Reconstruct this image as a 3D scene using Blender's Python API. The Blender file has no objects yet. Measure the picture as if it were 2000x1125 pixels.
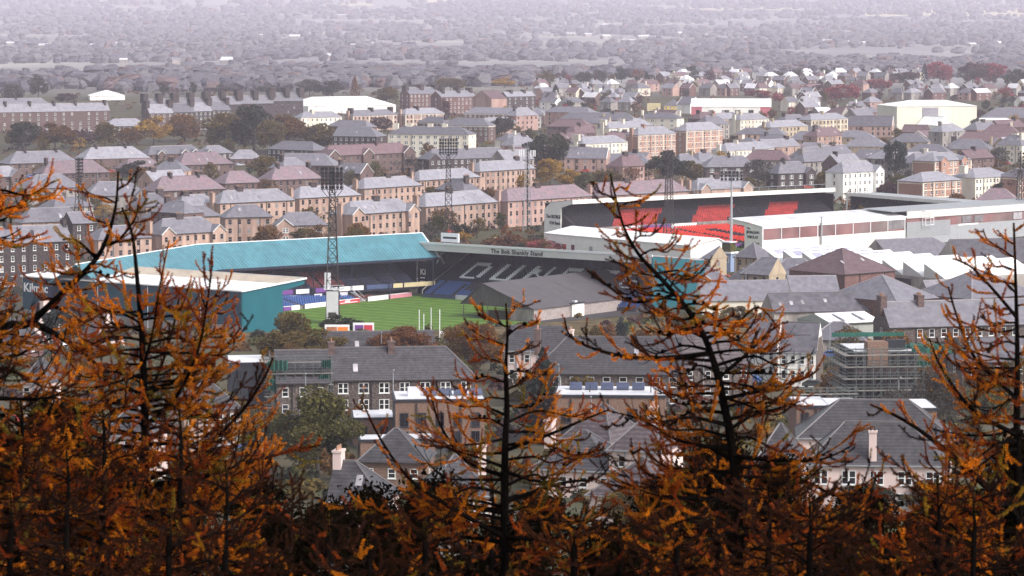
import bpy, bmesh, math, random
from mathutils import Vector, Matrix, noise as mnoise
R = math.radians
C = bpy.context.scene.collection
sc = bpy.context.scene

# ------------------------------------------------------------------ camera, sky, sun, exposure
CAMH, FPX, PITCH = 81.0, 6500.0, math.atan(576.5 / 6500.0)
cam = bpy.data.cameras.new('camera')
cam.sensor_width = 36.0
cam.lens = FPX / 2000.0 * 36.0
cam.clip_start = 0.5
cam.clip_end = 40000
cam.dof.use_dof = True
cam.dof.focus_distance = 900
cam.dof.aperture_fstop = 9.0
camo = bpy.data.objects.new('camera', cam)
C.objects.link(camo)
camo.location = (0, 0, CAMH)
camo.rotation_euler = (math.pi / 2 - PITCH, 0, 0)
sc.camera = camo

SUN_EL, SUN_AZ = R(38), math.atan2(0.83, -0.55)
w = bpy.data.worlds.new('World')
sc.world = w
w.use_nodes = True
nt = w.node_tree
nt.nodes.clear()
sky = nt.nodes.new('ShaderNodeTexSky')
sky.sky_type = 'NISHITA'
sky.sun_disc = False
sky.sun_elevation = SUN_EL
sky.sun_rotation = SUN_AZ
sky.altitude = 100
sky.air_density = 1.0
sky.dust_density = 4.0
sky.ozone_density = 1.0
hsv = nt.nodes.new('ShaderNodeHueSaturation')       # overcast: a grey sky
hsv.inputs['Saturation'].default_value = 0.3
bg = nt.nodes.new('ShaderNodeBackground')
bg.inputs['Strength'].default_value = 0.15
out = nt.nodes.new('ShaderNodeOutputWorld')
nt.links.new(sky.outputs[0], hsv.inputs['Color'])
nt.links.new(hsv.outputs[0], bg.inputs['Color'])
nt.links.new(bg.outputs[0], out.inputs['Surface'])
sl = bpy.data.lights.new('sun', 'SUN')
sl.energy = 1.45
sl.angle = R(10)
sl.color = (1.0, 0.95, 0.9)
so = bpy.data.objects.new('sun', sl)
C.objects.link(so)
sdir = Vector((math.sin(SUN_AZ) * math.cos(SUN_EL), math.cos(SUN_AZ) * math.cos(SUN_EL), math.sin(SUN_EL)))
so.rotation_euler = sdir.to_track_quat('Z', 'Y').to_euler()
so.location = (200, -200, 400)
vs = sc.view_settings
vs.view_transform = 'Standard'
vs.look = 'None'
vs.exposure = 0.82
vs.gamma = 1.0
vs.use_curve_mapping = False
cy = sc.cycles
cy.max_bounces = 7
cy.diffuse_bounces = 2
cy.glossy_bounces = 2
cy.transmission_bounces = 2
cy.volume_bounces = 3
cy.transparent_max_bounces = 4
cy.use_denoising = True
cy.denoiser = 'OPENIMAGEDENOISE'
cy.denoising_prefilter = 'NONE'

# ------------------------------------------------------------------ surveying: a bearing in the photograph + a height or a distance -> a place
ca, sa = math.cos(PITCH), math.sin(PITCH)

def ray(px, py):
    x, y = (px - 1000) / FPX, -(py - 562.5) / FPX
    return Vector((x, ca + y * sa, -sa + y * ca))

def PZ(px, py, z=0.0):
    d = ray(px, py)
    t = (z - CAMH) / d.z
    return Vector((0, 0, CAMH)) + d * t

def PD(px, py, D):
    d = ray(px, py)
    return Vector((0, 0, CAMH)) + d * (D / d.y)

TER = [(-60, 84), (0, 79.2), (12, 76), (25, 71), (40, 66), (100, 52), (200, 38), (300, 27), (400, 17), (440, 15), (600, 8.5), (700, 5), (780, 2.5),
       (850, 0), (3150, 0), (3800, -12), (4800, -18), (6000, -24), (9000, -19), (12000, 20), (14000, 50), (16000, 110)]

def tz(y):
    for (a, za), (b, zb) in zip(TER, TER[1:]):
        if y <= b:
            t = max(0.0, (y - a) / (b - a))
            return za + (zb - za) * t
    return TER[-1][1]

def hit(px, py, h=0.0, D0=330.0):      # where a bearing meets the ground (or a height h above it)
    d = ray(px, py)
    k = d.z / d.y
    f = lambda D: CAMH + k * D - tz(D) - h
    a = D0
    while a < 15000:
        b = a + 20 + a * .01
        if f(b) <= 0:
            for _ in range(40):
                m = (a + b) / 2
                if f(m) > 0: a = m
                else: b = m
            break
        a = b
    q = d * (a / d.y)
    return Vector((q.x, a, CAMH + k * a))

def PG(px, py):
    return hit(px, py)

# ------------------------------------------------------------------ mesh builder
class MB:
    def __init__(s):
        s.v, s.f, s.m = [], [], []

    def poly(s, pts, m=0):
        n = len(s.v)
        s.v += [tuple(p) for p in pts]
        s.f.append(tuple(range(n, n + len(pts))))
        s.m.append(m)

    def prism(s, pts, off, m=0):       # polygon extruded by vector off
        off = Vector(off)
        n = len(s.v)
        k = len(pts)
        a = [Vector(p) for p in pts]
        s.v += [tuple(p) for p in a] + [tuple(p + off) for p in a]
        s.f.append(tuple(range(n + k - 1, n - 1, -1)))
        s.f.append(tuple(range(n + k, n + 2 * k)))
        for i in range(k):
            j = (i + 1) % k
            s.f.append((n + i, n + j, n + k + j, n + k + i))
        s.m += [m] * (k + 2)

    def box(s, x0, x1, y0, y1, z0, z1, m=0):
        s.prism([(x0, y0, z0), (x1, y0, z0), (x1, y1, z0), (x0, y1, z0)], (0, 0, z1 - z0), m)

    def hexa(s, lo, hi, m=0):          # 4 bottom points, 4 top points
        n = len(s.v)
        s.v += [tuple(p) for p in lo] + [tuple(p) for p in hi]
        s.f += [(n + 3, n + 2, n + 1, n), (n + 4, n + 5, n + 6, n + 7)]
        for i in range(4):
            j = (i + 1) % 4
            s.f.append((n + i, n + j, n + 4 + j, n + 4 + i))
        s.m += [m] * 6

    def tube(s, pts, rads, k=5, m=0, cap=True):
        pts = [Vector(p) for p in pts]
        n0 = len(s.v)
        N = len(pts)
        ref = Vector((0.13, 0.2, 0.97))
        for i, p in enumerate(pts):
            d = (pts[min(i + 1, N - 1)] - pts[max(i - 1, 0)])
            if d.length < 1e-9:
                d = Vector((0, 0, 1))
            d.normalize()
            a = d.cross(ref)
            if a.length < 0.05:
                a = d.cross(Vector((1, 0, 0)))
            a.normalize()
            b = d.cross(a)
            r = rads[i] if hasattr(rads, '__len__') else rads
            for q in range(k):
                t = 2 * math.pi * q / k
                s.v.append(tuple(p + (a * math.cos(t) + b * math.sin(t)) * r))
        for i in range(N - 1):
            for q in range(k):
                q2 = (q + 1) % k
                s.f.append((n0 + i * k + q, n0 + i * k + q2, n0 + (i + 1) * k + q2, n0 + (i + 1) * k + q))
                s.m.append(m)
        if cap:
            s.f.append(tuple(n0 + q for q in range(k - 1, -1, -1)))
            s.f.append(tuple(n0 + (N - 1) * k + q for q in range(k)))
            s.m += [m, m]

    def bar(s, a, b, r, m=0, k=4):
        s.tube([a, b], r, k, m)

    def mesh(s, name, mats, smooth=False):
        me = bpy.data.meshes.new(name)
        me.from_pydata(s.v, [], s.f)
        for mt in (mats if isinstance(mats, (list, tuple)) else [mats]):
            me.materials.append(mt)
        if len(me.polygons):
            me.polygons.foreach_set('material_index', s.m)
            if smooth:
                me.polygons.foreach_set('use_smooth', [True] * len(me.polygons))
        me.update()
        return me

    def build(s, name, mats, parent=None, smooth=False):
        return link(name, s.mesh(name, mats, smooth), parent)

def link(name, data, parent=None, loc=None, rz=None):
    o = bpy.data.objects.new(name, data)
    C.objects.link(o)
    if parent is not None:
        o.parent = parent
    if loc is not None:
        o.location = loc
    if rz is not None:
        o.rotation_euler = (0, 0, rz)
    return o

def tag(o, label, cat, group=None, kind=None):
    o['label'] = label
    if cat: o['category'] = cat
    if group: o['group'] = group
    if kind: o['kind'] = kind
    return o

def empty(name, loc, rz=0.0, label=None, cat=None, group=None):
    o = bpy.data.objects.new(name, None)
    C.objects.link(o)
    o.location = loc
    o.rotation_euler = (0, 0, rz)
    if label:
        tag(o, label, cat, group)
    return o

# ------------------------------------------------------------------ materials
def mat(name, col, rough=0.85, spec=0.3, nscale=1.2, namt=0.25, objvar=0.10, col2=None, c2scale=0.35, c2amt=0.5, bump=0.0, stretch=None, island=0.0, metal=0.0, courses=0.0, trans=None):
    m = bpy.data.materials.new(name)
    m.use_nodes = True
    t = m.node_tree
    N, L = t.nodes, t.links
    bs = N['Principled BSDF']
    bs.inputs['Roughness'].default_value = rough
    bs.inputs['Specular IOR Level'].default_value = spec
    bs.inputs['Metallic'].default_value = metal
    tc = N.new('ShaderNodeTexCoord')
    vec = tc.outputs['Object']
    if stretch:
        mp = N.new('ShaderNodeMapping')
        mp.inputs['Scale'].default_value = stretch
        L.new(vec, mp.inputs['Vector'])
        vec = mp.outputs[0]
    cur = None
    if col2:
        n2 = N.new('ShaderNodeTexNoise')
        n2.inputs['Scale'].default_value = c2scale
        n2.inputs['Detail'].default_value = 5
        L.new(vec, n2.inputs['Vector'])
        rp = N.new('ShaderNodeMapRange')
        rp.inputs['From Min'].default_value = 0.62 - 0.3 * c2amt
        rp.inputs['From Max'].default_value = 0.80 - 0.3 * c2amt
        L.new(n2.outputs[0], rp.inputs['Value'])
        mx = N.new('ShaderNodeMix')
        mx.data_type = 'RGBA'
        mx.inputs[6].default_value = (*col, 1)
        mx.inputs[7].default_value = (*col2, 1)
        L.new(rp.outputs[0], mx.inputs[0])
        cur = mx.outputs[2]
    else:
        rgb = N.new('ShaderNodeRGB')
        rgb.outputs[0].default_value = (*col, 1)
        cur = rgb.outputs[0]
    n1 = N.new('ShaderNodeTexNoise')
    n1.inputs['Scale'].default_value = nscale
    n1.inputs['Detail'].default_value = 6
    L.new(vec, n1.inputs['Vector'])
    r1 = N.new('ShaderNodeMapRange')
    r1.inputs['From Min'].default_value = 0.3
    r1.inputs['From Max'].default_value = 0.7
    r1.inputs['To Min'].default_value = 1 - namt
    r1.inputs['To Max'].default_value = 1 + namt
    L.new(n1.outputs[0], r1.inputs['Value'])
    fac = r1.outputs[0]
    def mul(a, b):
        q = N.new('ShaderNodeMath')
        q.operation = 'MULTIPLY'
        L.new(a, q.inputs[0]); L.new(b, q.inputs[1])
        return q.outputs[0]
    if objvar:
        oi = N.new('ShaderNodeObjectInfo')
        r2 = N.new('ShaderNodeMapRange')
        r2.inputs['To Min'].default_value = 1 - objvar
        r2.inputs['To Max'].default_value = 1 + objvar
        L.new(oi.outputs['Random'], r2.inputs['Value'])
        fac = mul(fac, r2.outputs[0])
    if island:
        ge = N.new('ShaderNodeNewGeometry')
        r3 = N.new('ShaderNodeMapRange')
        r3.inputs['To Min'].default_value = 1 - island
        r3.inputs['To Max'].default_value = 1 + island
        L.new(ge.outputs['Random Per Island'], r3.inputs['Value'])
        fac = mul(fac, r3.outputs[0])
    if courses:
        wv = N.new('ShaderNodeTexWave')
        wv.wave_type = 'BANDS'
        wv.bands_direction = 'Z'
        wv.inputs['Scale'].default_value = courses
        wv.inputs['Distortion'].default_value = 0.6
        L.new(tc.outputs['Object'], wv.inputs['Vector'])
        r4 = N.new('ShaderNodeMapRange')
        r4.inputs['To Min'].default_value = 0.6
        r4.inputs['To Max'].default_value = 1.1
        L.new(wv.outputs['Fac'], r4.inputs['Value'])
        fac = mul(fac, r4.outputs[0])
    vm = N.new('ShaderNodeVectorMath')
    vm.operation = 'SCALE'
    L.new(cur, vm.inputs[0]); L.new(fac, vm.inputs['Scale'])
    L.new(vm.outputs[0], bs.inputs['Base Color'])
    if bump:
        bp = N.new('ShaderNodeBump')
        bp.inputs['Strength'].default_value = bump
        bp.inputs['Distance'].default_value = 0.05
        L.new(n1.outputs[0], bp.inputs['Height'])
        L.new(bp.outputs[0], bs.inputs['Normal'])
    if trans:
        bs.inputs['Alpha'].default_value = trans
    return m

ST = (1.0, 1.0, 0.25)
M = {}
def dm(k, *a, **kw): M[k] = mat(k, *a, **kw)
# walls
dm('tan', (.385, .262, .212), nscale=.9, namt=.22, col2=(.28, .182, .148), c2scale=.25, stretch=ST)
dm('tanpink', (.38, .25, .215), nscale=.9, namt=.16, col2=(.30, .18, .16), c2scale=.25, stretch=ST)
dm('buff', (.36, .29, .21), nscale=.9, namt=.16, col2=(.30, .23, .16), c2scale=.25, stretch=ST)
dm('cream', (.68, .63, .54), nscale=.6, namt=.07, col2=(.58, .50, .40), c2scale=.3, stretch=ST)
dm('white', (.78, .76, .72), nscale=.6, namt=.06, col2=(.62, .58, .54), c2scale=.3, c2amt=.35, stretch=ST)
dm('pinkwhite', (.60, .47, .44), nscale=.6, namt=.06, col2=(.62, .48, .45), c2scale=.3, c2amt=.35, stretch=ST)
dm('brownstone', (.10, .064, .060), nscale=2.2, namt=.35, col2=(.145, .095, .085), c2scale=1.5)
dm('darkstone', (.040, .030, .033), nscale=2.2, namt=.35, col2=(.085, .062, .058), c2scale=1.5)
dm('greystone', (.085, .066, .062), nscale=2.5, namt=.4, col2=(.14, .11, .095), c2scale=2.5, bump=.3)
dm('redstone', (.12, .062, .058), nscale=2.0, namt=.3, col2=(.16, .09, .078), c2scale=1.2)
dm('brick', (.25, .165, .125), nscale=5.0, namt=.25, col2=(.16, .095, .072), c2scale=3.0, c2amt=.9, bump=.2, stretch=(1, 1, 2.6))
dm('orangebrick', (.34, .20, .155), nscale=2.0, namt=.18, col2=(.34, .15, .10), c2scale=1.0)
dm('grime', (.30, .27, .25), nscale=1.0, namt=.2, col2=(.18, .16, .15), c2scale=.3, stretch=ST)
dm('palehall', (.60, .575, .49), nscale=.4, namt=.05, stretch=(1, 1, .1))
dm('blockwork', (.27, .23, .22), nscale=1.5, namt=.15, col2=(.24, .2, .19), c2scale=.6)
# roofs
dm('slate', (.138, .132, .155), rough=.5, spec=.5, nscale=.8, namt=.22, col2=(.12, .112, .14), c2scale=.5, objvar=.22)
dm('paleslate', (.235, .228, .262), rough=.45, spec=.5, nscale=.8, namt=.18, col2=(.185, .178, .21), c2scale=.5, objvar=.14)
dm('darkslate', (.085, .08, .095), rough=.5, spec=.5, nscale=.8, namt=.28, col2=(.06, .055, .068), c2scale=.5, objvar=.18)
dm('nearslate', (.055, .050, .058), rough=.5, spec=.5, nscale=1.6, namt=.35, col2=(.034, .031, .036), c2scale=.7, objvar=.12, courses=.85)
dm('neartile', (.085, .065, .072), rough=.6, spec=.4, nscale=1.6, namt=.3, col2=(.06, .047, .052), c2scale=.6, objvar=.1, courses=.6)
dm('pinktile', (.165, .124, .142), rough=.6, spec=.4, nscale=.8, namt=.2, col2=(.19, .125, .145), c2scale=.4, objvar=.12)
dm('redtile', (.125, .078, .088), rough=.6, spec=.4, nscale=.8, namt=.25, col2=(.12, .07, .08), c2scale=.5, objvar=.15)
dm('nearridge', (.13, .12, .125), rough=.6, nscale=2, namt=.15)
dm('ridge', (.30, .28, .30), rough=.6, nscale=2, namt=.15)
dm('lead', (.22, .21, .24), rough=.5)
dm('flatroof', (.62, .61, .65), rough=.35, spec=.5, nscale=.25, namt=.10, col2=(.45, .44, .48), c2scale=.15)
dm('whiteroof', (.80, .80, .80), rough=.5, nscale=.25, namt=.05, objvar=.03)
dm('pot', (.30, .17, .12), nscale=3, namt=.2)
dm('darkpot', (.055, .045, .045), nscale=3, namt=.2)
# trim
dm('frame', (.66, .66, .65), rough=.5, namt=.03, objvar=.08)
dm('glass', (.018, .018, .022), rough=.15, spec=.6, namt=.2, nscale=.6, objvar=.6)
dm('paleglass', (.30, .28, .30), rough=.2, spec=.6, namt=.3, nscale=.5, objvar=.4)
dm('pipe', (.035, .03, .03), rough=.6)
dm('black', (.014, .014, .018), rough=.6, nscale=2, namt=.2)
dm('charcoal', (.022, .024, .034), rough=.6, nscale=.5, namt=.15)
dm('stainless', (.45, .46, .5), rough=.4, metal=.3)
dm('galv', (.30, .31, .33), rough=.5, metal=.2, nscale=3, namt=.2)
dm('rust', (.10, .075, .07), rough=.7, nscale=3, namt=.3)
# stadium
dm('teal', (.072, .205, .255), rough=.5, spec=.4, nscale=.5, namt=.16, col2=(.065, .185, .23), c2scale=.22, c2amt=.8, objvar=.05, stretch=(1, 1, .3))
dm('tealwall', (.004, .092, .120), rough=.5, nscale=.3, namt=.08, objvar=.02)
dm('tealshade', (.004, .052, .085), rough=.5, nscale=.3, namt=.10, objvar=.02)  # teal darkened: shade on the rear wall put into the colour
dm('beigeroof', (.46, .39, .31), rough=.7, nscale=.4, namt=.10, col2=(.37, .31, .25), c2scale=.3, stretch=(1, .2, 1))
dm('navy', (.008, .011, .030), rough=.6, nscale=1, namt=.2)
dm('navylight', (.05, .07, .15), rough=.6, nscale=1, namt=.2)
dm('blueseat', (.05, .10, .27), rough=.45, namt=.15, nscale=3, objvar=0)
dm('darkseat', (.009, .013, .034), rough=.5, namt=.15, nscale=3, objvar=0)
dm('whiteseat', (.85, .86, .88), rough=.5, namt=.05, objvar=0)
dm('redseat', (.50, .036, .022), rough=.5, namt=.12, nscale=2, objvar=0)
dm('fadedseat', (.36, .036, .032), rough=.5, namt=.3, nscale=.6, objvar=0)
dm('maroonseat', (.11, .018, .022), rough=.5, namt=.2, nscale=2, objvar=0)
dm('blackseat', (.014, .013, .022), rough=.5, namt=.2, nscale=2, objvar=0)
dm('concrete', (.21, .19, .18), nscale=1, namt=.25, col2=(.13, .115, .11), c2scale=.6)
dm('darkconcrete', (.045, .04, .045), nscale=1, namt=.25)
dm('fascia', (.55, .54, .53), rough=.6, nscale=.5, namt=.06, objvar=.02)
dm('whitefascia', (.72, .71, .68), rough=.6, nscale=.5, namt=.05, objvar=.02)
dm('adwhite', (.78, .78, .80), rough=.5, namt=.03)
dm('adred', (.50, .04, .06), rough=.5, namt=.05)
dm('adpink', (.55, .22, .27), rough=.5, namt=.1)
dm('adpurple', (.14, .05, .22), rough=.5, namt=.05)
dm('adorange', (.75, .20, .03), rough=.5, namt=.05)
dm('adbrown', (.35, .14, .06), rough=.5, namt=.5, nscale=1.2)
dm('adgold', (.50, .42, .25), rough=.5, namt=.1)
dm('asbestos', (.078, .070, .080), rough=.75, nscale=.5, namt=.14, col2=(.07, .062, .07), c2scale=.25, objvar=0)
dm('oldboard', (.075, .068, .068), rough=.85, nscale=1.5, namt=.3, stretch=(1, 1, .15))
dm('ink', (.02, .02, .025), rough=.7)
dm('bluedoor', (.06, .13, .33), rough=.5)
dm('yellow', (.62, .46, .13), rough=.6)
dm('paleyellow', (.66, .56, .33), rough=.6)
dm('pinkpaint', (.45, .13, .16), rough=.6)
dm('solar', (.05, .06, .11), rough=.2, spec=.6)
dm('greennet', (.010, .075, .055), rough=.7, namt=.3, nscale=2)
dm('redpaint', (.4, .05, .04), rough=.5)
dm('cargrey', (.06, .065, .07), rough=.25, spec=.6)
dm('tyre', (.015, .015, .015), rough=.8)
# plants
dm('bark', (.05, .04, .032), nscale=4, namt=.4, bump=.4)
def leafm(k, col, col2, isl=.45, tl=.35):
    dm(k, col, rough=.7, spec=.2, nscale=.9, namt=.35, col2=col2, c2scale=1.1, c2amt=.9, island=isl, objvar=.12)
    t = M[k].node_tree                                  # thin leaves let some light through
    bs, o = t.nodes['Principled BSDF'], t.nodes['Material Output']
    tr, mx = t.nodes.new('ShaderNodeBsdfTranslucent'), t.nodes.new('ShaderNodeMixShader')
    mx.inputs[0].default_value = tl
    t.links.new(bs.inputs['Base Color'].links[0].from_socket, tr.inputs['Color'])
    t.links.new(bs.outputs[0], mx.inputs[1]); t.links.new(tr.outputs[0], mx.inputs[2])
    t.links.new(mx.outputs[0], o.inputs['Surface'])
leafm('leaf_darkgreen', (0.0216, 0.0288, 0.0158), (0.0360, 0.0396, 0.0202))
leafm('leaf_green', (0.0540, 0.0583, 0.0158), (0.0918, 0.0826, 0.0216))
leafm('leaf_olive', (0.0810, 0.0632, 0.0158), (0.1296, 0.0875, 0.0202))
leafm('leaf_brown', (0.1134, 0.0583, 0.0216), (0.1620, 0.0778, 0.0216))
leafm('leaf_rust', (0.1296, 0.0437, 0.0216), (0.1728, 0.0680, 0.0216))
leafm('leaf_gold', (.46, .28, .035), (.34, .19, .028))
leafm('leaf_red', (.22, .034, .048), (.28, .055, .065))
leafm('leaf_purple', (0.0612, 0.0324, 0.0360), (0.0864, 0.0432, 0.0432))
leafm('leaf_grey', (0.0504, 0.0504, 0.0468), (0.0720, 0.0648, 0.0576))
leafm('leaf_conifer', (0.0144, 0.0245, 0.0202), (0.0230, 0.0331, 0.0259))
leafm('leaf_bluefir', (0.0202, 0.0324, 0.0324), (0.0288, 0.0432, 0.0396))
dm('larchbark', (.0045, .0034, .003), rough=1.0, spec=0.0, nscale=30, namt=.5, objvar=.1)
dm('cone', (.005, .003, .002), rough=.9, spec=0.0, nscale=60, namt=.5)
leafm('leaf_far', (.215, .20, .235), (.245, .23, .255), .08, .5)  # far leaf colours paled to lilac: distance haze put into the colour
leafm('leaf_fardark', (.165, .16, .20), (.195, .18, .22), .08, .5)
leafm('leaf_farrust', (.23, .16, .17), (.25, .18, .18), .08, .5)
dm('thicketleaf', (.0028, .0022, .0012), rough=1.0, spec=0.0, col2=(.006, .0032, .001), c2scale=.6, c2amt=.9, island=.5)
dm('leaf_black', (.0030, .0026, .0013), rough=1.0, spec=0.0, col2=(.007, .0042, .0012), c2scale=.8, c2amt=.9, island=.5)  # leaves of the added fillers, as black as the shade they replace

dm('scaffoldtube', (.12, .135, .135), rough=.5, metal=.2, nscale=3, namt=.3)
dm('scaffoldboard', (.24, .22, .20), rough=.8, nscale=2, namt=.35)
# ------------------------------------------------------------------ ground
SA, SU, SW = Vector((-58, 841, 0)), Vector((.6, .8, 0)), Vector((.8, -.6, 0))     # football ground: touchline corner, along and across the pitch

def SF(u, w_, z=0.0):
    p = SA + SU * u + SW * w_
    return Vector((p.x, p.y, z))

def in_ground(x, y):
    d = Vector((x, y, 0)) - SA
    u, w_ = d.dot(SU), d.dot(SW)
    return -56 < u < 66 and -6 < w_ < 72

def mk_ground():
    rows = []
    y = -60.0
    while y < 16000:
        rows.append(y)
        y += 6 if y < 120 else 14 if y < 690 else 7 if y < 870 else 30 if y < 3200 else 160 if y < 6000 else 500
    cols = 150
    v, f = [], []
    for y in rows:
        W = 260 + max(y, 0) * 0.62
        for i in range(cols + 1):
            x = (i / cols * 2 - 1) * W
            z = tz(y)
            if in_ground(x, y):
                z = -0.25
            elif y > 120:
                z += mnoise.noise((x * .01, y * .01, 0)) * .5 - .25
            else:
                z += mnoise.noise((x * .15, y * .15, 3)) * .5
            v.append((x, y, z))
    for j in range(len(rows) - 1):
        for i in range(cols):
            a = j * (cols + 1) + i
            f.append((a, a + 1, a + cols + 2, a + cols + 1))
    me = bpy.data.meshes.new('ground')
    me.from_pydata(v, [], f)
    me.polygons.foreach_set('use_smooth', [True] * len(f))
    m = bpy.data.materials.new('ground')
    m.use_nodes = True
    t = m.node_tree
    N, L = t.nodes, t.links
    bs = N['Principled BSDF']
    bs.inputs['Roughness'].default_value = .95
    bs.inputs['Specular IOR Level'].default_value = .1
    geo = N.new('ShaderNodeNewGeometry')
    sep = N.new('ShaderNodeSeparateXYZ')
    L.new(geo.outputs['Position'], sep.inputs[0])
    def noise(s, d=5):
        n = N.new('ShaderNodeTexNoise')
        n.inputs['Scale'].default_value = s
        n.inputs['Detail'].default_value = d
        L.new(geo.outputs['Position'], n.inputs['Vector'])
        return n.outputs[0]
    def ramp(v, els):
        r = N.new('ShaderNodeValToRGB')
        e = r.color_ramp.elements
        while len(e) < len(els): e.new(0.5)
        for q, (p, c) in zip(e, els):
            q.position = p
            q.color = (*c, 1)
        L.new(v, r.inputs[0])
        return r.outputs[0]
    town = ramp(noise(.028), [(.30, (.055, .05, .052)), (.43, (.05, .048, .03)), (.52, (.085, .07, .045)), (.6, (.055, .06, .026)), (.72, (.12, .10, .09))])
    far = ramp(noise(.0022, 6), [(.3, (.15, .145, .155)), (.45, (.20, .19, .20)), (.55, (.24, .23, .23)), (.66, (.31, .29, .26))])  # far land paled, part of the haze put into its colour
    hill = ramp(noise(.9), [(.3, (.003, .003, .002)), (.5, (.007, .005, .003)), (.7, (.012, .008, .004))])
    bank = ramp(noise(.22), [(.3, (.05, .038, .02)), (.5, (.10, .075, .035)), (.7, (.16, .11, .06))])
    def step(a, b):
        r = N.new('ShaderNodeMapRange')
        r.inputs['From Min'].default_value = a
        r.inputs['From Max'].default_value = b
        L.new(sep.outputs['Y'], r.inputs['Value'])
        return r.outputs[0]
    def mix(fac, a, b):
        q = N.new('ShaderNodeMix')
        q.data_type = 'RGBA'
        L.new(fac, q.inputs[0]); L.new(a, q.inputs[6]); L.new(b, q.inputs[7])
        return q.outputs[2]
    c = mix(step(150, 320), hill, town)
    # rough grass bank in front of the football ground
    b1 = N.new('ShaderNodeMath'); b1.operation = 'MULTIPLY'
    L.new(step(735, 750), b1.inputs[0]); L.new(step(835, 820), b1.inputs[1])
    c = mix(b1.outputs[0], c, bank)
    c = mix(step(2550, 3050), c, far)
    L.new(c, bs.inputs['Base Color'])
    me.materials.append(m)
    o = link('ground', me)
    o['kind'] = 'structure'
    o['label'] = 'gently sloping ground under the town and the misty land beyond'

mk_ground()

# haze: one closed box of even, thin air round everything
def mk_haze():
    b = MB()
    b.box(-10600, 10600, -130, 16700, -32, 150)
    m = bpy.data.materials.new('haze')
    m.use_nodes = True
    t = m.node_tree
    t.nodes.clear()
    o = t.nodes.new('ShaderNodeOutputMaterial')
    v = t.nodes.new('ShaderNodeVolumePrincipled')
    v.inputs['Color'].default_value = HAZE_COL
    v.inputs['Density'].default_value = HAZE
    v.inputs['Anisotropy'].default_value = 0.0
    t.links.new(v.outputs[0], o.inputs['Volume'])
    ob = b.build('haze', m)
    ob['kind'] = 'stuff'
    ob['label'] = 'pale lilac rain haze hanging over the town'
HAZE, HAZE_COL = 0.000072, (.90, .845, 1.0, 1)
mk_haze()

# ------------------------------------------------------------------ windows, chimneys, houses
_win = {}
rnd0 = random.Random(77)
dm('curtain', (.16, .15, .15), rough=.3, spec=.5, namt=.3, nscale=.6, objvar=.5)
def win_mesh(style, w_, h):
    cur = rnd0.random() < .2                                   # a drawn blind or curtain behind the glass
    k = (style, round(w_, 2), round(h, 2), cur)
    if k in _win: return _win[k]
    gl = M['curtain' if cur else 'glass']
    b = MB()
    fr, bar = .10, .05
    if style == 'dark':
        b.box(0, w_, -.02, .03, 0, h, 1)
        b.box(-.06, w_ + .06, -.10, .03, -.16, -.02, 0)
        b.box(.06, w_ - .06, -.05, .03, h * .5 - .04, h * .5 + .04, 0)
        me = b.mesh('window', [M['ridge'], gl])
    elif style == 'bdark':                                    # black framed modern window
        for x0, x1, z0, z1 in ((0, fr, 0, h), (w_ - fr, w_, 0, h), (fr, w_ - fr, 0, fr), (fr, w_ - fr, h - fr, h), (w_ * .5 - .05, w_ * .5 + .05, fr, h - fr)):
            b.box(x0, x1, -.07, .03, z0, z1, 0)
        b.box(fr, w_ - fr, -.01, .02, fr, h - fr, 1)
        me = b.mesh('window', [M['charcoal'], gl])
    else:
        for x0, x1, z0, z1 in ((0, fr, 0, h), (w_ - fr, w_, 0, h), (fr, w_ - fr, 0, fr), (fr, w_ - fr, h - fr, h), (fr, w_ - fr, h * .5 - bar, h * .5 + bar)):
            b.box(x0, x1, -.08, .03, z0, z1, 0)
        if style == 'pair':
            b.box(w_ / 2 - .14, w_ / 2 + .14, -.082, .03, fr, h - fr, 0)
        b.box(-.1, w_ + .1, -.14, .03, -.14, -.005, 0)
        b.box(fr, w_ - fr, -.02, .02, fr, h - fr, 1)
        me = b.mesh('window', [M['frame'], gl])
    _win[k] = me
    return me

_winp = {}
def win_parts(style, w_, h):                                  # near houses: frame mesh + separate pane mesh
    k = (style, round(w_, 2), round(h, 2))
    if k in _winp: return _winp[k]
    fr, bar = .10, .045
    b, p = MB(), MB()
    mt = M['charcoal'] if style == 'bdark' else M['frame']
    for x0, x1, z0, z1 in ((0, fr, 0, h), (w_ - fr, w_, 0, h), (fr, w_ - fr, 0, fr), (fr, w_ - fr, h - fr, h)):
        b.box(x0, x1, -.08, .03, z0, z1)
    if style in ('pair',):
        b.box(w_ / 2 - .11, w_ / 2 + .11, -.081, .03, fr, h - fr)
    if style == 'bdark':
        b.box(w_ * .5 - .04, w_ * .5 + .04, -.079, .03, fr, h - fr)
    else:
        b.box(fr, w_ - fr, -.07, .03, h * .5 - bar, h * .5 + bar)
    b.box(-.1, w_ + .1, -.16, .03, -.12, -.005)
    p.box(fr, w_ - fr, -.02, .02, fr, h - fr)
    _winp[k] = (b.mesh('window', mt), p.mesh('pane', M['glass']))
    return _winp[k]

def add_window(parent, style, w_, h, loc, rz, near):
    if near:
        a, p = win_parts(style, w_, h)
        o = link('window', a, parent, loc, rz)
        link('pane', p, o)
    else:
        link('window', win_mesh(style, w_, h), parent, loc, rz)

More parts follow.
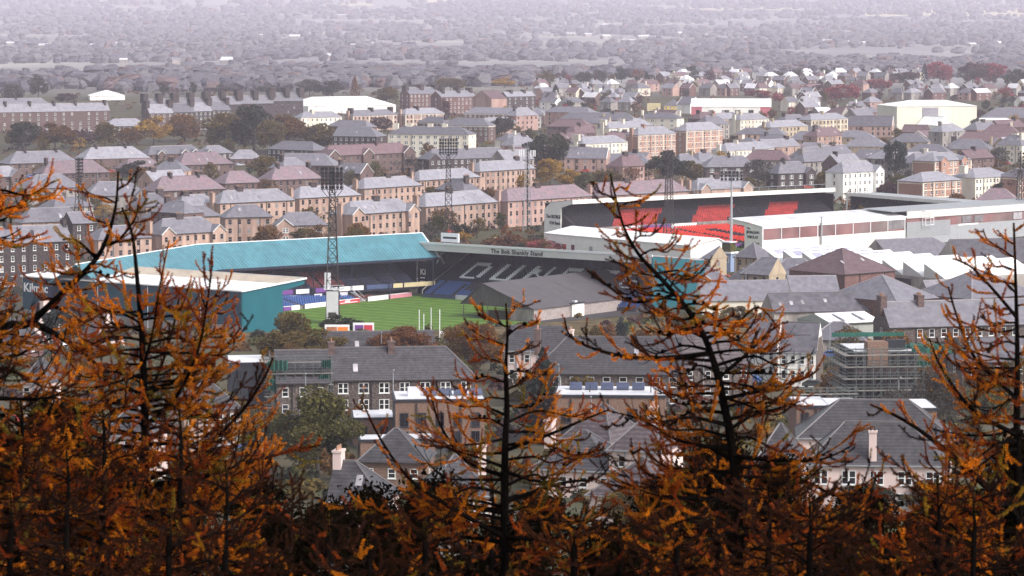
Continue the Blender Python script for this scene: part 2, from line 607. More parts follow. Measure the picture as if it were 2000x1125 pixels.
_chim = {}
def chimney(parent, wall, x, y, z0, z1, wx, wy, pots=4, potm='pot', near=True):
    k = (wall, round(z1 - z0, 1), wx, wy)
    if k not in _chim:
        b = MB()
        h = z1 - z0
        b.box(-wx / 2, wx / 2, -wy / 2, wy / 2, 0, h - .25)
        b.box(-wx / 2 - .1, wx / 2 + .1, -wy / 2 - .1, wy / 2 + .1, h - .25, h)
        _chim[k] = b.mesh('chimney', M[wall])
    o = link('chimney', _chim[k], parent, (x, y, z0))
    if pots and near:
        kk = ('p', pots, wx, wy, potm)
        if kk not in _chim:
            b = MB()
            for i in range(pots):
                t = (i + .5) / pots
                px_, py_ = ((-wx / 2 + t * wx, 0) if wx > wy else (0, -wy / 2 + t * wy))
                b.tube([(px_, py_, 0), (px_, py_, .55)], [.16, .12], 6)
            _chim[kk] = b.mesh('chimney_pots', M[potm])
        link('chimney_pots', _chim[kk], o, (0, 0, z1 - z0))
    return o

PLACED = []
def place(xl, xr, ye, he, th, zfix=None):
    xm = (xl + xr) / 2
    if zfix is None:
        p = hit(xm, ye, he)
        z = p.z - he
    else:
        z = zfix
        p = PZ(xm, ye, z + he)
    c, s = math.cos(R(th)), math.sin(R(th))
    def t_at(px):
        d = ray(px, ye)
        k = d.x / d.y
        return (k * p.y - p.x) / (c - k * s)
    t0, t1 = t_at(xl), t_at(xr)
    return Vector((p.x + c * t0, p.y + s * t0, z)), t1 - t0, p.y

def house(name, label, xl, xr, ye, n, wall='tan', roof='slate', cat='house', th=52, dep=9.0, rise=3.2, ends='hh', ch=(.3, .72), win='w', cols=None,
          wings=(), gwin=1, pipes=0, verge=False, quoin=False, he=None, chw=None, group=None, zfix=None, dormers=(), near=None, skylights=(), eave_ch=(), gch=(), wz=None, chh=1.3,
          ww=None, wh=None, skip=(), base=6.0, band=None, door=None, hipf=.95, frontch=0):
    he = he or 2.8 * n + .4
    if win == 'w' and (wall in ('tan', 'tanpink', 'buff') or (name == 'house' and wall in ('redstone', 'brownstone', 'grime'))): win = 'dark'
    if wall in ('tan', 'tanpink') and chw is None and ch: chw = (2.6, 1.3)
    org, L, D = place(xl, xr, ye, he, th, zfix)
    PLACED.append((label, round(D), round(L, 1)))
    rt = empty(name, org, R(th), label, cat, group)
    if near is None: near = D < 760
    if not skylights and D < 1700 and ends != 'ff' and name in ('house', 'tenement_block', 'terrace', 'villa') and not dormers and L > 14:
        skylights = tuple((rnd0.uniform(.15, .85), rnd0.uniform(.35, .6)) for _ in range(rnd0.choice((0, 1, 1, 2, 3))))
    if not pipes and D < 1900 and n > 1: pipes = rnd0.choice((1, 2, 2, 3))
    mid = D < 1500
    b = MB()
    b.box(0, L, 0, dep, -base, he)
    for fx, wd in wings:
        x0 = fx * L - wd / 2
        x0 = min(max(x0, -.05), L - wd + .05)
        b.box(x0, x0 + wd, -1.3, 1, -base, he)
        b.prism([(x0, -1.3, he), (x0 + wd, -1.3, he), (x0 + wd / 2, -1.3, he + wd * .42)], (0, .5, 0))
    b.build('wall', M[wall], rt)
    o = .38
    r = MB()
    hl = dep / 2 * hipf if ends[0] == 'h' else -.02
    hr = dep / 2 * hipf if ends[1] == 'h' else -.02
    ol = o if ends[0] == 'h' else .15
    orr = o if ends[1] == 'h' else .15
    zb = he - .12
    A, B_, Cc, Dd = Vector((-ol, -o, zb)), Vector((L + orr, -o, zb)), Vector((L + orr, dep + o, zb)), Vector((-ol, dep + o, zb))
    if ends == 'ff':
        r.box(-.2, L + .2, -.2, dep + .2, he - .02, he + .35, 0)
        r.box(0.1, L - .1, .1, dep - .1, he + .35, he + .42, 1)
        r.build('roof', [M['charcoal'], M[roof]], rt)
        zr = he + .4
    else:
        P, Q = Vector((hl - (ol if ends[0] == 'g' else 0), dep / 2, he + rise)), Vector((L - hr + (orr if ends[1] == 'g' else 0), dep / 2, he + rise))
        if P.x > Q.x - .3:
            mx = (P.x + Q.x) / 2
            P.x, Q.x = mx - .15, mx + .15
        r.poly([A, B_, Q, P], 0)
        r.poly([Cc, Dd, P, Q], 0)
        r.poly([Dd, A, P], 0 if ends[0] == 'h' else 1)
        r.poly([B_, Cc, Q], 0 if ends[1] == 'h' else 1)
        r.poly([Dd, Cc, B_, A], 0)
        r.build('roof', [M[roof], M[wall]], rt)
        zr = he + rise
        rg = MB()
        rg.box(P.x, Q.x, dep / 2 - .16, dep / 2 + .16, zr - .12, zr + .10)
        if mid and near or D < 1000:
            for e, p0, p1 in ((ends[0], A, P), (ends[1], B_, Q), (ends[0], Dd, P), (ends[1], Cc, Q)):
                if e == 'h': rg.bar(p0, p1, .13)
        rg.build('ridge', M['nearridge' if roof in ('nearslate', 'neartile', 'darkslate') else 'ridge' if roof not in ('pinktile', 'redtile') else roof], rt)
        if verge:
            vb = MB()
            for e, p0, p1, p2 in ((ends[0], A, P, Dd), (ends[1], B_, Q, Cc)):
                if e == 'g':
                    vb.bar(p0, p1, .17); vb.bar(p1, p2, .17)
            if vb.f: vb.build('bargeboard', M['frame'], rt)
        if mid:
            g = MB()
            g.box(-ol, L + orr, -o - .14, -o, zb - .06, zb + .12)
            g.build('gutter', M['pipe' if wall not in ('white', 'cream', 'pinkwhite') else 'galv'], rt)
    for fx, wd in wings:
        x0 = fx * L - wd / 2
        x0 = min(max(x0, -.05), L - wd + .05)
        hh = wd * .42
        q = MB()
        a0, a1 = -1.55, dep / 2 * min(1, hh / rise)
        for sx in (0, 1):
            xa, xb = (x0 - .3, x0 + wd / 2) if sx == 0 else (x0 + wd + .3, x0 + wd / 2)
            za = he - .2
            q.prism([(xa, a0, za), (xb, a0, he + hh), (xb, a0, he + hh + .25), (xa, a0, za + .25)], (0, a1 - a0 + .4, 0))
        q.build('wing_roof', M[roof], rt)
        if verge:
            vb = MB()
            vb.bar((x0 - .35, a0 - .05, he - .05), (x0 + wd / 2, a0 - .05, he + hh + .18), .15)
            vb.bar((x0 + wd + .35, a0 - .05, he - .05), (x0 + wd / 2, a0 - .05, he + hh + .18), .15)
            vb.build('bargeboard', M['frame'], rt)
    # windows on the long front and on the visible end
    ww = ww or (1.75 if win == 'pair' else 1.05)
    wh = wh or (1.5 if n > 1 else 1.35)
    st = win
    cols = cols if cols is not None else max(1, min(26, round(L / (3.9 if win == 'pair' else 3.1))))
    if win:
        for r_ in range(n):
            z = (wz if wz is not None else .95) + 2.8 * r_
            if D > 900 and r_ == 0 and n > 2 and False: continue
            for c_ in range(cols):
                if (r_, c_) in skip or (cols > 4 and rnd0.random() < .06): continue
                xx = (c_ + .5) / cols * L - ww / 2
                inw = any(abs(xx + ww / 2 - min(max(fx * L, wd / 2), L - wd / 2)) < wd / 2 for fx, wd in wings)
                y = -1.3 if inw else 0
                if door and r_ == 0 and c_ in door: continue
                add_window(rt, st, ww, wh, (xx, y, z), 0, near)
        if gwin:
            for r_ in range(n):
                z = .95 + 2.8 * r_
                for c_ in range(gwin):
                    yy = (c_ + .5) / gwin * dep
                    if th > 0:
                        add_window(rt, st, ww, wh, (0, yy + ww / 2, z), -math.pi / 2, near)
                    else:
                        add_window(rt, st, ww, wh, (L, yy - ww / 2, z), math.pi / 2, near)
    if door:
        for c_ in door:
            xx = (c_ + .5) / cols * L
            db = MB()
            db.box(xx - .5, xx + .5, -.05, .02, 0, 2.05)
            db.build('door', M['charcoal'], rt)
    for i in range(pipes):
        pb = MB()
        xx = (i + .5 + rnd0.uniform(-.12, .12)) / pipes * L + .3
        pb.box(xx - .09, xx + .09, -.2, -.03, 0, he - .2)
        pb.build('drainpipe', M['pipe' if wall not in ('white', 'pinkwhite') else 'galv'], rt)
    if quoin:
        qb = MB()
        for i in range(cols // 2 + 1):
            xx = min(max(i * 2 / cols * L, .25), L - .25)
            qb.box(xx - .25, xx + .25, -.05, .02, 0, he - .15)
        for r_ in range(n):
            qb.box(0.01, L - .01, -.03, .02, 2.8 * r_ + 2.55, 2.8 * r_ + 2.8)
        if th > 0:
            qb.box(-.05, .02, .01, dep - .01, 2.8 * n - .6, 2.8 * n - .25)
            qb.box(-.05, .02, .01, .5, 0, he - .15); qb.box(-.05, .02, dep - .5, dep - .01, 0, he - .15)
        qb.build('stone_band', M['cream'], rt)
    if band:
        qb = MB()
        qb.box(-.06, L + .06, -.06, dep + .06, he - .75, he - .3)
        qb.build('eaves_band', M[band], rt)
    cwx, cwy = chw or (1.0, 2.2)
    for fx in ch:
        chimney(rt, 'darkstone' if wall in ('darkstone', 'tan', 'tanpink', 'brownstone', 'redstone') else ('brownstone' if wall in ('brownstone', 'greystone', 'redstone') else wall), fx * L, dep / 2, he + rise * .45, zr + chh, cwx, cwy, 4, 'darkpot' if wall in ('darkstone', 'white', 'cream') else 'pot', D < 1450)
    for fx in eave_ch:
        chimney(rt, wall, fx * L, .6, he - 1, he + rise * .8 + .4, .95, .8, 2, 'darkpot', D < 1450)
    for e in gch:
        chimney(rt, wall, -.3 if e == 'l' else L + .3, dep * .5, 0, he + rise * .72 + .6, 1.0, 2.0, 3, 'pot', D < 1450)
    for fx in dormers:
        db = MB()
        db.box(fx * L - 1.1, fx * L + 1.1, dep * .1, dep * .45, he + .2, he + rise * .75)
        d = db.build('dormer', M['lead'], rt)
        add_window(rt, 'pair', 1.5, 1.0, (fx * L - .75, dep * .1 - .02, he + .6), 0, near)
    for fx, fy in skylights:
        zc = he + rise * fy
        sb = MB()
        y0 = dep / 2 * fy
        dy = .6
        sl_ = rise / (dep / 2)
        sb.hexa([(fx * L - .4, y0 - dy, zc - dy * sl_), (fx * L + .4, y0 - dy, zc - dy * sl_), (fx * L + .4, y0 + dy, zc + dy * sl_), (fx * L - .4, y0 + dy, zc + dy * sl_)],
                [(fx * L - .4, y0 - dy - .1, zc - dy * sl_ + .12), (fx * L + .4, y0 - dy - .1, zc - dy * sl_ + .12), (fx * L + .4, y0 + dy - .1, zc + dy * sl_ + .12), (fx * L - .4, y0 + dy - .1, zc + dy * sl_ + .12)])
        sb.build('skylight', M['paleglass'], rt)
    return rt
# ------------------------------------------------------------------ the town, far to near
T, TB = 'tenement', 'tenement_block'
A_ = -38                       # the other direction of the street grid
def H(*a, **k): return house(*a, **k)
# --- far left terraces
H('terrace', 'dark terrace with a greenish slate roof behind the long brown terrace at far left', -60, 96, 203, 3, 'darkstone', 'slate', T, ch=(.25, .6), th=20, rise=3.6, chw=(1.2, 3), win=None)
H('terrace', 'long dark brown terrace with five chimneys and white windows at far left', -50, 214, 218, 4, 'brownstone', 'paleslate', T, th=26, rise=4.6, ends='gg', ch=(.24, .42, .6, .76, .98), chw=(1.3, 3.4), chh=1.6, cols=16, gwin=0)
for i, (xl, xr, ye) in enumerate(((285, 345, 209), (345, 407, 207), (407, 470, 204), (470, 534, 202), (534, 592, 197))):
    H(TB, ['dark tenement behind the row, nearest its left end, with a broad chimney', 'dark tenement behind the row, second from its left end', 'dark tenement in the middle of the back row of tall tenements', 'dark tenement second from the right end of the tall row', 'dark tall tenement at the right end of the row, beside the white shed roof'][i],
      xl, xr, ye, 4, 'darkstone', 'slate', T, th=24, rise=5, ends='gg', ch=(.02, .5, .98), chw=(3.0, 7.0), chh=3.2, group='tall dark tenements on the ridge', cols=5, gwin=2, win='dark')
for i, (xl, xr, ye) in enumerate(((292, 338, 221), (338, 380, 219), (380, 414, 217), (414, 450, 215))):
    H(TB, ['tall brown tenement with a bare stone gable at the left end of the front row', 'tall dark tenement second from the left of the front row', 'tall dark tenement third from the left of the front row', 'tall dark tenement behind the brown trees, last of the front row'][i],
      xl, xr, ye, 4, 'brownstone' if i == 0 else 'darkstone', 'slate' if i % 2 else 'paleslate', T, th=24, rise=5, ends='gg', dep=13, ch=(0.02, .97), chw=(2.0, 6.0), chh=2.2, group='tall dark tenements on the ridge', gwin=0, cols=4)
H('house', 'low grey hipped building below the tall dark row, behind yellowing trees', 207, 290, 246, 2, 'darkstone', 'paleslate', th=20, ch=(), rise=4.0, dep=12)
H('house', 'small pale roofed building among trees under the long brown terrace', 140, 186, 257, 1, 'grime', 'flatroof', th=10, ch=(), rise=1.0)
# --- far middle
H('tenement_block', 'pale grey roofed tenement in front of the white shed, left one', 588, 668, 229, 3, 'cream', 'paleslate', T, th=30, ch=(.35,), chw=(1.6, 3.5))
H('tenement_block', 'tan and cream tenement with a rusty tree before it, below the white shed', 690, 776, 225, 3, 'tan', 'slate', T, th=42, ch=(.05, .5, .95), quoin=True, gch='l', chw=(1.4, 4))
H('tenement_block', 'tan tenement right of the rusty tree, below the white shed', 792, 868, 222, 3, 'tan', 'paleslate', T, th=42, ch=(.4,), quoin=True, gch='l', chw=(1.4, 4))
H('tenement_block', 'dark red stone tenement with tall chimneys alone on the skyline', 800, 860, 183, 4, 'redstone', 'slate', T, th=30, dep=14, rise=4, ends='gg', ch=(.02, .5, .98), chw=(2.5, 6), chh=1.8, gwin=2, group=None)
H('tenement_block', 'dark red stone tenement with pale roof joined behind the one alone on the skyline', 862, 930, 189, 4, 'redstone', 'paleslate', T, th=36, dep=13, rise=4, ends='gg', ch=(.15, .6, .95), chw=(2.0, 6), chh=1.8)
H('house', 'pinkish bare gable wall left of the dark tenement on the skyline', 960, 990, 192, 4, 'tanpink', 'redtile', T, th=36, dep=22, rise=5, ends='gg', ch=(), win=None)
H('tenement_block', 'small dark tenement with white windows at the middle of the skyline', 990, 1046, 188, 3, 'darkstone', 'paleslate', T, th=36, ends='gg', ch=(.25, .7), chw=(2, 4), cols=5)
H('villa', 'long grey hipped villa roof below the pinkish gable', 905, 1062, 222, 2, 'brownstone', 'slate', th=-14, ch=(), rise=3.6, dep=12, band='cream')
H('villa', 'grey hipped house with pale edge and white eaves beside the conifer, left of two', 815, 866, 239, 2, 'brownstone', 'slate', th=A_, ch=(.9,), band='cream')
H('villa', 'grey hipped house with white eaves above the cream flats, right of two', 864, 954, 245, 3, 'brownstone', 'slate', th=-20, ch=(), dep=11, rise=3.8, band='cream')
H('villa', 'grey roofed house with pale chimney in front of the tan tenements', 940, 1010, 240, 2, 'tan', 'paleslate', th=52, ch=(.2,), rise=3)
H('house', 'slate roofed house half hidden by the big brown trees', 640, 716, 247, 2, 'redstone', 'slate', th=A_, ch=(), rise=3.4)
H('house', 'dark hipped house with a white ridge line beside the big brown trees', 650, 735, 266, 3, 'darkstone', 'slate', th=-22, ch=(), rise=4.5, dep=13, ends='gh')
H('flats', 'cream three storey flats with square white chimneys in the town centre', 758, 915, 262, 4, 'cream', 'slate', 'flats', th=-16, ch=(.05, .22, .48, .66), chw=(2.6, 1.2), cols=11, win='pair', dep=13, rise=3.6, gwin=1)
# --- left middle rows
HR = 'houses in the left hand rows'
H('house', 'grey hipped house with two tall chimneys at far left below the green trees', 18, 152, 318, 2, 'brownstone', 'slate', th=30, ch=(.3, .75), rise=5.0, dep=12)
H('house', 'grey hipped house with two tall chimneys, right of its twin, left of the gabled row', 165, 292, 309, 2, 'brownstone', 'paleslate', th=30, ch=(.25, .7), rise=5.0, dep=12)
H('house', 'grey row with white edged gables under the yellowing trees', 290, 400, 300, 2, 'brownstone', 'slate', th=40, ch=(), rise=3.6, wings=((.2, 4), (.62, 4), (.8, 4)), verge=True)
H('house', 'small grey house with one white edged gable right of the gabled row', 400, 455, 299, 2, 'darkstone', 'slate', th=40, ch=(), rise=3.4, wings=((.1, 4),), verge=True)
H('house', 'slate roofed house with a white rooflight strip left of the mottled tree', 450, 512, 310, 1, 'brownstone', 'paleslate', th=10, ch=(), rise=4)
H('house', 'pink roofed house among dark trees at left', 245, 322, 328, 1, 'brownstone', 'pinktile', th=36, ch=(), rise=4)
H('house', 'broad pink tiled house with a bare tree in front', 352, 456, 321, 2, 'brownstone', 'pinktile', th=36, ch=(), rise=5.2, dep=12)
H('house', 'long pink tiled house behind the far left floodlight', 84, 214, 338, 2, 'brownstone', 'pinktile', th=30, ch=(.12,), rise=5, dep=11)
H('house', 'pale hipped house with a brown gable at the left edge', -20, 48, 345, 3, 'brownstone', 'paleslate', th=40, ch=(), rise=4, wings=((.75, 6),))
H('house', 'grey slated house with white windows left of the far left floodlight', 54, 160, 367, 2, 'grime', 'slate', th=30, ch=(), rise=5.0, dep=12, cols=7)
H('house', 'grey slated house with a pale hip behind the larch top', 170, 290, 382, 2, 'grime', 'slate', th=20, ch=(), rise=5.0, dep=12, cols=7, wings=((.95, 5),))
H('house', 'big pink tiled house with dark brown walls and two chimneys', 305, 440, 371, 3, 'brownstone', 'pinktile', th=34, ch=(.3, .7), rise=5, dep=11, win='dark')
H('house', 'pink tiled hipped house right of the big pink one', 440, 512, 357, 2, 'brownstone', 'pinktile', th=36, ch=(), rise=4.5, dep=11, win='dark')
H('house', 'light grey hip roofed house with a small white edged gable', 352, 432, 402, 1, 'tan', 'paleslate', th=40, ch=(.3,), rise=4, wings=((.7, 4.5),), verge=True)
H('house', 'dark grey roof behind the tan terrace at left', 300, 432, 424, 2, 'tan', 'slate', th=34, ch=(), rise=3.6, win=None)
H('house', 'grey roofed house on the rise left of the red roofed terrace', 522, 612, 292, 2, 'darkstone', 'slate', th=A_, ch=(), rise=3.8, dep=11)
H('house', 'plain dark slate house under the hillside tree clump', 550, 652, 323, 2, 'brownstone', 'slate', th=-12, ch=(), rise=5.0, dep=12, ends='gh')
H('terrace', 'brown terrace with long red roofs and white edged gables', 640, 808, 301, 3, 'brownstone', 'redtile', T, th=42, ch=(.62,), rise=4.4, wings=((.02, 6), (.45, 6), (.98, 7)), verge=True, win='dark', cols=13)
H('house', 'mauve tiled house with a tall chimney below the dark slate house', 530, 630, 350, 2, 'brownstone', 'pinktile', th=34, ch=(.25, .85), rise=5, dep=11, win='dark')
H('house', 'grey house with brown gable left of the dark green tree', 640, 704, 338, 2, 'brownstone', 'slate', th=-30, ch=(.2,), rise=4, dep=10, ends='hg', verge=True)
H('house', 'blue grey roofed house with a gabled wing behind the spreading floodlight', 836, 1004, 309, 2, 'darkstone', 'slate', th=30, ch=(.5,), rise=4.4, wings=((.05, 6),), dep=10)
# --- tan tenements of the middle
H(TB, 'tan tenement with pale slate roof behind the second floodlight from left', 820, 938, 349, 3, 'tan', 'paleslate', T, th=48, ch=(.0,), pipes=5, rise=3.6, ends='hh', gch='l')
H(TB, 'tan tenement with pale slate roof left of the aerial mast', 938, 1046, 332, 3, 'tan', 'paleslate', T, th=48, ch=(.8,), pipes=5, rise=3.8, gch='l')
H(TB, 'tan tenement half hidden by the dark green tree', 712, 824, 365, 3, 'tan', 'paleslate', T, th=48, ch=(.55,), pipes=3, rise=3.6, gch='l')
H(TB, 'tan tenement with pale roof behind the big floodlight head', 585, 705, 384, 3, 'tan', 'paleslate', T, th=44, ch=(.35,), pipes=3, rise=3.8, gch='l')
H(TB, 'tan tenement with pale roof left of the autumn tree', 430, 576, 394, 3, 'tan', 'paleslate', T, th=38, ch=(.35,), pipes=4, rise=4.0, gch='l')
H(TB, 'tan tenement with two white edged gables, right of the big floodlight', 684, 814, 415, 3, 'tan', 'paleslate', T, th=46, ch=(.52,), pipes=2, rise=4.0, wings=((.08, 5), (.95, 5)), verge=True, gch='l', cols=10)
H(TB, 'long tan tenement with a pale mauve roof, above the teal roof end', 832, 972, 399, 3, 'tan', 'paleslate', T, th=48, ch=(.45,), pipes=3, rise=4.2, gch='l', cols=12)
H(TB, 'long tan tenement with a pink roof beside the aerial mast', 992, 1156, 388, 3, 'tanpink', 'pinktile', T, th=46, ch=(.45,), rise=4.2, gch='l', cols=14)
H(TB, 'pinkish roof with pale chimneys right of the long pink roofed tenement', 1170, 1345, 378, 3, 'tanpink', 'pinktile', T, th=44, ch=(.4,), rise=4.4, gch='lr', win=None)
H(TB, 'pale roofed building with white edged gables behind the far stand', 1362, 1466, 368, 2, 'tan', 'paleslate', T, th=40, ch=(.5,), rise=4.0, wings=((.12, 5), (.95, 5)), verge=True, gch='l', win=None)
H(TB, 'tan house with dark slate roof left of the big floodlight', 540, 640, 440, 2, 'tan', 'slate', T, th=12, ch=(), rise=4.0, wings=((.02, 5),), verge=True, ww=1.9, win='pair', cols=3, ends='hh')
H(TB, 'grey roofed tan block behind the tan house with dark slate roof', 440, 532, 424, 3, 'tan', 'slate', T, th=16, ch=(), rise=3.8, pipes=2)
H(TB, 'tan terrace with gabled ends above the teal roof at left', 312, 436, 455, 2, 'tan', 'slate', T, th=42, ch=(.45,), rise=4.6, wings=((.04, 5), (.97, 5)), verge=True, cols=8, gch='l', dep=10)
H(TB, 'pale roofed tan terrace behind the far left floodlight legs', 44, 168, 433, 2, 'tan', 'slate', T, th=26, ch=(), rise=4.4, pipes=4)
H(TB, 'little tan house behind the bare larch stem', 192, 296, 466, 2, 'tan', 'slate', T, th=36, ch=(), rise=3.8)
H('terrace', 'dark stone terrace with dormers and white sash windows at left edge', -30, 142, 474, 4, 'darkstone', 'slate', T, th=30, rise=4.4, ends='gg', ch=(.02, .32, .98), dormers=(.62,), cols=8, dep=11, pipes=3, ww=.9)
H('house', 'dark stone house end with white windows right of the dark terrace', 142, 190, 436, 3, 'darkstone', 'slate', T, th=30, rise=3.4, ends='gg', ch=(), cols=2)
# --- centre right, beyond the far stadium
H(TB, 'brown tenement with pink gable behind the cream tenements', 1065, 1150, 219, 3, 'tanpink', 'slate', T, th=A_, ch=(.1,), cols=5)
H(TB, 'brown hipped house at the centre with white eaves', 1000, 1066, 221, 2, 'brownstone', 'slate', th=-20, ch=(), band='cream', dep=12)
H(TB, 'long dark hipped roof in front of the yellow house', 1090, 1240, 234, 2, 'brownstone', 'slate', th=-10, ch=(.7,), rise=4.2, dep=13)
H('house', 'pinkish hipped brown house left of the cream tenements', 1068, 1148, 247, 2, 'brownstone', 'redtile', th=-22, ch=(), dep=12, rise=4)
H('flats', 'cream house with white chimneys below the yellow hoarding', 1246, 1322, 231, 2, 'cream', 'slate', 'flats', th=-24, ch=(.02, .35, .98), dep=12, win='pair', cols=4)
H(TB, 'cream tenement with white chimneys and pale roof, upper of two', 1190, 1262, 249, 3, 'cream', 'paleslate', T, th=50, ch=(.02, .5), chw=(1.6, 4), gch='l')
H(TB, 'cream tenement with white chimney and pale roof, lower of two, left of the brick tenements', 1140, 1226, 279, 3, 'cream', 'paleslate', T, th=50, ch=(.0,), chw=(1.6, 4), gch='l')
H(TB, 'brick and cream tenement with a squared brick chimney, left of two', 1247, 1320, 262, 4, 'orangebrick', 'paleslate', T, th=44, ch=(.3,), quoin=True, gch='l', rise=3.6)
H(TB, 'brick and cream tenement with banded facade, right of two', 1341, 1412, 254, 4, 'orangebrick', 'paleslate', T, th=44, ch=(), quoin=True, rise=3.8)
H(TB, 'tan tenement right behind the brick tenements', 1400, 1446, 232, 3, 'orangebrick', 'paleslate', T, th=44, ch=(.1,), quoin=True)
H(TB, 'cream tenement with white chimney right of the brick tenements', 1446, 1502, 233, 3, 'cream', 'paleslate', T, th=44, ch=(.2,), gch='l')
H('house', 'low tan house with dark roof right of the brick tenements', 1434, 1504, 262, 2, 'tan', 'slate', th=-8, ch=(), dep=12)
H(TB, 'cream tenement with pale roof behind the dark stone house', 1420, 1512, 292, 3, 'cream', 'paleslate', T, th=50, ch=(.35,), gch='l')
H('house', 'salmon brick house with slate roof behind the golden trees, left of two', 1102, 1184, 309, 2, 'tanpink', 'slate', th=-10, ch=(), rise=4.6, dep=12, ends='hg', cols=5, verge=True)
H('house', 'salmon brick house with slate roof, right of two, beside the dark round tree', 1190, 1272, 322, 2, 'tanpink', 'slate', th=-10, ch=(), rise=4.6, dep=12, ends='gh', cols=4)
H('house', 'dark stone house with white trimmed windows behind the far stand', 1378, 1480, 326, 2, 'darkstone', 'slate', th=10, ch=(.5,), rise=4.6, cols=4, win='pair', dep=11)
H('house', 'dark stone villa with a pointed tower roof beside the brown tree', 1520, 1590, 338, 2, 'darkstone', 'slate', th=30, ch=(.3,), rise=4.6, wings=((.9, 5),), cols=4, win='pair')
H(TB, 'tan tenement with pink gable in the right distance', 1585, 1656, 233, 4, 'buff', 'paleslate', T, th=46, ch=(.45,), quoin=True)
H(TB, 'pale tenement left of the tan one in the right distance', 1505, 1578, 247, 3, 'buff', 'paleslate', T, th=46, ch=(.2,), gch='l')
H('house', 'hipped tan house in the right distance, upper of the pair', 1530, 1612, 255, 2, 'buff', 'slate', th=-12, ch=(), dep=12, band='cream')
H('house', 'hipped tan house in the right distance, lower of the pair', 1538, 1622, 273, 2, 'buff', 'slate', th=-12, ch=(), dep=12, rise=4.2)
H('house', 'tan house at the foot of the pale tenement', 1488, 1530, 262, 2, 'buff', 'slate', th=-20, ch=())
H('house', 'cream house with hipped roof and big white windows', 1545, 1625, 296, 1, 'cream', 'slate', th=-12, ch=(), dep=12, rise=4.2, win='pair')
H('house', 'tan hipped house left of the tall conifer', 1648, 1732, 286, 2, 'buff', 'slate', th=-12, ch=(), dep=12, rise=4.2, cols=4)
H('house', 'tan hipped house with mauve roof above the one left of the tall conifer', 1628, 1706, 268, 2, 'buff', 'slate', th=-12, ch=(), dep=12)
H('house', 'dark slate house with steep roof and white skew below the cream hall', 1636, 1742, 246, 2, 'tanpink', 'darkslate', th=-12, ch=(), rise=5.5, dep=13, ends='hg', verge=True)
H('house', 'white house with big windows left of the tall conifer', 1652, 1745, 310, 2, 'white', 'slate', th=-24, ch=(.98,), dep=12, rise=4, win='pair', cols=4)
H('house', 'low hipped house in front of the white house', 1592, 1662, 323, 1, 'cream', 'slate', th=-18, ch=(), dep=11, rise=4)
H('flats', 'white three storey tenement with red ground floor doors left of the dark fir', 1647, 1722, 335, 4, 'white', 'paleslate', 'flats', th=44, ch=(), rise=4, wings=((.95, 5),), cols=8, pipes=4)
H('house', 'tan hipped house right of the tall conifer', 1766, 1856, 299, 2, 'buff', 'slate', th=-14, ch=(), dep=12, rise=4)
H('house', 'tan hipped house far right behind the brick flats', 1852, 1932, 291, 2, 'buff', 'slate', th=-20, ch=(.98,), dep=12, rise=4.4)
H('house', 'pink gabled house with a brown roof below the cream hall', 1812, 1860, 268, 1, 'pinkwhite', 'redtile', th=60, ch=(), dep=11, rise=4, ends='gg', verge=True)
H('house', 'brown roofed houses below the cream hall at right', 1870, 1990, 275, 2, 'grime', 'redtile', th=-6, ch=(), dep=10, rise=4.4, cols=5)
H('house', 'white walled dark roofed house at right edge behind the tan house', 1925, 2030, 289, 1, 'white', 'slate', th=-6, ch=(), dep=10, rise=4.6)
H('house', 'mauve hipped house left of the pink gabled house', 1738, 1812, 277, 2, 'buff', 'slate', th=-14, ch=(), dep=12, rise=4)
H('house', 'dark gabled house before the white roof splash', 1760, 1806, 258, 1, 'brownstone', 'redtile', th=-30, ch=(), dep=9, rise=4, ends='gg')
H('flats', 'brick flats with cream bands right of the tall conifer, uppermost of three', 1826, 1898, 313, 3, 'orangebrick', 'paleslate', 'flats', th=42, dep=13, ch=(), quoin=True, wings=((.2, 4), (.75, 4)), gwin=0)
H('flats', 'brick flats with a small gable and cream bands, nearest of three', 1803, 1878, 353, 3, 'orangebrick', 'paleslate', 'flats', th=42, dep=13, ch=(), quoin=True, gwin=0)
H('flats', 'cream flats with rows of windows right of the brick flats', 1905, 1978, 345, 3, 'cream', 'paleslate', 'flats', th=42, dep=13, ch=(.02,), chw=(2, 3), cols=11, pipes=3, gwin=0)
H('flats', 'brick flats at the right edge below the bare trees', 1990, 2060, 344, 3, 'orangebrick', 'slate', 'flats', th=42, dep=11, ch=(), quoin=True, gwin=0)
H('house', 'lilac roofed house with dark gable behind the right hand stand', 1900, 1990, 396, 2, 'brownstone', 'pinktile', th=-14, ch=(), rise=5, dep=12, win=None)
# --- between the two grounds and right
H('house', 'pale stone gable house beside the teal stand end', 1370, 1388, 505, 2, 'buff', 'slate', th=-38, dep=8, ch=(), rise=3.4, ends='hg', cols=1)
H('house', 'slate roofed house left of the blue painted stair tower', 1434, 1478, 503, 2, 'buff', 'slate', th=A_, ch=(), rise=4, dep=8)
H('house', 'buff gable house with white window bay, right of the blue stair tower', 1448, 1502, 536, 2, 'buff', 'slate', th=A_, ch=(), rise=4.4, dep=8, ends='hg', cols=3)
H('house', 'slate roofed low house with brown pointed dormer', 1420, 1470, 549, 1, 'buff', 'darkslate', th=A_, ch=(), rise=4.4, dep=9, ends='hh')
H('house', 'low house with a pointed white edged gable', 1356, 1424, 548, 1, 'buff', 'slate', th=8, ch=(), rise=3.2, dep=8, wings=((.12, 4.5),), verge=True)
H('house', 'grey slate roofs by the sawtooth works, with a glass rooflight', 1500, 1600, 538, 1, 'grime', 'slate', th=-10, ch=(), rise=4.4, dep=10, skylights=((.55, .5),))
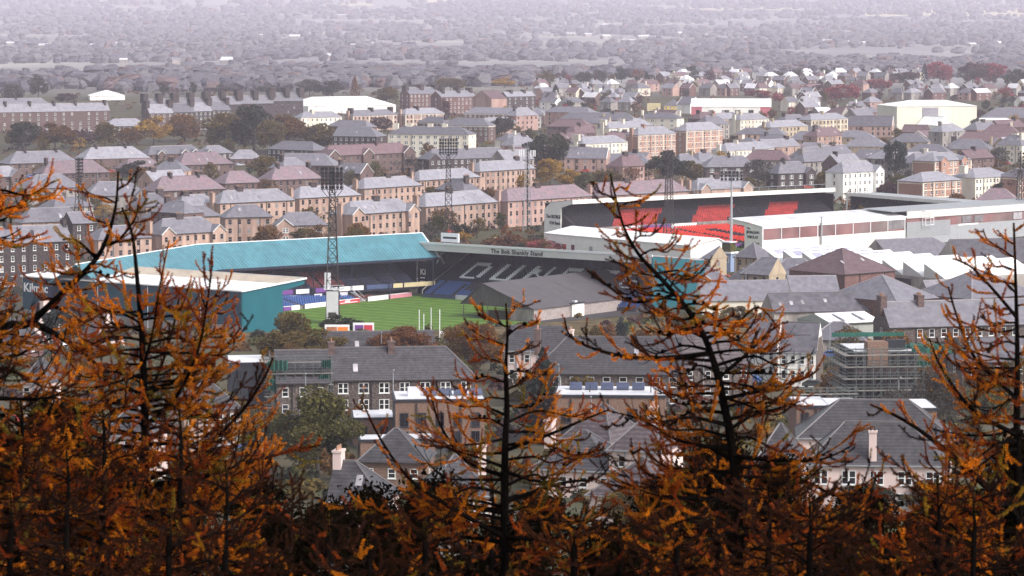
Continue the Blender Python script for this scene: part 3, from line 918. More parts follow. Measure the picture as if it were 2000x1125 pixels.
H('works', 'brick works with a big pyramid roof, two rooflights and a chimney', 1650, 1748, 532, 2, 'redstone', 'redtile', 'works', th=40, dep=21, ch=(), rise=6.0, ends='hh', win=None, skylights=((.2, .45), (.62, .5)), gch=())
H('works', 'red brick works with a hipped slate roof, in front of the pyramid roof', 1752, 1830, 585, 2, 'redstone', 'slate', 'works', th=42, dep=22, ch=(), rise=5.2, ends='hh', win=None)
H('house', 'grey roofed low building right of the hipped brick works', 1822, 1862, 588, 1, 'grime', 'slate', th=30, ch=(), rise=5, dep=8, ends='gg', skylights=((.3, .5),), win=None)
H('works', 'large hipped slate roof by the right hand larch', 1898, 2030, 579, 2, 'redstone', 'slate', 'works', th=36, dep=20, ch=(), rise=5.6, ends='hh', win=None)
H('hall', 'low cream walled hall with two slate roofs behind the terrace', 1548, 1642, 580, 1, 'cream', 'slate', 'hall', th=8, dep=12, ch=(), rise=5, ends='gg', win=None)
H('hall', 'long low cream walled hall left of the two roofed hall', 1372, 1544, 586, 1, 'cream', 'slate', 'hall', th=8, dep=10, ch=(), rise=4.6, ends='gg', win=None)
H('hall', 'long dark slate shed with small rooflights above the pale green shed', 1512, 1716, 608, 1, 'grime', 'darkslate', 'hall', th=10, dep=12, ch=(), rise=4.0, ends='gg', win=None, skylights=((.08, .4), (.19, .45), (.30, .48), (.52, .55)))
H('terrace', 'long dark stone terrace with white sash windows left of the right larch', 1738, 2040, 636, 2, 'greystone', 'slate', T, th=14, dep=10, ch=(.24, .0), chw=(1.4, 2.6), rise=5, ends='gg', cols=13, pipes=3, win='w', ww=1.2, wh=1.75)
H('house', 'grey stone house end at the right edge behind the larch trunk', 1880, 2060, 706, 2, 'greystone', 'darkslate', T, th=10, ch=(), rise=4, cols=4)
# --- near middle
H('terrace', 'long dark roofed terrace below the pitch, behind autumn trees', 632, 850, 692, 1, 'greystone', 'nearslate', T, th=6, dep=9, ch=(), rise=4.2, ends='gg', win=None)
H('house', 'cream harled house with slate roof and dark chimney, right of the brown tree', 985, 1104, 686, 2, 'pinkwhite', 'nearslate', th=-10, dep=9, ch=(), rise=4.4, ends='gg', cols=4, ww=1.0, wh=1.6, gch='r')
H('terrace', 'dark stone terrace with two tall chimneys behind the flat roofed brick flats', 650, 930, 741, 2, 'greystone', 'nearslate', T, th=6, dep=10, ch=(.0, .42), chw=(1.1, 2.4), rise=5.0, ends='gh', cols=7, ww=1.7, wh=1.75, win='pair', pipes=2, chh=1.0)
H('terrace', 'broad dark stone terrace behind the solar panelled brick flats', 1040, 1330, 730, 2, 'greystone', 'nearslate', T, th=-4, dep=12, ch=(.02,), rise=5.8, ends='hg', cols=9, ww=1.3, wh=1.7, pipes=2)
H('house', 'mauve roofed stone house behind the central larch trunk', 1330, 1470, 716, 2, 'greystone', 'neartile', T, th=14, dep=12, ch=(), rise=6.5, ends='gh', cols=4)
H('house', 'white harled house with dark slate roof beside the scaffolding', 1522, 1594, 688, 2, 'white', 'darkslate', th=-12, dep=10, ch=(), rise=5.2, ends='gg', cols=4, gwin=1, ww=.9, wh=1.6)
H('house', 'white harled house with grey gable, left of the one by the scaffolding', 1460, 1516, 680, 2, 'white', 'darkslate', th=-12, dep=10, ch=(), rise=5, ends='gg', cols=3, ww=.9, wh=1.6)
H('house', 'low slate roof tucked behind the scaffolded building', 1580, 1690, 664, 1, 'grime', 'slate', th=-8, dep=10, ch=(), rise=3.4, win=None)
H('house', 'small white house with a slate roof below the works wall, left edge', 20, 68, 640, 1, 'pinkwhite', 'nearslate', th=-30, dep=9, ch=(.9,), rise=4.4, ends='hg', cols=2)
H('house', 'red brick house with white window at the left edge', -30, 44, 668, 1, 'redstone', 'nearslate', th=-20, dep=9, ch=(), rise=4.4, cols=2)
H('house', 'white gabled house with grey roof behind the left larch stem', 158, 190, 648, 1, 'pinkwhite', 'neartile', th=-40, dep=8, ch=(.9,), rise=3.4, ends='hg', gwin=2, cols=2)
H('house', 'pale house low at left behind the dark larch', 44, 92, 748, 2, 'pinkwhite', 'nearslate', th=-14, dep=6, ch=(), rise=4, cols=3)
H('house', 'pale stone house behind the orange larch boughs at left', 200, 300, 850, 2, 'pinkwhite', 'nearslate', th=-6, dep=9, ch=(), rise=4, cols=3)
H('house', 'tan house behind the orange larch boughs, left of the round green tree', 360, 470, 800, 2, 'tan', 'nearslate', th=20, dep=9, ch=(), rise=4.4, cols=4)
# --- new brick flats
H('flats', 'new brick flats with flat pale roof and black end wall', 772, 946, 784, 2, 'brick', 'flatroof', 'flats', th=4, dep=10, ch=(), ends='ff', cols=5, win='bdark', ww=1.3, wh=2.1, he=7.2, wz=.6, pipes=2, gwin=0)
H('flats', 'lower brick wing with pale flat roof left of the black end wall', 690, 770, 820, 1, 'brick', 'flatroof', 'flats', th=4, dep=9, ch=(), ends='ff', cols=2, win='bdark', ww=1.2, wh=2.1, he=3.6, wz=.5, gwin=0)
H('flats', 'new brick flats with a row of solar panels on the pale flat roof', 1084, 1300, 776, 2, 'brick', 'flatroof', 'flats', th=-3, dep=11, ch=(), ends='ff', cols=5, win='bdark', ww=1.6, wh=2.2, he=7.4, wz=.7, gwin=0)
H('flats', 'brick flats with tall dark windows left of the black panelled block', 1556, 1620, 797, 3, 'brick', 'flatroof', 'flats', th=2, dep=10, ch=(), ends='ff', cols=2, win='bdark', ww=1.1, wh=2.1, he=9, wz=.7, gwin=0)
H('flats', 'black panelled link block between two brick blocks', 1620, 1684, 799, 3, 'charcoal', 'flatroof', 'flats', th=2, dep=9.6, ch=(), ends='ff', cols=2, win='bdark', ww=.7, wh=1.9, he=9, wz=.7, gwin=0)
H('flats', 'brick flats right of the black panelled block, behind a bare tree', 1684, 1830, 802, 3, 'brick', 'flatroof', 'flats', th=2, dep=10, ch=(), ends='ff', cols=4, win='bdark', ww=1.0, wh=2.0, he=9, wz=.7, gwin=0)
# --- nearest houses
H('bungalow', 'slate roofed house tight behind the cream villa with the white chimney', 1560, 1860, 856, 2, 'pinkwhite', 'nearslate', 'house', th=-4, dep=12, ch=(), rise=4.6, cols=4)
H('villa', 'cream villa with hipped slate roof and tall white chimney', 1576, 1850, 908, 2, 'pinkwhite', 'nearslate', 'house', th=-5, dep=10, ch=(), rise=4.8, cols=5, win='pair', ww=1.75, wh=1.75, frontch=1, pipes=1, eave_ch=(.47,), wz=.7)
H('house', 'small slate roofed house behind the middle larch, left', 640, 748, 980, 1, 'pinkwhite', 'nearslate', th=-10, dep=9, ch=(.05,), rise=4.2, ends='gh', cols=3, skylights=((.5, .5),))
H('house', 'dark roof peeping behind the small slate roofed house', 700, 830, 902, 1, 'brick', 'nearslate', th=-6, dep=9, ch=(), rise=4, cols=3)
H('bungalow', 'slate roofed bungalow right of the middle larch, with a white chimney', 1040, 1200, 918, 1, 'pinkwhite', 'nearslate', 'house', th=-16, dep=11, ch=(.08,), rise=4.6, cols=4)
H('house', 'house with a ribbed grey tile roof beside the bungalow chimney', 1100, 1190, 858, 2, 'pinkwhite', 'neartile', th=-30, dep=10, ch=(), rise=4.4, cols=2)
H('house', 'ribbed tile roofed house behind the central larch stem', 1190, 1290, 880, 2, 'pinkwhite', 'neartile', th=-20, dep=10, ch=(.6,), rise=4, cols=2)
H('house', 'grey tiled house low behind the yellow bush', 1150, 1290, 970, 1, 'pinkwhite', 'neartile', th=-24, dep=12, ch=(), rise=4, cols=2)
H('house', 'low roofs and white windows behind the middle larch boughs', 830, 960, 968, 1, 'pinkwhite', 'nearslate', th=6, dep=9, ch=(.9,), rise=4.4, cols=4)
H('house', 'pale house end behind the larch at right of centre', 1480, 1556, 900, 2, 'pinkwhite', 'nearslate', th=-10, dep=9, ch=(), rise=4.2, cols=2)
dm('bluetower', (.22, .28, .42), rough=.6, namt=.08)
dm('palegreen', (.36, .37, .34), rough=.6, nscale=.4, namt=.05)
dm('solarpale', (.36, .35, .47), rough=.25, spec=.6, namt=.1)
dm('tint', (.20, .17, .165), rough=.2, spec=.5, nscale=.12, namt=.35, col2=(.24, .12, .12), c2scale=.07, c2amt=1.0)
# ------------------------------------------------------------------ football ground with the teal roof
def text(body, size, parent, loc, ux, up, m, name='lettering', ext=.03, space=1.0, align='LEFT'):
    cu = bpy.data.curves.new(name, 'FONT')
    cu.body = body
    cu.size = size
    cu.extrude = ext
    cu.offset = size * .022
    cu.space_character = space
    cu.align_x = align
    cu.resolution_u = 2
    cu.materials.append(m)
    o = bpy.data.objects.new(name, cu)
    C.objects.link(o)
    ux, up = Vector(ux).normalized(), Vector(up).normalized()
    nz = ux.cross(up)
    mt = Matrix((ux, up, nz)).transposed().to_4x4()
    mt.translation = Vector(loc)
    me = bpy.data.meshes.new_from_object(o)
    bpy.data.objects.remove(o)
    q = link(name, me, parent)
    q.matrix_local = mt
    return q

def root(name, label, cat, loc=(0, 0, 0), group=None):
    return empty(name, loc, 0, label, cat, group)

class Off(MB):                        # mesh given in world places, stored relative to its thing
    def __init__(s, org):
        super().__init__()
        s.o = Vector(org)
    def mesh(s, name, mats, smooth=False):
        s.v = [tuple(Vector(p) - s.o) for p in s.v]
        return super().mesh(name, mats, smooth)

def pitch():
    b = MB()
    b.poly([SF(-54, -5, .05), SF(62, -5, .05), SF(62, 45, .05), SF(19, 45, .05), SF(19, 70, .05), SF(-54, 70, .05)][::-1])
    m = bpy.data.materials.new('pitch_grass')
    m.use_nodes = True
    N, L = m.node_tree.nodes, m.node_tree.links
    bs = N['Principled BSDF']
    bs.inputs['Roughness'].default_value = .9
    bs.inputs['Specular IOR Level'].default_value = .15
    g = N.new('ShaderNodeNewGeometry')
    mp = N.new('ShaderNodeMapping')
    mp.inputs['Rotation'].default_value = (0, 0, -math.atan2(.8, .6))
    L.new(g.outputs['Position'], mp.inputs['Vector'])
    wv = N.new('ShaderNodeTexWave')
    wv.inputs['Scale'].default_value = .055
    wv.inputs['Distortion'].default_value = 1.2
    wv.inputs['Detail'].default_value = 2
    L.new(mp.outputs[0], wv.inputs['Vector'])
    n = N.new('ShaderNodeTexNoise')
    n.inputs['Scale'].default_value = .35
    n.inputs['Detail'].default_value = 8
    L.new(g.outputs['Position'], n.inputs['Vector'])
    ad = N.new('ShaderNodeMath'); ad.operation = 'MULTIPLY_ADD'
    ad.inputs[1].default_value = .28
    L.new(wv.outputs['Fac'], ad.inputs[0]); L.new(n.outputs[0], ad.inputs[2])
    r = N.new('ShaderNodeValToRGB')
    e = r.color_ramp.elements
    e[0].position, e[0].color = .38, (.046, .098, .014, 1)
    e[1].position, e[1].color = .85, (.105, .19, .028, 1)
    L.new(ad.outputs[0], r.inputs[0])
    L.new(r.outputs[0], bs.inputs['Base Color'])
    o = b.build('pitch', m)
    o['kind'] = 'structure'
    o['label'] = 'green grass football pitch'
    t = MB()                          # worn track round it
    t.poly([SF(-56, -9, .02), SF(66, -9, .02), SF(66, 72, .02), SF(-56, 72, .02)][::-1])
    q = t.build('pitch_surround', M['darkconcrete'])
    q['kind'] = 'structure'
pitch()

def seat_rows(b, P0, along, back, n, dr, dz, L, colfn, step=.95):
    """rows of seats: P0 front-left place, along = unit vector of a row, back = unit vector up the rake"""
    for r in range(n):
        k = int(L / step)
        for i in range(k):
            m = colfn(r, i, k)
            if m is None: continue
            p = P0 + along * (i * step + .1) + back * (r * dr) + Vector((0, 0, r * dz))
            a, c = along * (step * .72), back * .42
            q = [p, p + a, p + a + c, p + c]
            b.prism([x + Vector((0, 0, .3)) for x in q], (0, 0, .14), m)
            q = [p + c, p + a + c, p + a + c + back * .1, p + c + back * .1]
            b.prism([x + Vector((0, 0, .3)) for x in q], (0, 0, .62), m)

def terrace_steps(b, P0, along, back, n, dr, dz, L, m=0):
    for r in range(n):
        p = P0 + back * (r * dr) + Vector((0, 0, r * dz))
        z0 = P0.z - 1.5
        q = [p, p + along * L, p + along * L + back * dr, p + back * dr]
        b.prism([Vector((x.x, x.y, z0)) for x in q], (0, 0, p.z - z0), m)

def main_stand():
    Er = Vector((-19.6, 889, 0)); K = Vector((-74.5, 849, 0)); El = Vector((-96.6, 788, 0))
    dr = (Er - K).normalized(); dl = (K - El).normalized()
    nr = Vector((-dr.y, dr.x, 0)); nl = Vector((-dl.y, dl.x, 0))
    org = K
    rt = root('main_stand', 'old kinked grandstand under a huge teal roof along the far touchline', 'grandstand', org)
    ze, zr, dd = 10.3, 16.2, 8.0
    Kr = K + (nr + nl).normalized() * dd / math.cos(math.acos(max(-1, min(1, nr.dot(nl)))) / 2)
    Rr, Rl = Er + nr * dd, El + nl * dd
    V = lambda p, z: Vector((p.x, p.y, z))
    Kb = K + (nr + nl).normalized() * 16.5
    # roof in sheets; each half of the front slope is cut at a seam
    for nm, (e0, r0, e1, r1) in (('right', (K, Kr, Er, Rr)), ('left', (El, Rl, K, Kr))):
        for a, c in ((0, .45), (.45, 1)):
            b = Off(org)
            f = .0 if a == 0 else .05
            def at(e, r, t): return V(e.lerp(r, t), ze + (zr - ze) * t + f)
            q = [at(e0, r0, a), at(e1, r1, a), at(e1, r1, c), at(e0, r0, c)]
            b.prism(q, (0, 0, .28))
            b.build('roof_sheet', M['teal'], rt)
        b = Off(org)
        n_ = int((e1 - e0).length / 1.0)
        for i in range(1, n_):
            q0, q1 = e0.lerp(e1, i / n_), r0.lerp(r1, i / n_)
            b.bar(V(q0, ze + .32), V(q1, zr + .32), .055, k=3)
        o = b.build('roof_ribs', M['teal'], rt); o['kind'] = 'stuff'
    b = Off(org)
    for e0, e1, n_ in ((K, Er, nr), (El, K, nl)):
        r0 = Kr if e0 is K else e0 + n_ * dd
        r1 = Kr if e1 is K else e1 + n_ * dd
        b.prism([V(r0, zr), V(r1, zr), V(r1 + n_ * 8, ze + 1), V(r0 + n_ * 8, ze + 1)], (0, 0, .25))
    b.build('rear_roof', M['teal'], rt)
    b = Off(org)
    b.bar(V(Er, ze + .15) + dr * .1, V(Rr, zr + .2) + dr * .1, .28)
    b.bar(V(Rl, zr + .3), V(Kr, zr + .3), .16); b.bar(V(Kr, zr + .3), V(Rr, zr + .3), .16)
    b.build('verge', M['adwhite'], rt)
    b = Off(org)
    for e0, e1 in ((K, Er), (El, K)):
        d = (e1 - e0).normalized(); n_ = Vector((-d.y, d.x, 0))
        b.prism([V(e0, ze - .5), V(e1, ze - .5), V(e1, ze + .15), V(e0, ze + .15)], -n_ * .15)
    b.build('roof_fascia', M['navy'], rt)
    # back and end walls
    b = Off(org)
    for e0, e1, n_ in ((K, Er, nr), (El, K, nl)):
        b.prism([V(e0 + n_ * 15, -1), V(e1 + n_ * 15, -1), V(e1 + n_ * 15, 11), V(e0 + n_ * 15, 11)], n_ * .3)
    e = Er - dr * 6
    b.prism([V(e + nr * 2, 3), V(e + nr * 15, 3), V(e + nr * 15, 11), V(e + nr * 8, 15.5), V(e + nr * 2, 11)], dr * .3)
    b.build('rear_wall', M['navy'], rt)
    # upper deck with seats
    b, s = Off(org), Off(org)
    rnd = random.Random(4)
    for e0, d, n_, L in ((K, dr, nr, 60), (El, dl, nl, 62)):
        terrace_steps(b, V(e0 + n_ * 1.0 + d * 1, 3.6), d, n_, 14, .9, .46, L)
        def col(r, i, k, e0=e0):
            t = i / k
            if int(t * 10) != int((i - 1) / k * 10): return None
            if e0 is K: return 1 if (.18 < t < .3 and r < 9) or (.45 < t < .62 and r < 8) else 0
            return 0
        seat_rows(s, V(e0 + n_ * 1.1 + d * 1, 3.6), d, n_, 14, .9, .46, L, col)
    b.build('upper_deck', M['darkconcrete'], rt)
    o = s.build('upper_seats', [M['darkseat'], M['maroonseat']], rt); o['kind'] = 'stuff'
    # parapet with advertising panels
    b = Off(org)
    for e0, d, n_, L in ((K, dr, nr, 62), (El, dl, nl, 62)):
        b.prism([V(e0 + n_ * .6, 2.4), V(e0 + n_ * .6 + d * L, 2.4), V(e0 + n_ * .6 + d * L, 4.2), V(e0 + n_ * .6, 4.2)], n_ * .3)
    b.build('parapet', M['navy'], rt)
    for t0, t1, k in ((.2, 4.5, 'adwhite'), (6, 8.5, 'adwhite'), (10, 16, 'navylight'), (17.5, 22, 'adpurple'), (23, 27, 'adwhite'), (29, 33, 'adpurple'), (34.5, 44, 'adwhite'), (45, 53, 'navylight'), (53.5, 56.5, 'adgold'), (57, 67, 'adgold')):
        p = Off(org)
        q0, q1 = K + dr * t0 + nr * .55, K + dr * t1 + nr * .55
        p.prism([V(q0, 2.9), V(q1, 2.9), V(q1, 4.05), V(q0, 4.05)], -nr * .12)
        p.build('advertising_panel', M[k], rt)
    for t0 in (4.8, 12, 20, 28, 36):
        p = Off(org)
        q0, q1 = K + dr * t0 - nr * .4, K + dr * (t0 + 2.4) - nr * .4
        p.prism([V(q0, .9), V(q1, .9), V(q1, 2.7), V(q0, 2.7)], -nr * .12)
        p.build('entrance_panel', M['flatroof'], rt)
    # columns under the front edge
    for t in (4, 16, 28, 40, 52, 66):
        p = Off(org)
        p.bar(V(K + dr * t - nr * .1, -.2), V(K + dr * t - nr * .1, ze), .17)
        p.build('column', M['navy'], rt)
    # lower enclosure between the kinked front and the touchline
    b, s = Off(org), Off(org)
    T0 = SF(0, -3.2)
    wn = -SW
    terrace_steps(b, SF(-40, -3.4, .7), SU, wn, 12, .9, .17, 92)
    def col2(r, i, k):
        u_ = -40 + i * .95
        if 8.5 < u_ < 11 or 27 < u_ < 29 or -14 < u_ < -11: return None
        w_ = -3.4 - r * .9
        # stay in front of the kinked stand
        p = SF(u_, w_ - 1.2)
        if (p - K).dot(nr) > -.3 and (p - K).dot(dr) > 0: return None
        if (p - K).dot(nl) > -.3 and (p - K).dot(dr) <= 0: return None
        if u_ > 33: return None if r > 5 else 1
        return 0
    seat_rows(s, SF(-40, -3.6, .7), SU, wn, 12, .9, .17, 90, col2)
    b.build('lower_terrace', M['concrete'], rt)
    o = s.build('lower_seats', [M['blueseat'], M['maroonseat']], rt); o['kind'] = 'stuff'
    # white stair
    b = Off(org)
    for i in range(7):
        p = SF(33 + i * .5, -3.3 - (6 - i) * .1, .3 + (6 - i) * .38)
        b.prism([p, p + SU * .55, p + SU * .55 + wn * 1.6, p + wn * 1.6], (0, 0, .12))
    for sgn in (0, 1.6):
        b.bar(SF(33, -3.3 - sgn, 3.7), SF(36.4, -3.3 - sgn, 1.2), .06)
    b.build('stair', M['flatroof'], rt)
main_stand()

# pitch-side boards, each a thing that could be lifted away
bd = [(-14, -6, 'adwhite', None), (-5.6, 2, 'adwhite', None), (3, 6, 'adpurple', None), (6.2, 9.4, 'adwhite', None), (11.5, 21.5, 'adwhite', None), (24.5, 33.5, 'adred', None), (37, 45.5, 'adwhite', None), (46, 55.5, 'adpink', None)]
bl = ['white board at the left end of the touchline by the teal end wall', 'white board with rounded panel second along the far touchline', 'dark purple board left of the big floodlight legs', 'short white board just left of the big floodlight legs',
      'white board right of the big floodlight legs', 'red and white board left of the white stair', 'long white board right of the white stair', 'pink board at the far right of the touchline']
for (a, c, k, _), lb in zip(bd, bl):
    o_ = SF(a, -2.6)
    t = root('pitch_board', lb, 'advertising board', o_, 'boards along the far touchline')
    b = Off(o_); b.prism([SF(a, -2.6, .1), SF(c, -2.6, .1), SF(c, -2.6, 1.15), SF(a, -2.6, 1.15)], -SW * .15); b.build('panel', M[k], t)
    f = Off(o_)
    f.prism([SF(a, -2.55, 1.15), SF(c, -2.55, 1.15), SF(c, -2.55, 1.28), SF(a, -2.55, 1.28)], -SW * .2)
    if k == 'adred':
        f.prism([SF(a + 1, -2.5, .35), SF(c - 1, -2.5, .35), SF(c - 1, -2.5, .5), SF(a + 1, -2.5, .5)], -SW * .05)
        f.prism([SF(a + 3, -2.5, .6), SF(c - 4, -2.5, .6), SF(c - 4, -2.5, .95), SF(a + 3, -2.5, .95)], -SW * .05)
    f.build('frame', M['adwhite'], t)
t = root('dugout_mat', 'white flat sheet lying on the grass near the teal end wall', 'sheet', SF(-3.5, .6))
b = Off(SF(-3.5, .6)); b.prism([SF(-9, 0, .1), SF(-2, 0, .1), SF(-3, 1.6, .1), SF(-10, 1.6, .1)], (0, 0, .08)); b.build('sheet', M['adwhite'], t)

def end_stand_left():
    z0 = 12.5
    Rr, Ll = Vector((-62.2, 762.4, 0)), Vector((-118.7, 803.7, 0))
    al = (Ll - Rr).normalized(); L = (Ll - Rr).length
    bk = Vector((-al.y, al.x, 0))
    if bk.y < 0: bk = -bk
    org = Rr + Vector((0, 0, 3))
    rt = root('end_stand', 'stand with shaded teal rear wall and white and beige roof, left of the pitch', 'grandstand', org)
    def P(s, t, z): 
        q = Rr + al * s + bk * t
        return Vector((q.x, q.y, z))
    b = Off(org)
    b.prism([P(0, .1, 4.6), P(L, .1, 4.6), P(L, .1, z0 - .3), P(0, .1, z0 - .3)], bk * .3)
    b.build('rear_wall', M['tealshade'], rt)
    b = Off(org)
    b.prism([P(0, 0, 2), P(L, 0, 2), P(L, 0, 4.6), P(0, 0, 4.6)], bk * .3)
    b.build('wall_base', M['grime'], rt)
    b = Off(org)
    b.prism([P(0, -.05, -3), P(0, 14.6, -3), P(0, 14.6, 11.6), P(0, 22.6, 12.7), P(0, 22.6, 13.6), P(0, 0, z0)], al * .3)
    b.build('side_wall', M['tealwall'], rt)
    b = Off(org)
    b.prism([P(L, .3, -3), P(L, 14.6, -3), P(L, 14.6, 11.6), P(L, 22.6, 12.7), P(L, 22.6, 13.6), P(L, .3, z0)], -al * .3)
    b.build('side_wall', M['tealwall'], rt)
    zt = lambda t: z0 + .02 + 1.35 * t / 22.9
    for a, c, k in ((-.4, 12.6, 'whiteroof'), (12.6, 22.9, 'beigeroof')):
        b = Off(org)
        b.prism([P(-.3, a, zt(a)), P(L + .3, a, zt(a)), P(L + .3, c, zt(c)), P(-.3, c, zt(c))], (0, 0, .3 if k == 'whiteroof' else .27))
        b.build('roof_sheet', M[k], rt)
    b = Off(org)
    b.prism([P(-.35, 0, z0 - .05), P(-.35, 23, zt(23)), P(-.35, 23, zt(23) + .36), P(-.35, 0, z0 + .36)], -al * .1)
    b.prism([P(-.35, 23, zt(23) - .1), P(L, 23, zt(23) - .1), P(L, 23, zt(23) + .4), P(-.35, 23, zt(23) + .4)], bk * .12)
    b.build('roof_trim', M['adwhite'], rt)
    for s in (12.5, 29, 45, 60):
        b = Off(org); b.bar(P(s, -.12, 2.4), P(s, -.12, z0 - .3), .09); b.build('downpipe', M['adwhite'], rt)
    b = Off(org)
    b.prism([P(L - 11.5, -.05, z0 - 4.4), P(L - .3, -.05, z0 - 4.4), P(L - .3, -.05, z0 - 1.0), P(L - 11.5, -.05, z0 - 1.0)], bk * .1)
    b.build('sign_panel', M['tealshade'], rt)
    text('Kilmac', 3.0, rt, P(L - .5, -.14, z0 - 3.5) - org, -al, (0, 0, 1), M['adwhite'], ext=.04)
    # seats inside, seen from the pitch side
    s = Off(org)
    terrace_steps(s, P(1, 14, 1.2), al, -bk, 12, .95, .5, L - 2)
    s.build('terrace', M['concrete'], rt)
    s = Off(org)
    seat_rows(s, P(1, 14, 1.2), al, -bk, 12, .95, .5, L - 2, lambda r, i, k: 0)
    o = s.build('seats', M['darkseat'], rt); o['kind'] = 'stuff'
end_stand_left()

def end_stand_right():
    org = SF(55, 0)
    rt = root('end_stand', 'navy seated stand with letters in white seats under a long lettered grey fascia', 'grandstand', org)
    b = Off(org)
    b.prism([SF(60, -3, 12.2), SF(60, 72, 12.2), SF(60, 72, 14.1), SF(60, -3, 14.1)], SU * .35)
    b.build('roof_fascia', M['fascia'], rt)
    b = Off(org)
    b.prism([SF(59.9, -3.2, 14.1), SF(59.9, 72.2, 14.1), SF(84, 72.2, 11.6), SF(84, -3.2, 11.6)], (0, 0, .3))
    b.build('roof', M['galv'], rt)
    b = Off(org); b.prism([SF(59.8, -3.3, 13.95), SF(59.8, 72.3, 13.95), SF(59.8, 72.3, 14.5), SF(59.8, -3.3, 14.5)], SU * .3); b.build('roof_edge', M['adwhite'], rt)
    text('The Bob Shankly Stand', 1.62, rt, SF(59.9, 20.6, 12.55) - org, SW, (0, 0, 1), M['ink'], space=1.12)
    b = Off(org)
    b.prism([SF(60, 72.0, -2), SF(84, 72.0, -2), SF(84, 72.0, 11.5), SF(60, 72.0, 13.9)], SW * .3)
    b.build('side_wall', M['tealwall'], rt)
    b = Off(org)
    b.prism([SF(62, -3, -2), SF(84, -3, -2), SF(84, -3, 11.5), SF(62, -3, 13.8)], SW * .3)
    b.build('side_wall', M['navy'], rt)
    b = Off(org)
    b.prism([SF(83.6, -2.7, -2), SF(83.6, 72, -2), SF(83.6, 72, 11.5), SF(83.6, -2.7, 11.5)], SU * .3)
    b.build('rear_wall', M['navy'], rt)
    for i in range(9):                     # dull panels along the back wall
        b = Off(org)
        b.prism([SF(83.4, 1 + i * 8, 9.6), SF(83.4, 7 + i * 8, 9.6), SF(83.4, 7 + i * 8, 11.2), SF(83.4, 1 + i * 8, 11.2)], SU * .1)
        b.build('wall_panel', M['navylight'], rt)
    for i in range(7):
        b = Off(org); b.bar(SF(79, 4 + i * 11, 8), SF(79, 4 + i * 11, 12.2), .2); b.build('column', M['navy'], rt)
    b = Off(org)
    b.prism([SF(61.5, -2.4, 1), SF(66, -2.4, 1), SF(66, -2.4, 9), SF(61.5, -2.4, 9)], SW * -.2)
    b.build('column', M['navy'], rt)
    b = Off(org)
    b.prism([SF(60.5, -4.6, .5), SF(60.5, -1.2, .5), SF(60.5, -1.2, 9.2), SF(60.5, -4.6, 9.2)], SU * .3)
    b.build('sign_panel', M['navy'], rt)
    text('Ki', 2.2, rt, SF(60.3, -3.6, 5.6) - org, SW, (0, 0, 1), M['adwhite'])
    b = Off(org)
    for a in range(3):
        b.prism([SF(60.3, -3.6, 4.6 - a * 1.0), SF(60.3, -2.0, 4.6 - a * 1.0), SF(60.3, -2.0, 4.9 - a * 1.0), SF(60.3, -3.6, 4.9 - a * 1.0)], SU * .1)
    b.build('sign_lettering', M['adwhite'], rt)
    # crest: white slanted strokes on the inside of the navy wall
    b = Off(org)
    b.bar(SF(66, -2.5, 8.2), SF(69.5, -2.5, 12.4), .28); b.bar(SF(65.5, -2.5, 11.4), SF(70, -2.5, 10.6), .2); b.bar(SF(67.5, -2.5, 10.4), SF(69.6, -2.5, 8.0), .24)
    b.build('crest', M['flatroof'], rt)
    b = Off(org)
    n, dr, dz = 26, .86, .36
    terrace_steps(b, SF(56, 1, .8), SW, SU, n, dr, dz, 69)
    b.build('terrace', M['darkconcrete'], rt)
    font = {'D': ['1111.', '1...1', '1...1', '1...1', '1...1', '1...1', '1111.'], 'U': ['1...1', '1...1', '1...1', '1...1', '1...1', '1...1', '11111'],
            'N': ['1...1', '11..1', '11..1', '1.1.1', '1..11', '1..11', '1...1'], 'E': ['11111', '1....', '1....', '1111.', '1....', '1....', '11111']}
    def col(r, i, k):
        w_ = i * .5
        for li, ch in enumerate('DUNDEE'):
            a = 4.6 + li * 10.2
            if a <= w_ < a + 6.5 and 10 <= r < 20:
                cx, cyy = int((w_ - a) / 1.3), int((19 - r) / 1.43)
                if font[ch][min(cyy, 6)][min(cx, 4)] == '1': return 2
        if r < 7 and 8.5 < w_ < 10.5: return None
        if 2 < r < 9 and 10.5 < w_ < 15.5: return None
        for g in (2.2, 14.0, 24.6, 34.8, 45, 55.2):
            if abs(w_ - g) < .4: return None
        return 1 if r < 8 else 0  # lighter front rows: daylight reaching under the roof put into seat colour
    s = Off(org)
    seat_rows(s, SF(56.1, 1, .8), SW, SU, n, dr, dz, 69, col, step=.5)
    o = s.build('seats', [M['darkseat'], M['blueseat'], M['whiteseat']], rt); o['kind'] = 'stuff'
    b = Off(org)
    b.prism([SF(55.4, 1, .1), SF(55.4, 12, .1), SF(55.4, 12, 1.0), SF(55.4, 1, 1.0)], SU * .2)
    b.build('front_board', M['navylight'], rt)
    b = Off(org)
    b.prism([SF(55.4, 12.2, .1), SF(55.4, 26, .1), SF(55.4, 26, 1.3), SF(55.4, 12.2, 1.3)], SU * .2)
    b.build('front_board', M['flatroof'], rt)
    b = Off(org)
    b.bar(SF(56, .6, 2.0), SF(79, .6, 11.6), .1); b.bar(SF(56, .6, .6), SF(56, .6, 2.0), .1)
    b.build('rail', M['galv'], rt)
    # small hut-shaped sign on the roof edge
    t = root('roof_sign', 'small white sign board on the grey roof edge left of the lettering', 'sign', SF(62, 6, 14.3))
    b = Off(SF(62, 6, 14.3)); b.prism([SF(62, 2.2, 14.6), SF(62, 8.2, 14.6), SF(62, 8.2, 17.0), SF(62, 2.2, 17.0)], SU * .3); b.build('panel', M['adwhite'], t)
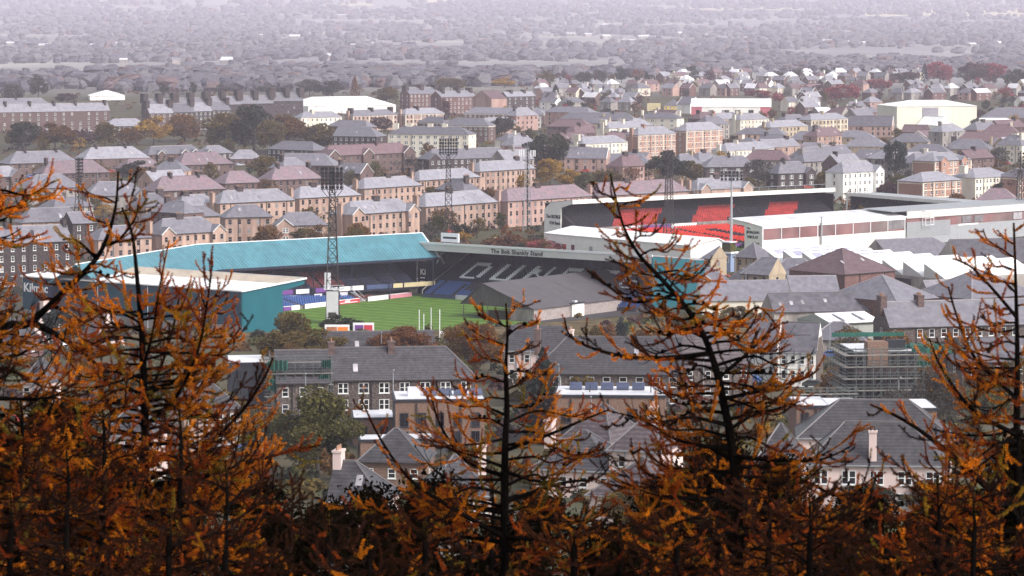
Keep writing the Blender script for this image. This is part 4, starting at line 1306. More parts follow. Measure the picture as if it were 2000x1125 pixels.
    b = Off(SF(62, 6, 14.3)); b.prism([SF(61.9, 3.0, 15.5), SF(61.9, 7.5, 15.5), SF(61.9, 7.5, 16.0), SF(61.9, 3.0, 16.0)], SU * .1); b.build('lettering', M['ink'], t)
    b = Off(SF(62, 6, 14.3)); b.bar(SF(62.2, 3, 13.8), SF(62.2, 3, 14.7), .1); b.bar(SF(62.2, 7.5, 13.8), SF(62.2, 7.5, 14.7), .1); b.build('bracket', M['galv'], t)
end_stand_right()

def side_terrace():
    org = SF(20, 64)
    rt = root('terrace_shed', 'long low covered terrace with a dull grey roof at the near touchline', 'grandstand', org)
    for a, c in ((19.5, 45), (45, 70), (70, 95)):
        b = Off(org)
        b.prism([SF(a, 48.5, 8.55), SF(a, 64.4, 2.95), SF(a, 64.4, 3.2), SF(a, 48.5, 8.8)], SU * (c - a - .05))
        b.build('roof_sheet', M['asbestos'], rt)
    b = Off(org)
    b.prism([SF(19.5, 41.6, 3.2), SF(19.5, 48.5, 8.55), SF(19.5, 48.5, 8.8), SF(19.5, 41.6, 3.45)], SU * 75.5)
    b.build('roof_sheet', M['asbestos'], rt)
    b = Off(org)
    b.poly([SF(19.8, 42, 3.3), SF(19.8, 64, 3.0), SF(19.8, 48.5, 8.6)])
    b.build('gable_boarding', M['oldboard'], rt)
    b = Off(org)
    b.bar(SF(19.6, 48.5, 8.75), SF(19.6, 64.4, 3.1), .16); b.bar(SF(19.6, 48.5, 8.75), SF(19.6, 41.6, 3.4), .13); b.bar(SF(19.6, 64.4, 3.1), SF(19.6, 64.6, .3), .13)
    b.build('bargeboard', M['pipe'], rt)
    b = Off(org)
    b.prism([SF(20, 57, -1.5), SF(20, 64, -1.5), SF(20, 64, 3.0), SF(20, 57, 3.1)], SU * .3)
    b.build('end_wall', M['grime'], rt)
    b = Off(org)
    b.prism([SF(20.3, 64, -1.5), SF(94.5, 64, -1.5), SF(94.5, 64, 2.9), SF(20.3, 64, 2.9)], -SW * .3)
    b.build('side_wall', M['blockwork'], rt)
    b = Off(org)
    b.prism([SF(94.7, 42, -1.5), SF(94.7, 64, -1.5), SF(94.7, 64, 3), SF(94.7, 48.5, 8.5), SF(94.7, 42, 3.2)], SU * .3)
    b.build('end_wall', M['blockwork'], rt)
    b = Off(org)
    terrace_steps(b, SF(22, 46, .3), SU, SW, 12, 1.1, .2, 70)
    b.build('steps', M['concrete'], rt)
    b = Off(org)
    b.prism([SF(20.2, 50, 0), SF(20.2, 57, 0), SF(20.2, 57, 2.2), SF(20.2, 50, 2.2)], SU * .15)
    b.build('gate', M['leaf_darkgreen'], rt)
    for w_ in (42.4, 50, 57):
        b = Off(org); b.bar(SF(19.9, w_, -.2), SF(19.9, w_, 3.2), .14); b.build('post', M['rust'], rt)
side_terrace()

# small things on the bank below the terrace shed
def kiosk():
    p = PG(1118, 614)
    rt = empty('kiosk', p, R(52), 'white flat roofed kiosk against the grey terrace shed', 'kiosk')
    b = MB(); b.box(0, 5.0, 0, 3.0, -.8, 2.5); b.build('wall', M['white'], rt)
    b = MB(); b.box(-.2, 5.2, -.2, 3.2, 2.5, 2.8); b.build('roof', M['charcoal'], rt)
    b = MB(); b.box(2.4, 3.4, 1, 2, 2.8, 3.2); b.build('roof_box', M['flatroof'], rt)
    b = MB(); b.box(-.05, .03, 1.2, 2.1, 0, 2); b.build('door', M['flatroof'], rt)
    b = MB(); b.box(.55, .7, -.08, .02, -.8, 2.5); b.build('downpipe', M['pipe'], rt)
kiosk()
def container(px, py, label):
    p = PG(px, py)
    rt = empty('shipping_container', p, R(52), label, 'container', 'navy shipping containers')
    b = MB(); b.box(0, 6.06, 0, 2.44, .1, 2.6); b.build('body', M['navy'], rt)
    b = MB()
    for i in range(24):
        b.box(.12 + i * .245, .24 + i * .245, -.05, .02, .25, 2.45)
    for i in range(9):
        b.box(-.05, .02, .15 + i * .25, .27 + i * .25, .25, 2.45)
    o = b.build('corrugation', M['navy'], rt); o['kind'] = 'stuff'
    b = MB()
    for x in (0, 5.94): 
        for y in (-.06, 2.35): b.box(x - .03, x + .15, y, y + .15, 0, 2.66)
    b.build('corner_posts', M['navylight'], rt)
    text('DUNDEE', .95, rt, (2.1, -.09, .5), (1, 0, 0), (0, 0, 1), M['adwhite'])
    text('DFC', .9, rt, (-.08, 2.0, 1.3), (0, -1, 0), (0, 0, 1), M['navylight'])
container(1189, 607, 'navy shipping container with white lettering right of the white kiosk')
container(1291, 600, 'navy shipping container with white lettering half hidden by the leaning larch')

# catching net posts and dark cabin beside the near edge
p = PG(842, 672)
rt = root('net_posts', 'tall white net posts standing by the near edge of the pitch', 'net posts', p)
for dx, h in ((-2.6, 7.6), (-1.6, 6.6), (0, 8.0), (1.9, 7.6)):
    b = MB(); b.bar((dx, .5 * (dx > -2), -.5), (dx, .5 * (dx > -2), h), .09); b.build('post', M['adwhite'], rt)
b = MB(); b.bar((-2.6, 0, 1.0), (1.9, 0, 1.0), .08); b.bar((-2.6, 0, .1), (1.9, 0, .1), .08); b.build('crossbar', M['adwhite'], rt)
rt = root('cabin', 'small dark cabin with white steps right of the net posts', 'cabin', p + Vector((4.6, 2, 0)))
b = MB(); b.box(-1.2, 1.4, 0, 2.4, -1, 2.4); b.build('body', M['charcoal'], rt)
b = MB(); b.box(-1.3, 1.5, -.1, 2.5, 2.4, 2.55); b.build('roof', M['black'], rt)
b = MB(); b.bar((-2.8, -.1, 2.6), (-.6, -.1, -.2), .08); b.bar((-2.3, -.1, 2.6), (-.1, -.1, -.2), .08)
for i in range(6): b.bar((-2.8 + i * .4, -.1, 2.6 - i * .5), (-2.3 + i * .4, -.1, 2.6 - i * .5), .05)
b.build('steps', M['adwhite'], rt)

# two low billboards below the pitch
def billboard(xl, xr, y, label, ks):
    a, c = PG(xl, y + 12), PG(xr, y + 12)
    z = a.z
    d = (c - a); d.z = 0
    L = d.length
    rt = empty('billboard', a, math.atan2(d.y, d.x), label, 'billboard', 'billboards below the pitch')
    b = MB(); b.box(-.3, L + .3, 0, .35, .3, 3.2); b.build('frame', M['adwhite'], rt)
    for i, k in enumerate(ks):
        b = MB(); b.box(L * i / len(ks) + .15, L * (i + 1) / len(ks) - .05, -.08, .05, .8, 2.7); b.build('poster', M[k], rt)
    for x in (.5, L - .5):
        b = MB(); b.bar((x, .2, -1.5), (x, .2, .3), .12); b.build('post', M['galv'], rt)
billboard(637, 680, 650, 'white framed billboard with brown and orange posters below the pitch', ['adbrown', 'adorange'])
billboard(692, 728, 646, 'white framed billboard with purple and red posters below the pitch', ['adpurple', 'adred'])

# ------------------------------------------------------------------ floodlights and masts
_lamp = None
def lamp_mesh():
    global _lamp
    if _lamp: return _lamp
    b = MB()
    b.tube([(0, -.25, 0), (0, .1, 0), (0, .35, .05)], [.42, .36, .14], 8, 0)
    b.tube([(0, -.28, 0), (0, -.25, 0)], [.36, .36], 8, 1)
    _lamp = b.mesh('flood_lamp', [M['pipe'], M['glass']])
    return _lamp

def pylon(px, ybase, ytop, D, wb, wt, label, rows, cols, headw, headh, rz=0, platform=False, dark='pipe', cabin=False):
    g = PD(px, ybase, D)
    base = Vector((g.x, g.y, tz(D)))
    top = PD(px, ytop, D).z
    Hh = top - base.z
    rt = empty('floodlight', base, R(rz), label, 'floodlight', 'floodlight pylons of the two grounds')
    hm = Hh - headh
    mt = M[dark]
    def corner(i, z):
        t = z / hm
        w_ = (wb + (wt - wb) * t) / 2
        return Vector(((1, 1, -1, -1)[i] * w_, (1, -1, -1, 1)[i] * w_, z))
    for i in range(4):
        b = MB(); b.bar(corner(i, -.5), corner(i, hm), .13); b.build('leg', mt, rt)
    z, k = 0, 0
    b = MB()
    while z < hm - .5:
        t = z / hm
        st = max(1.2, (wb + (wt - wb) * t) * 1.05)
        z2 = min(hm, z + st)
        for i in range(4):
            j = (i + 1) % 4
            b.bar(corner(i, z), corner(j, z2), .06); b.bar(corner(j, z), corner(i, z2), .06); b.bar(corner(i, z2), corner(j, z2), .05)
        z = z2
    o = b.build('bracing', mt, rt)
    b = MB()
    for i in range(rows + 1):
        zz = hm + headh * i / rows
        b.bar((-headw / 2, -.3, zz), (headw / 2, -.3, zz), .06)
    for i in (0, .5, 1):
        b.bar((headw * (i - .5), -.3, hm), (headw * (i - .5), -.3, Hh), .08)
    for sx in (-1, 1):
        b.bar((sx * wt / 2, 0, hm - 2.5), (sx * headw / 2, -.3, hm), .08)
        b.bar((sx * wt / 2, 0, hm - 1.5), (sx * headw / 4, -.3, hm), .07)
    b.bar((0, 0, hm - 1), (0, 0, Hh), .2)
    b.box(-headw / 2, headw / 2, -.9, .5, hm - .12, hm)
    b.build('lamp_frame', mt, rt)
    for r_ in range(rows):
        for c_ in range(cols):
            link('flood_lamp', lamp_mesh(), rt, (headw * ((c_ + .5) / cols - .5), -.5, hm + headh * (r_ + .5) / rows))
    if platform:
        for zz, s in ((7.2, 1.25), ):
            b = MB(); w_ = wb * s / 2
            b.box(-w_, w_ + .8, -w_, w_, zz, zz + .2)
            for x in (-w_, 0, w_ + .8):
                b.bar((x, -w_, zz), (x, -w_, zz + 1.1), .05)
            b.bar((-w_, -w_, zz + 1.1), (w_ + .8, -w_, zz + 1.1), .05)
            b.build('platform', M['flatroof'], rt)
        b = MB(); b.bar((wb / 2 + .1, -wb / 2 - .2, 7), (wt / 2 + .1, -wt / 2 - .2, hm), .09); b.build('ladder', mt, rt)
    if cabin:
        b = MB(); b.box(-1.45, 1.45, -1.65, 1.2, -1, 6.8); b.build('cabin', M['flatroof'], rt)
        b = MB(); b.box(-1.0, .9, -1.75, -1.65, .4, 1.6); b.build('cabin_door', M['pipe'], rt)
        b = MB(); b.box(-1.9, -.4, -1.25, -.3, 7.4, 11.3); b.build('cabinet', M['flatroof'], rt)
    return rt
pylon(650, 632, 326, 815, 3.2, 1.3, 'tall black lattice floodlight beside the pitch with a square bank of lamps', 6, 6, 5.4, 5.4, platform=True, cabin=True)
pylon(876, 465, 270, 1090, 3.0, 1.0, 'lattice floodlight with spreading lamp bank in front of the cream flats', 5, 7, 6.0, 5.2)
pylon(155, 470, 308, 1088, 3.0, 1.0, 'lattice floodlight seen edge on behind the far left larch twigs', 6, 3, 3.4, 6.6, rz=55)
pylon(1306, 505, 293, 1010, 3.0, 1.4, 'lattice floodlight before the dark round tree, beside the leaning larch top', 6, 2, 2.4, 5.4, rz=20)
pylon(1992, 440, 296, 1120, 3.0, 1.2, 'lattice floodlight at the right edge beside the brick flats', 5, 2, 2.4, 6.0, rz=20)

def slim_mast():
    D = 985
    g = PD(1428, 490, D); base = Vector((g.x, g.y, 0)); Hh = PD(1428, 332, D).z
    rt = empty('floodlight', base, 0, 'slim grey pole floodlight with a flat grid of lamps before the red seats', 'floodlight', 'floodlight pylons of the two grounds')
    b = MB(); b.tube([(0, 0, -1), (0, 0, Hh * .5), (0, 0, Hh)], [.5, .38, .22], 8); b.build('pole', M['galv'], rt)
    b = MB()
    for i in range(4):
        zz = Hh - 3.2 + i * 1.0
        b.bar((-3.2, -.3, zz), (3.2, -.3, zz), .07)
    for x in (-3.2, -1.6, 0, 1.6, 3.2): b.bar((x, -.3, Hh - 3.3), (x, -.3, Hh), .06)
    b.bar((-2.2, -.3, Hh - 5), (2.2, -.3, Hh - 5), .09)
    b.build('lamp_frame', M['galv'], rt)
    for r_ in range(3):
        for c_ in range(6): link('flood_lamp', lamp_mesh(), rt, (-2.9 + c_ * 1.15, -.5, Hh - 2.7 + r_))
slim_mast()

def telecom():
    D = 1135
    g = PD(1030, 450, D); base = Vector((g.x, g.y, 0)); Hh = PD(1030, 285, D).z
    rt = empty('aerial_mast', base, 0, 'lattice aerial mast with white antenna panels beside the yellow tree', 'mast')
    co = lambda i, z: Vector(((1, 1, -1, -1)[i], (1, -1, -1, 1)[i], 0)) * (1.5 - 1.0 * z / Hh) + Vector((0, 0, z))
    for i in range(4):
        b = MB(); b.bar(co(i, -1), co(i, Hh), .11); b.build('leg', M['galv' if i else 'pipe'], rt)
    b = MB(); z = 0
    while z < Hh - 1:
        st = 2.2 - 1.2 * z / Hh
        for i in range(4):
            j = (i + 1) % 4
            b.bar(co(i, z), co(j, z + st), .05); b.bar(co(j, z), co(i, z + st), .05)
        z += st
    b.build('bracing', M['galv'], rt)
    b = MB(); b.bar((0, 0, 0), (0, 0, Hh - 1), .3); b.build('cable_run', M['pipe'], rt)
    for x in (-2.6, -2.0, -1.2, 1.2, 2.0, 2.6):
        b = MB(); b.box(x - .16, x + .16, -.7, -.4, Hh - 3.6, Hh - 1.4); b.build('antenna_panel', M['adwhite'], rt)
    b = MB(); b.bar((-2.8, -.4, Hh - 2), (2.8, -.4, Hh - 2), .08); b.bar((-2.8, -.4, Hh - 3.2), (2.8, -.4, Hh - 3.2), .08); b.bar((0, 0, Hh - 1), (0, 0, Hh + 1.5), .06); b.build('head_frame', M['galv'], rt)
telecom()

# ------------------------------------------------------------------ the second football ground: red seats and white roofs
U2, W2 = Vector((.8, .6, 0)), Vector((.6, -.8, 0))
def V3(p, z): return Vector((p.x, p.y, z))
def far_side_stand():
    G0 = Vector((15.4, 1054, 0))
    L = 112
    P = lambda s, t, z: V3(G0 + U2 * s + W2 * t, z)
    org = P(0, 0, 0)
    rt = root('two_tier_stand', 'long two tier stand with white fascia and red and black seats in the far ground', 'grandstand', org)
    b = Off(org)
    b.prism([P(0, -8.5, 0), P(0, 0, 0), P(0, 0, 14.9), P(0, -5, 14.6), P(0, -8.5, 12.2)], U2 * .5)
    b.build('gable_wall', M['whitefascia'], rt)
    b = Off(org)
    b.prism([P(0, 0, 13.0), P(0, 6, 14.6), P(0, 6, 15.9), P(0, 0, 14.9)], U2 * .5)
    b.build('gable_wing', M['whitefascia'], rt)
    b = Off(org); b.prism([P(0, 6, 14.5), P(L, 6, 14.5), P(L, 6, 15.8), P(0, 6, 15.8)], -W2 * .5); b.build('roof_fascia', M['whitefascia'], rt)
    b = Off(org); b.prism([P(0, -8.5, 14.0), P(0, 5.5, 15.6), P(0, 5.5, 15.75), P(0, -8.5, 14.3)], U2 * L); b.build('roof', M['galv'], rt)
    b = Off(org); b.bar(P(4, 4, 17.0), P(L - 2, 4, 17.0), .08)
    for i in range(28): b.bar(P(4 + i * 4, 4, 15.8), P(4 + i * 4, 4, 17.0), .06)
    b.build('roof_rail', M['galv'], rt)
    b = Off(org); b.prism([P(0.5, -8.4, 0), P(L, -8.4, 0), P(L, -8.4, 14), P(.5, -8.4, 14)], -W2 * .3); b.build('rear_wall', M['black'], rt)
    b = Off(org); b.prism([P(L, -8, 0), P(L, 5, 0), P(L, 5, 13.8), P(L, -8, 13.8)], U2 * .3); b.build('end_wall', M['black'], rt)
    b, s = Off(org), Off(org)
    terrace_steps(b, P(1, 8, 6.6), U2, -W2, 14, .95, .5, L - 2)
    def c1(r, i, k):
        t = i / k
        if r > 8: return 0
        ph = (t - r * .011)
        if .12 < ph < .28 or .42 < ph < .56 or .70 < ph < .82: return 1
        if i % 24 == 0: return None
        return 0
    seat_rows(s, P(1, 7.9, 6.6), U2, -W2, 14, .95, .5, L - 2, c1, step=1.0)
    b.build('upper_tier', M['darkconcrete'], rt)
    o = s.build('upper_seats', [M['blackseat'], M['fadedseat']], rt); o['kind'] = 'stuff'
    b = Off(org); b.prism([P(1, 8.6, 4.8), P(L - 1, 8.6, 4.8), P(L - 1, 8.6, 7.0), P(1, 8.6, 7.0)], -W2 * .3); b.build('parapet', M['concrete'], rt)
    for a, c, k in ((17, 26, 'adwhite'), (27, 38, 'adpurple'), (38.5, 49, 'adwhite'), (66, 76, 'adwhite'), (76.5, 88, 'adpurple')):
        b = Off(org); b.prism([P(a, 8.75, 5.3), P(c, 8.75, 5.3), P(c, 8.75, 6.8), P(a, 8.75, 6.8)], -W2 * .1); b.build('advertising_panel', M[k], rt)
    text('GT', 1.5, rt, P(22, 8.9, 5.5) - org, U2, (0, 0, 1), M['adred'])
    b, s = Off(org), Off(org)
    terrace_steps(b, P(1, 25, .9), U2, -W2, 17, .95, .27, L - 2)
    def c2(r, i, k):
        ph = (i + r * 1.1) % 26
        if ph < 3: return None
        if 9 < ph < 14 and 4 < r < 13: return 1
        return 0
    seat_rows(s, P(1, 25, .9), U2, -W2, 17, .95, .27, L - 2, c2, step=1.0)
    b.build('lower_tier', M['darkconcrete'], rt)
    o = s.build('lower_seats', [M['redseat'], M['blackseat']], rt); o['kind'] = 'stuff'
    b = Off(org); b.prism([P(40, 25.6, -.5), P(100, 25.6, -.5), P(100, 25.6, .9), P(40, 25.6, .9)], W2 * .2); b.build('front_board', M['adpurple'], rt)
    text('The GEORGE', 1.5, rt, P(-.1, -7.4, 9.6) - org, W2, (0, 0, 1), M['ink'], space=.85)
    text('FOX Stand', 1.4, rt, P(-.1, -5.6, 7.6) - org, W2, (0, 0, 1), M['ink'], space=.85)
far_side_stand()
b = MB(); b.poly([V3(Vector((40, 1000, 0)), .03), V3(Vector((135, 1070, 0)), .03), V3(Vector((110, 1105, 0)), .03), V3(Vector((15, 1035, 0)), .03)])
o = b.build('pitch', bpy.data.materials['pitch_grass']); o['kind'] = 'structure'; o['label'] = 'grass pitch of the red seated ground'

def shed_end():
    Q = Vector((10.3, 1025.6, 0)); E = Vector((52.4, 973.7, 0))
    al = (E - Q).normalized(); L = (E - Q).length; bk = Vector((-al.y, al.x, 0))
    P = lambda s, t, z: V3(Q + al * s + bk * t, z)
    org = P(L, 0, 0)
    rt = root('end_shed', 'low white roofed shed stand with plain pale walls before the red seats', 'grandstand', org)
    b = Off(org); b.prism([P(0, 0, -1), P(L, 0, -1), P(L, 0, 6.9), P(0, 0, 6.9)], bk * .3); b.build('rear_wall', M['whitefascia'], rt)
    b = Off(org); b.prism([P(L, 0.3, -1), P(L, 15.8, -1), P(L, 15.8, 6.3), P(L, 10.9, 8.3), P(L, .3, 6.8)], -al * .3); b.build('end_wall', M['whitefascia'], rt)
    b = Off(org); b.prism([P(0, 0.3, -1), P(0, 15.8, -1), P(0, 15.8, 6.3), P(0, 10.9, 8.3), P(0, .3, 6.8)], al * .3); b.build('end_wall', M['whitefascia'], rt)
    for t0, z0, t1, z1 in ((-.3, 6.9, 10.9, 8.6), (10.9, 8.6, 16.2, 6.6)):
        for s0, s1 in ((-.3, L * .5), (L * .5, L + .3)):
            b = Off(org); b.prism([P(s0, t0, z0), P(s1 - .04, t0, z0), P(s1 - .04, t1, z1), P(s0, t1, z1)], (0, 0, .25)); b.build('roof_sheet', M['whiteroof'], rt)
    for s_, k in ((5.5, 'charcoal'), (8.5, 'redpaint'), (12.5, 'maroonseat'), (21, 'galv'), (46, 'charcoal')):
        b = Off(org); b.prism([P(s_, -.1, 1.5), P(s_ + 1.5, -.1, 1.5), P(s_ + 1.5, -.1, 4.2), P(s_, -.1, 4.2)], bk * .1); b.build('door', M[k], rt)
shed_end()

def near_side_stand():
    Q = Vector((77.2, 1024, 0)); E = Vector((126.6, 1068.5, 0))
    al = (E - Q).normalized(); L = (E - Q).length; bk = Vector((-al.y, al.x, 0))
    P = lambda s, t, z: V3(Q + al * s + bk * t, z)
    org = P(0, 0, 0)
    rt = root('glazed_stand', 'white stand with long tinted glass side and lettered white gable at right', 'grandstand', org)
    b = Off(org); b.prism([P(0, 0, 0), P(0, 7.6, 0), P(0, 7.6, 9.0), P(0, 14.0, 9.8), P(0, 14.0, 11.0), P(0, 0, 9.0)], al * .4)
    b.build('gable_wall', M['whitefascia'], rt)
    b = Off(org); b.prism([P(.4, 0, 0), P(L, 0, 0), P(L, 0, 4.9), P(.4, 0, 4.9)], bk * .3); b.build('lower_wall', M['white'], rt)
    b = Off(org); b.prism([P(.4, 0.05, 4.9), P(L, 0.05, 4.9), P(L, .05, 8.4), P(.4, .05, 8.4)], bk * .05); b.build('glazing', M['tint'], rt)
    n = 8
    for i in range(n + 1):
        b = Off(org); s_ = .3 + (L - .6) * i / n; b.bar(P(s_, -.05, 4.9), P(s_, -.05, 8.5), .16); b.build('mullion', M['adwhite'], rt)
    b = Off(org); b.prism([P(L - 8, -.02, 5.6), P(L - .5, -.02, 5.6), P(L - .5, -.02, 8.3), P(L - 8, -.02, 8.3)], bk * .05); b.build('pale_panel', M['paleglass'], rt)
    b = Off(org); b.prism([P(.4, -.1, 8.4), P(L, -.1, 8.4), P(L, -.1, 9.0), P(.4, -.1, 9.0)], bk * .3); b.build('eaves', M['adwhite'], rt)
    b = Off(org); b.prism([P(-.4, -.4, 9.02), P(-.4, 5.2, 10.0), P(-.4, 5.2, 10.2), P(-.4, -.4, 9.3)], al * (L + .8)); b.build('roof_sheet', M['whiteroof'], rt)
    b = Off(org); b.prism([P(-.4, 5.25, 10.0), P(-.4, 14.2, 11.0), P(-.4, 14.2, 11.15), P(-.4, 5.25, 10.18)], al * (L + .8)); b.build('roof_sheet', M['flatroof'], rt)
    # inside: raked seats behind the glass
    s = Off(org); seat_rows(s, P(.8, 12, 1.5), al, -bk, 10, .95, .48, L - 2, lambda r, i, k: 0 if (i // 8) % 3 else 1, step=1.0)
    o = s.build('seats', [M['redseat'], M['blackseat']], rt); o['kind'] = 'stuff'
    b = Off(org); b.prism([P(26, -.4, 0), P(26.5, -.4, 0), P(26.5, -.4, 11), P(26, -.4, 11)], -bk * .3); b.build('post', M['galv'], rt)
    text('The', .9, rt, P(-.06, 6.6, 8.1) - org, -bk, (0, 0, 1), M['ink'])
    text('JIM McLEAN', 1.25, rt, P(-.06, 6.7, 6.8) - org, -bk, (0, 0, 1), M['ink'], space=.82)
    text('FAIR PLAY', 1.25, rt, P(-.06, 6.4, 5.3) - org, -bk, (0, 0, 1), M['ink'], space=.82)
    text('Stand', .9, rt, P(-.06, 3.2, 3.6) - org, -bk, (0, 0, 1), M['ink'])
    # the long grey wing
    org2 = P(L + .6, 0, 0)
    rt = root('stand_wing', 'long grey stand wing with a broad fascia and dark windows at right edge', 'grandstand', org2)
    X = 85
    b = Off(org2); b.prism([P(L + .6, -.2, 8.6), P(L + X, -.2, 8.6), P(L + X, -.2, 10.9), P(L + .6, -.2, 10.9)], bk * .3); b.build('fascia', M['fascia'], rt)
    b = Off(org2); b.prism([P(L - 6, 0.2, 10.95), P(L - 6, 13, 11.4), P(L - 6, 13, 11.6), P(L - 6, .2, 11.1)], al * (X + 6)); b.build('roof', M['galv'], rt)
    b = Off(org2); b.prism([P(L + .6, 0, 0), P(L + X, 0, 0), P(L + X, 0, 5.6), P(L + .6, 0, 5.6)], bk * .3); b.build('wall', M['galv'], rt)
    b = Off(org2); b.prism([P(L + .6, 0.2, 5.6), P(L + X, .2, 5.6), P(L + X, .2, 8.6), P(L + .6, .2, 8.6)], bk * .2); b.build('window_band', M['tint'], rt)
    b = Off(org2); b.prism([P(L + .6, -.1, 2.4), P(L + 22, -.1, 2.4), P(L + 22, -.1, 7.4), P(L + .6, -.1, 7.4)], bk * .1); b.build('wall_panel', M['galv'], rt)
    for a, k in ((28, 'paleglass'), (34, 'paleglass'), (54, 'paleglass')):
        b = Off(org2); b.prism([P(L + a, -.05, 6.0), P(L + a + 4.5, -.05, 6.0), P(L + a + 4.5, -.05, 8.2), P(L + a, -.05, 8.2)], bk * .1); b.build('window', M[k], rt)
    b = Off(org2); b.prism([P(L + 26, -.1, 5.2), P(L + 36, -.1, 5.2), P(L + 36, -.1, 5.7), P(L + 26, -.1, 5.7)], bk * .1); b.build('window_ledge', M['adwhite'], rt)
    b = Off(org2)
    for x in (8, 12):
        for t in (-1.6, -.2): b.bar(P(L + x, t, 6.2), P(L + x, t, 10.8), .1)
    for zz in (6.2, 8.5, 10.8):
        b.bar(P(L + 8, -1.6, zz), P(L + 12, -1.6, zz), .1); b.bar(P(L + 8, -.2, zz), P(L + 8, -1.6, zz), .1); b.bar(P(L + 12, -.2, zz), P(L + 12, -1.6, zz), .1)
    b.build('camera_gantry', M['adwhite'], rt)
near_side_stand()

def far_end_stand():
    Q = Vector((120, 1194, 0)); E = Vector((168, 1120, 0))
    al = (E - Q).normalized(); L = (E - Q).length; bk = Vector((-al.y, al.x, 0))
    P = lambda s, t, z: V3(Q + al * s + bk * t, z)
    org = P(0, 0, 0)
    rt = root('far_end_stand', 'dark stand with a sloping white fascia at far right behind the glazed stand', 'grandstand', org)
    b = Off(org); b.prism([P(0, 0, 8.4), P(L, 0, 8.4), P(L, 0, 9.6), P(0, 0, 9.6)], bk * .4); b.build('roof_fascia', M['whitefascia'], rt)
    b = Off(org); b.prism([P(0, 0.4, 9.3), P(0, 16, 8.8), P(0, 16, 9.0), P(0, .4, 9.5)], al * L); b.build('roof', M['galv'], rt)
    b = Off(org); b.prism([P(0, 16, 0), P(L, 16, 0), P(L, 16, 8.7), P(0, 16, 8.7)], bk * .3); b.build('rear_wall', M['black'], rt)
    b = Off(org); b.prism([P(0, 2, 0), P(0, 16, 0), P(0, 16, 8.7), P(0, 2, 9.0)], al * .3); b.build('end_wall', M['black'], rt)
    b = Off(org); b.bar(P(.2, .3, 0), P(.2, .3, 8.5), .35); b.build('column', M['whitefascia'], rt)
    b = Off(org); b.prism([P(8, 14, 2), P(18, 14, 2), P(18, 14, 7), P(8, 14, 7)], bk * .2); b.build('wall_panel', M['galv'], rt)
    s = Off(org); terrace_steps(s, P(1, -6, .5), al, bk, 18, .9, .35, L - 2); s.build('terrace', M['black'], rt)
    s = Off(org); seat_rows(s, P(1, -6, .5), al, bk, 18, .9, .35, L - 2, lambda r, i, k: 0, step=1.0)
    o = s.build('seats', M['blackseat'], rt); o['kind'] = 'stuff'
far_end_stand()

# ------------------------------------------------------------------ works with a white sawtooth roof
def sawtooth():
    P0 = Vector((72, 949, 0))
    org = P0
    rt = root('sawtooth_works', 'works with a white sawtooth roof of many ridges below the glazed stand', 'works', org)
    sp = 8.2
    n = 9
    for i in range(n):
        a = P0 + W2 * sp * i
        Ls = 26 if i < 6 else 34
        b = Off(org)
        q0, q1 = V3(a, 8.0), V3(a + W2 * (sp - .2), 4.4)
        b.prism([q0, q1, q1 + Vector((0, 0, .2)), q0 + Vector((0, 0, .2))], U2 * Ls)
        b.build('roof_slope', M['whiteroof'], rt)
        b = Off(org)
        b.poly([V3(a + U2 * .05, 4.4), V3(a + W2 * (sp - .2) + U2 * .05, 4.35), V3(a + U2 * .05, 7.98)])
        b.poly([V3(a + U2 * (Ls - .05), 4.4), V3(a + W2 * (sp - .2) + U2 * (Ls - .05), 4.35), V3(a + U2 * (Ls - .05), 7.98)])
        b.poly([V3(a, 4.4), V3(a + U2 * Ls, 4.4), V3(a + U2 * Ls, 7.98), V3(a, 7.98)])
        b.build('gable_end', M['fascia'], rt)
        if i in (0, 1, 2, 3):
            for k in range(6):
                b = Off(org)
                s0 = 2.5 + k * 3.7
                c0, c1 = a + W2 * 1.0, a + W2 * 3.4
                def zz(t): return 8.22 - 3.6 * t / (sp - .2)
                b.prism([V3(c0 + U2 * s0, zz(1.0)), V3(c1 + U2 * s0, zz(3.4)), V3(c1 + U2 * (s0 + 3.2), zz(3.4)), V3(c0 + U2 * (s0 + 3.2), zz(1.0))], (0, 0, .1))
                b.build('solar_panel', M['solarpale'], rt)
    b = Off(org)
    e = P0 + W2 * sp * n
    b.prism([V3(P0, -1), V3(e, -1), V3(e, 4.3), V3(P0, 4.3)], U2 * .3)
    b.prism([V3(e, -1), V3(e + U2 * 34, -1), V3(e + U2 * 34, 4.3), V3(e, 4.3)], -W2 * .3)
    b.build('wall', M['grime'], rt)
    b = Off(org); b.prism([V3(P0 + W2 * sp * 6.3 - U2 * .1, 0), V3(P0 + W2 * sp * 7.4 - U2 * .1, 0), V3(P0 + W2 * sp * 7.4 - U2 * .1, 3.6), V3(P0 + W2 * sp * 6.3 - U2 * .1, 3.6)], U2 * .1); b.build('loading_door', M['darkconcrete'], rt)
sawtooth()

H('hall', 'long slate roof behind the sawtooth works with a stone finial gable', 1738, 1882, 500, 1, 'grime', 'slate', 'hall', th=30, dep=14, ch=(), rise=5, ends='gh', win=None)
H('hall', 'broad dark grey slate roof at right above the white sawtooth', 1880, 2060, 512, 2, 'grime', 'darkslate', 'hall', th=16, dep=18, ch=(), rise=6, ends='gg', win=None)
H('hall', 'low white strip of roof right of the sawtooth works', 1925, 2040, 533, 1, 'grime', 'whiteroof', 'hall', th=20, dep=10, ch=(), rise=1.6, ends='hh', win=None)
H('hall', 'great white sheet roofed hall on the skyline behind the tan tenements', 602, 773, 206, 1, 'white', 'whiteroof', 'hall', th=27, dep=44, ch=(), rise=5.5, he=5, ends='hh', win=None, hipf=.55)
H('hall', 'white sheet roof glimpsed far left beyond the brown terrace', 176, 244, 187, 1, 'white', 'whiteroof', 'hall', th=10, dep=30, ch=(), rise=4, ends='hh', win=None)
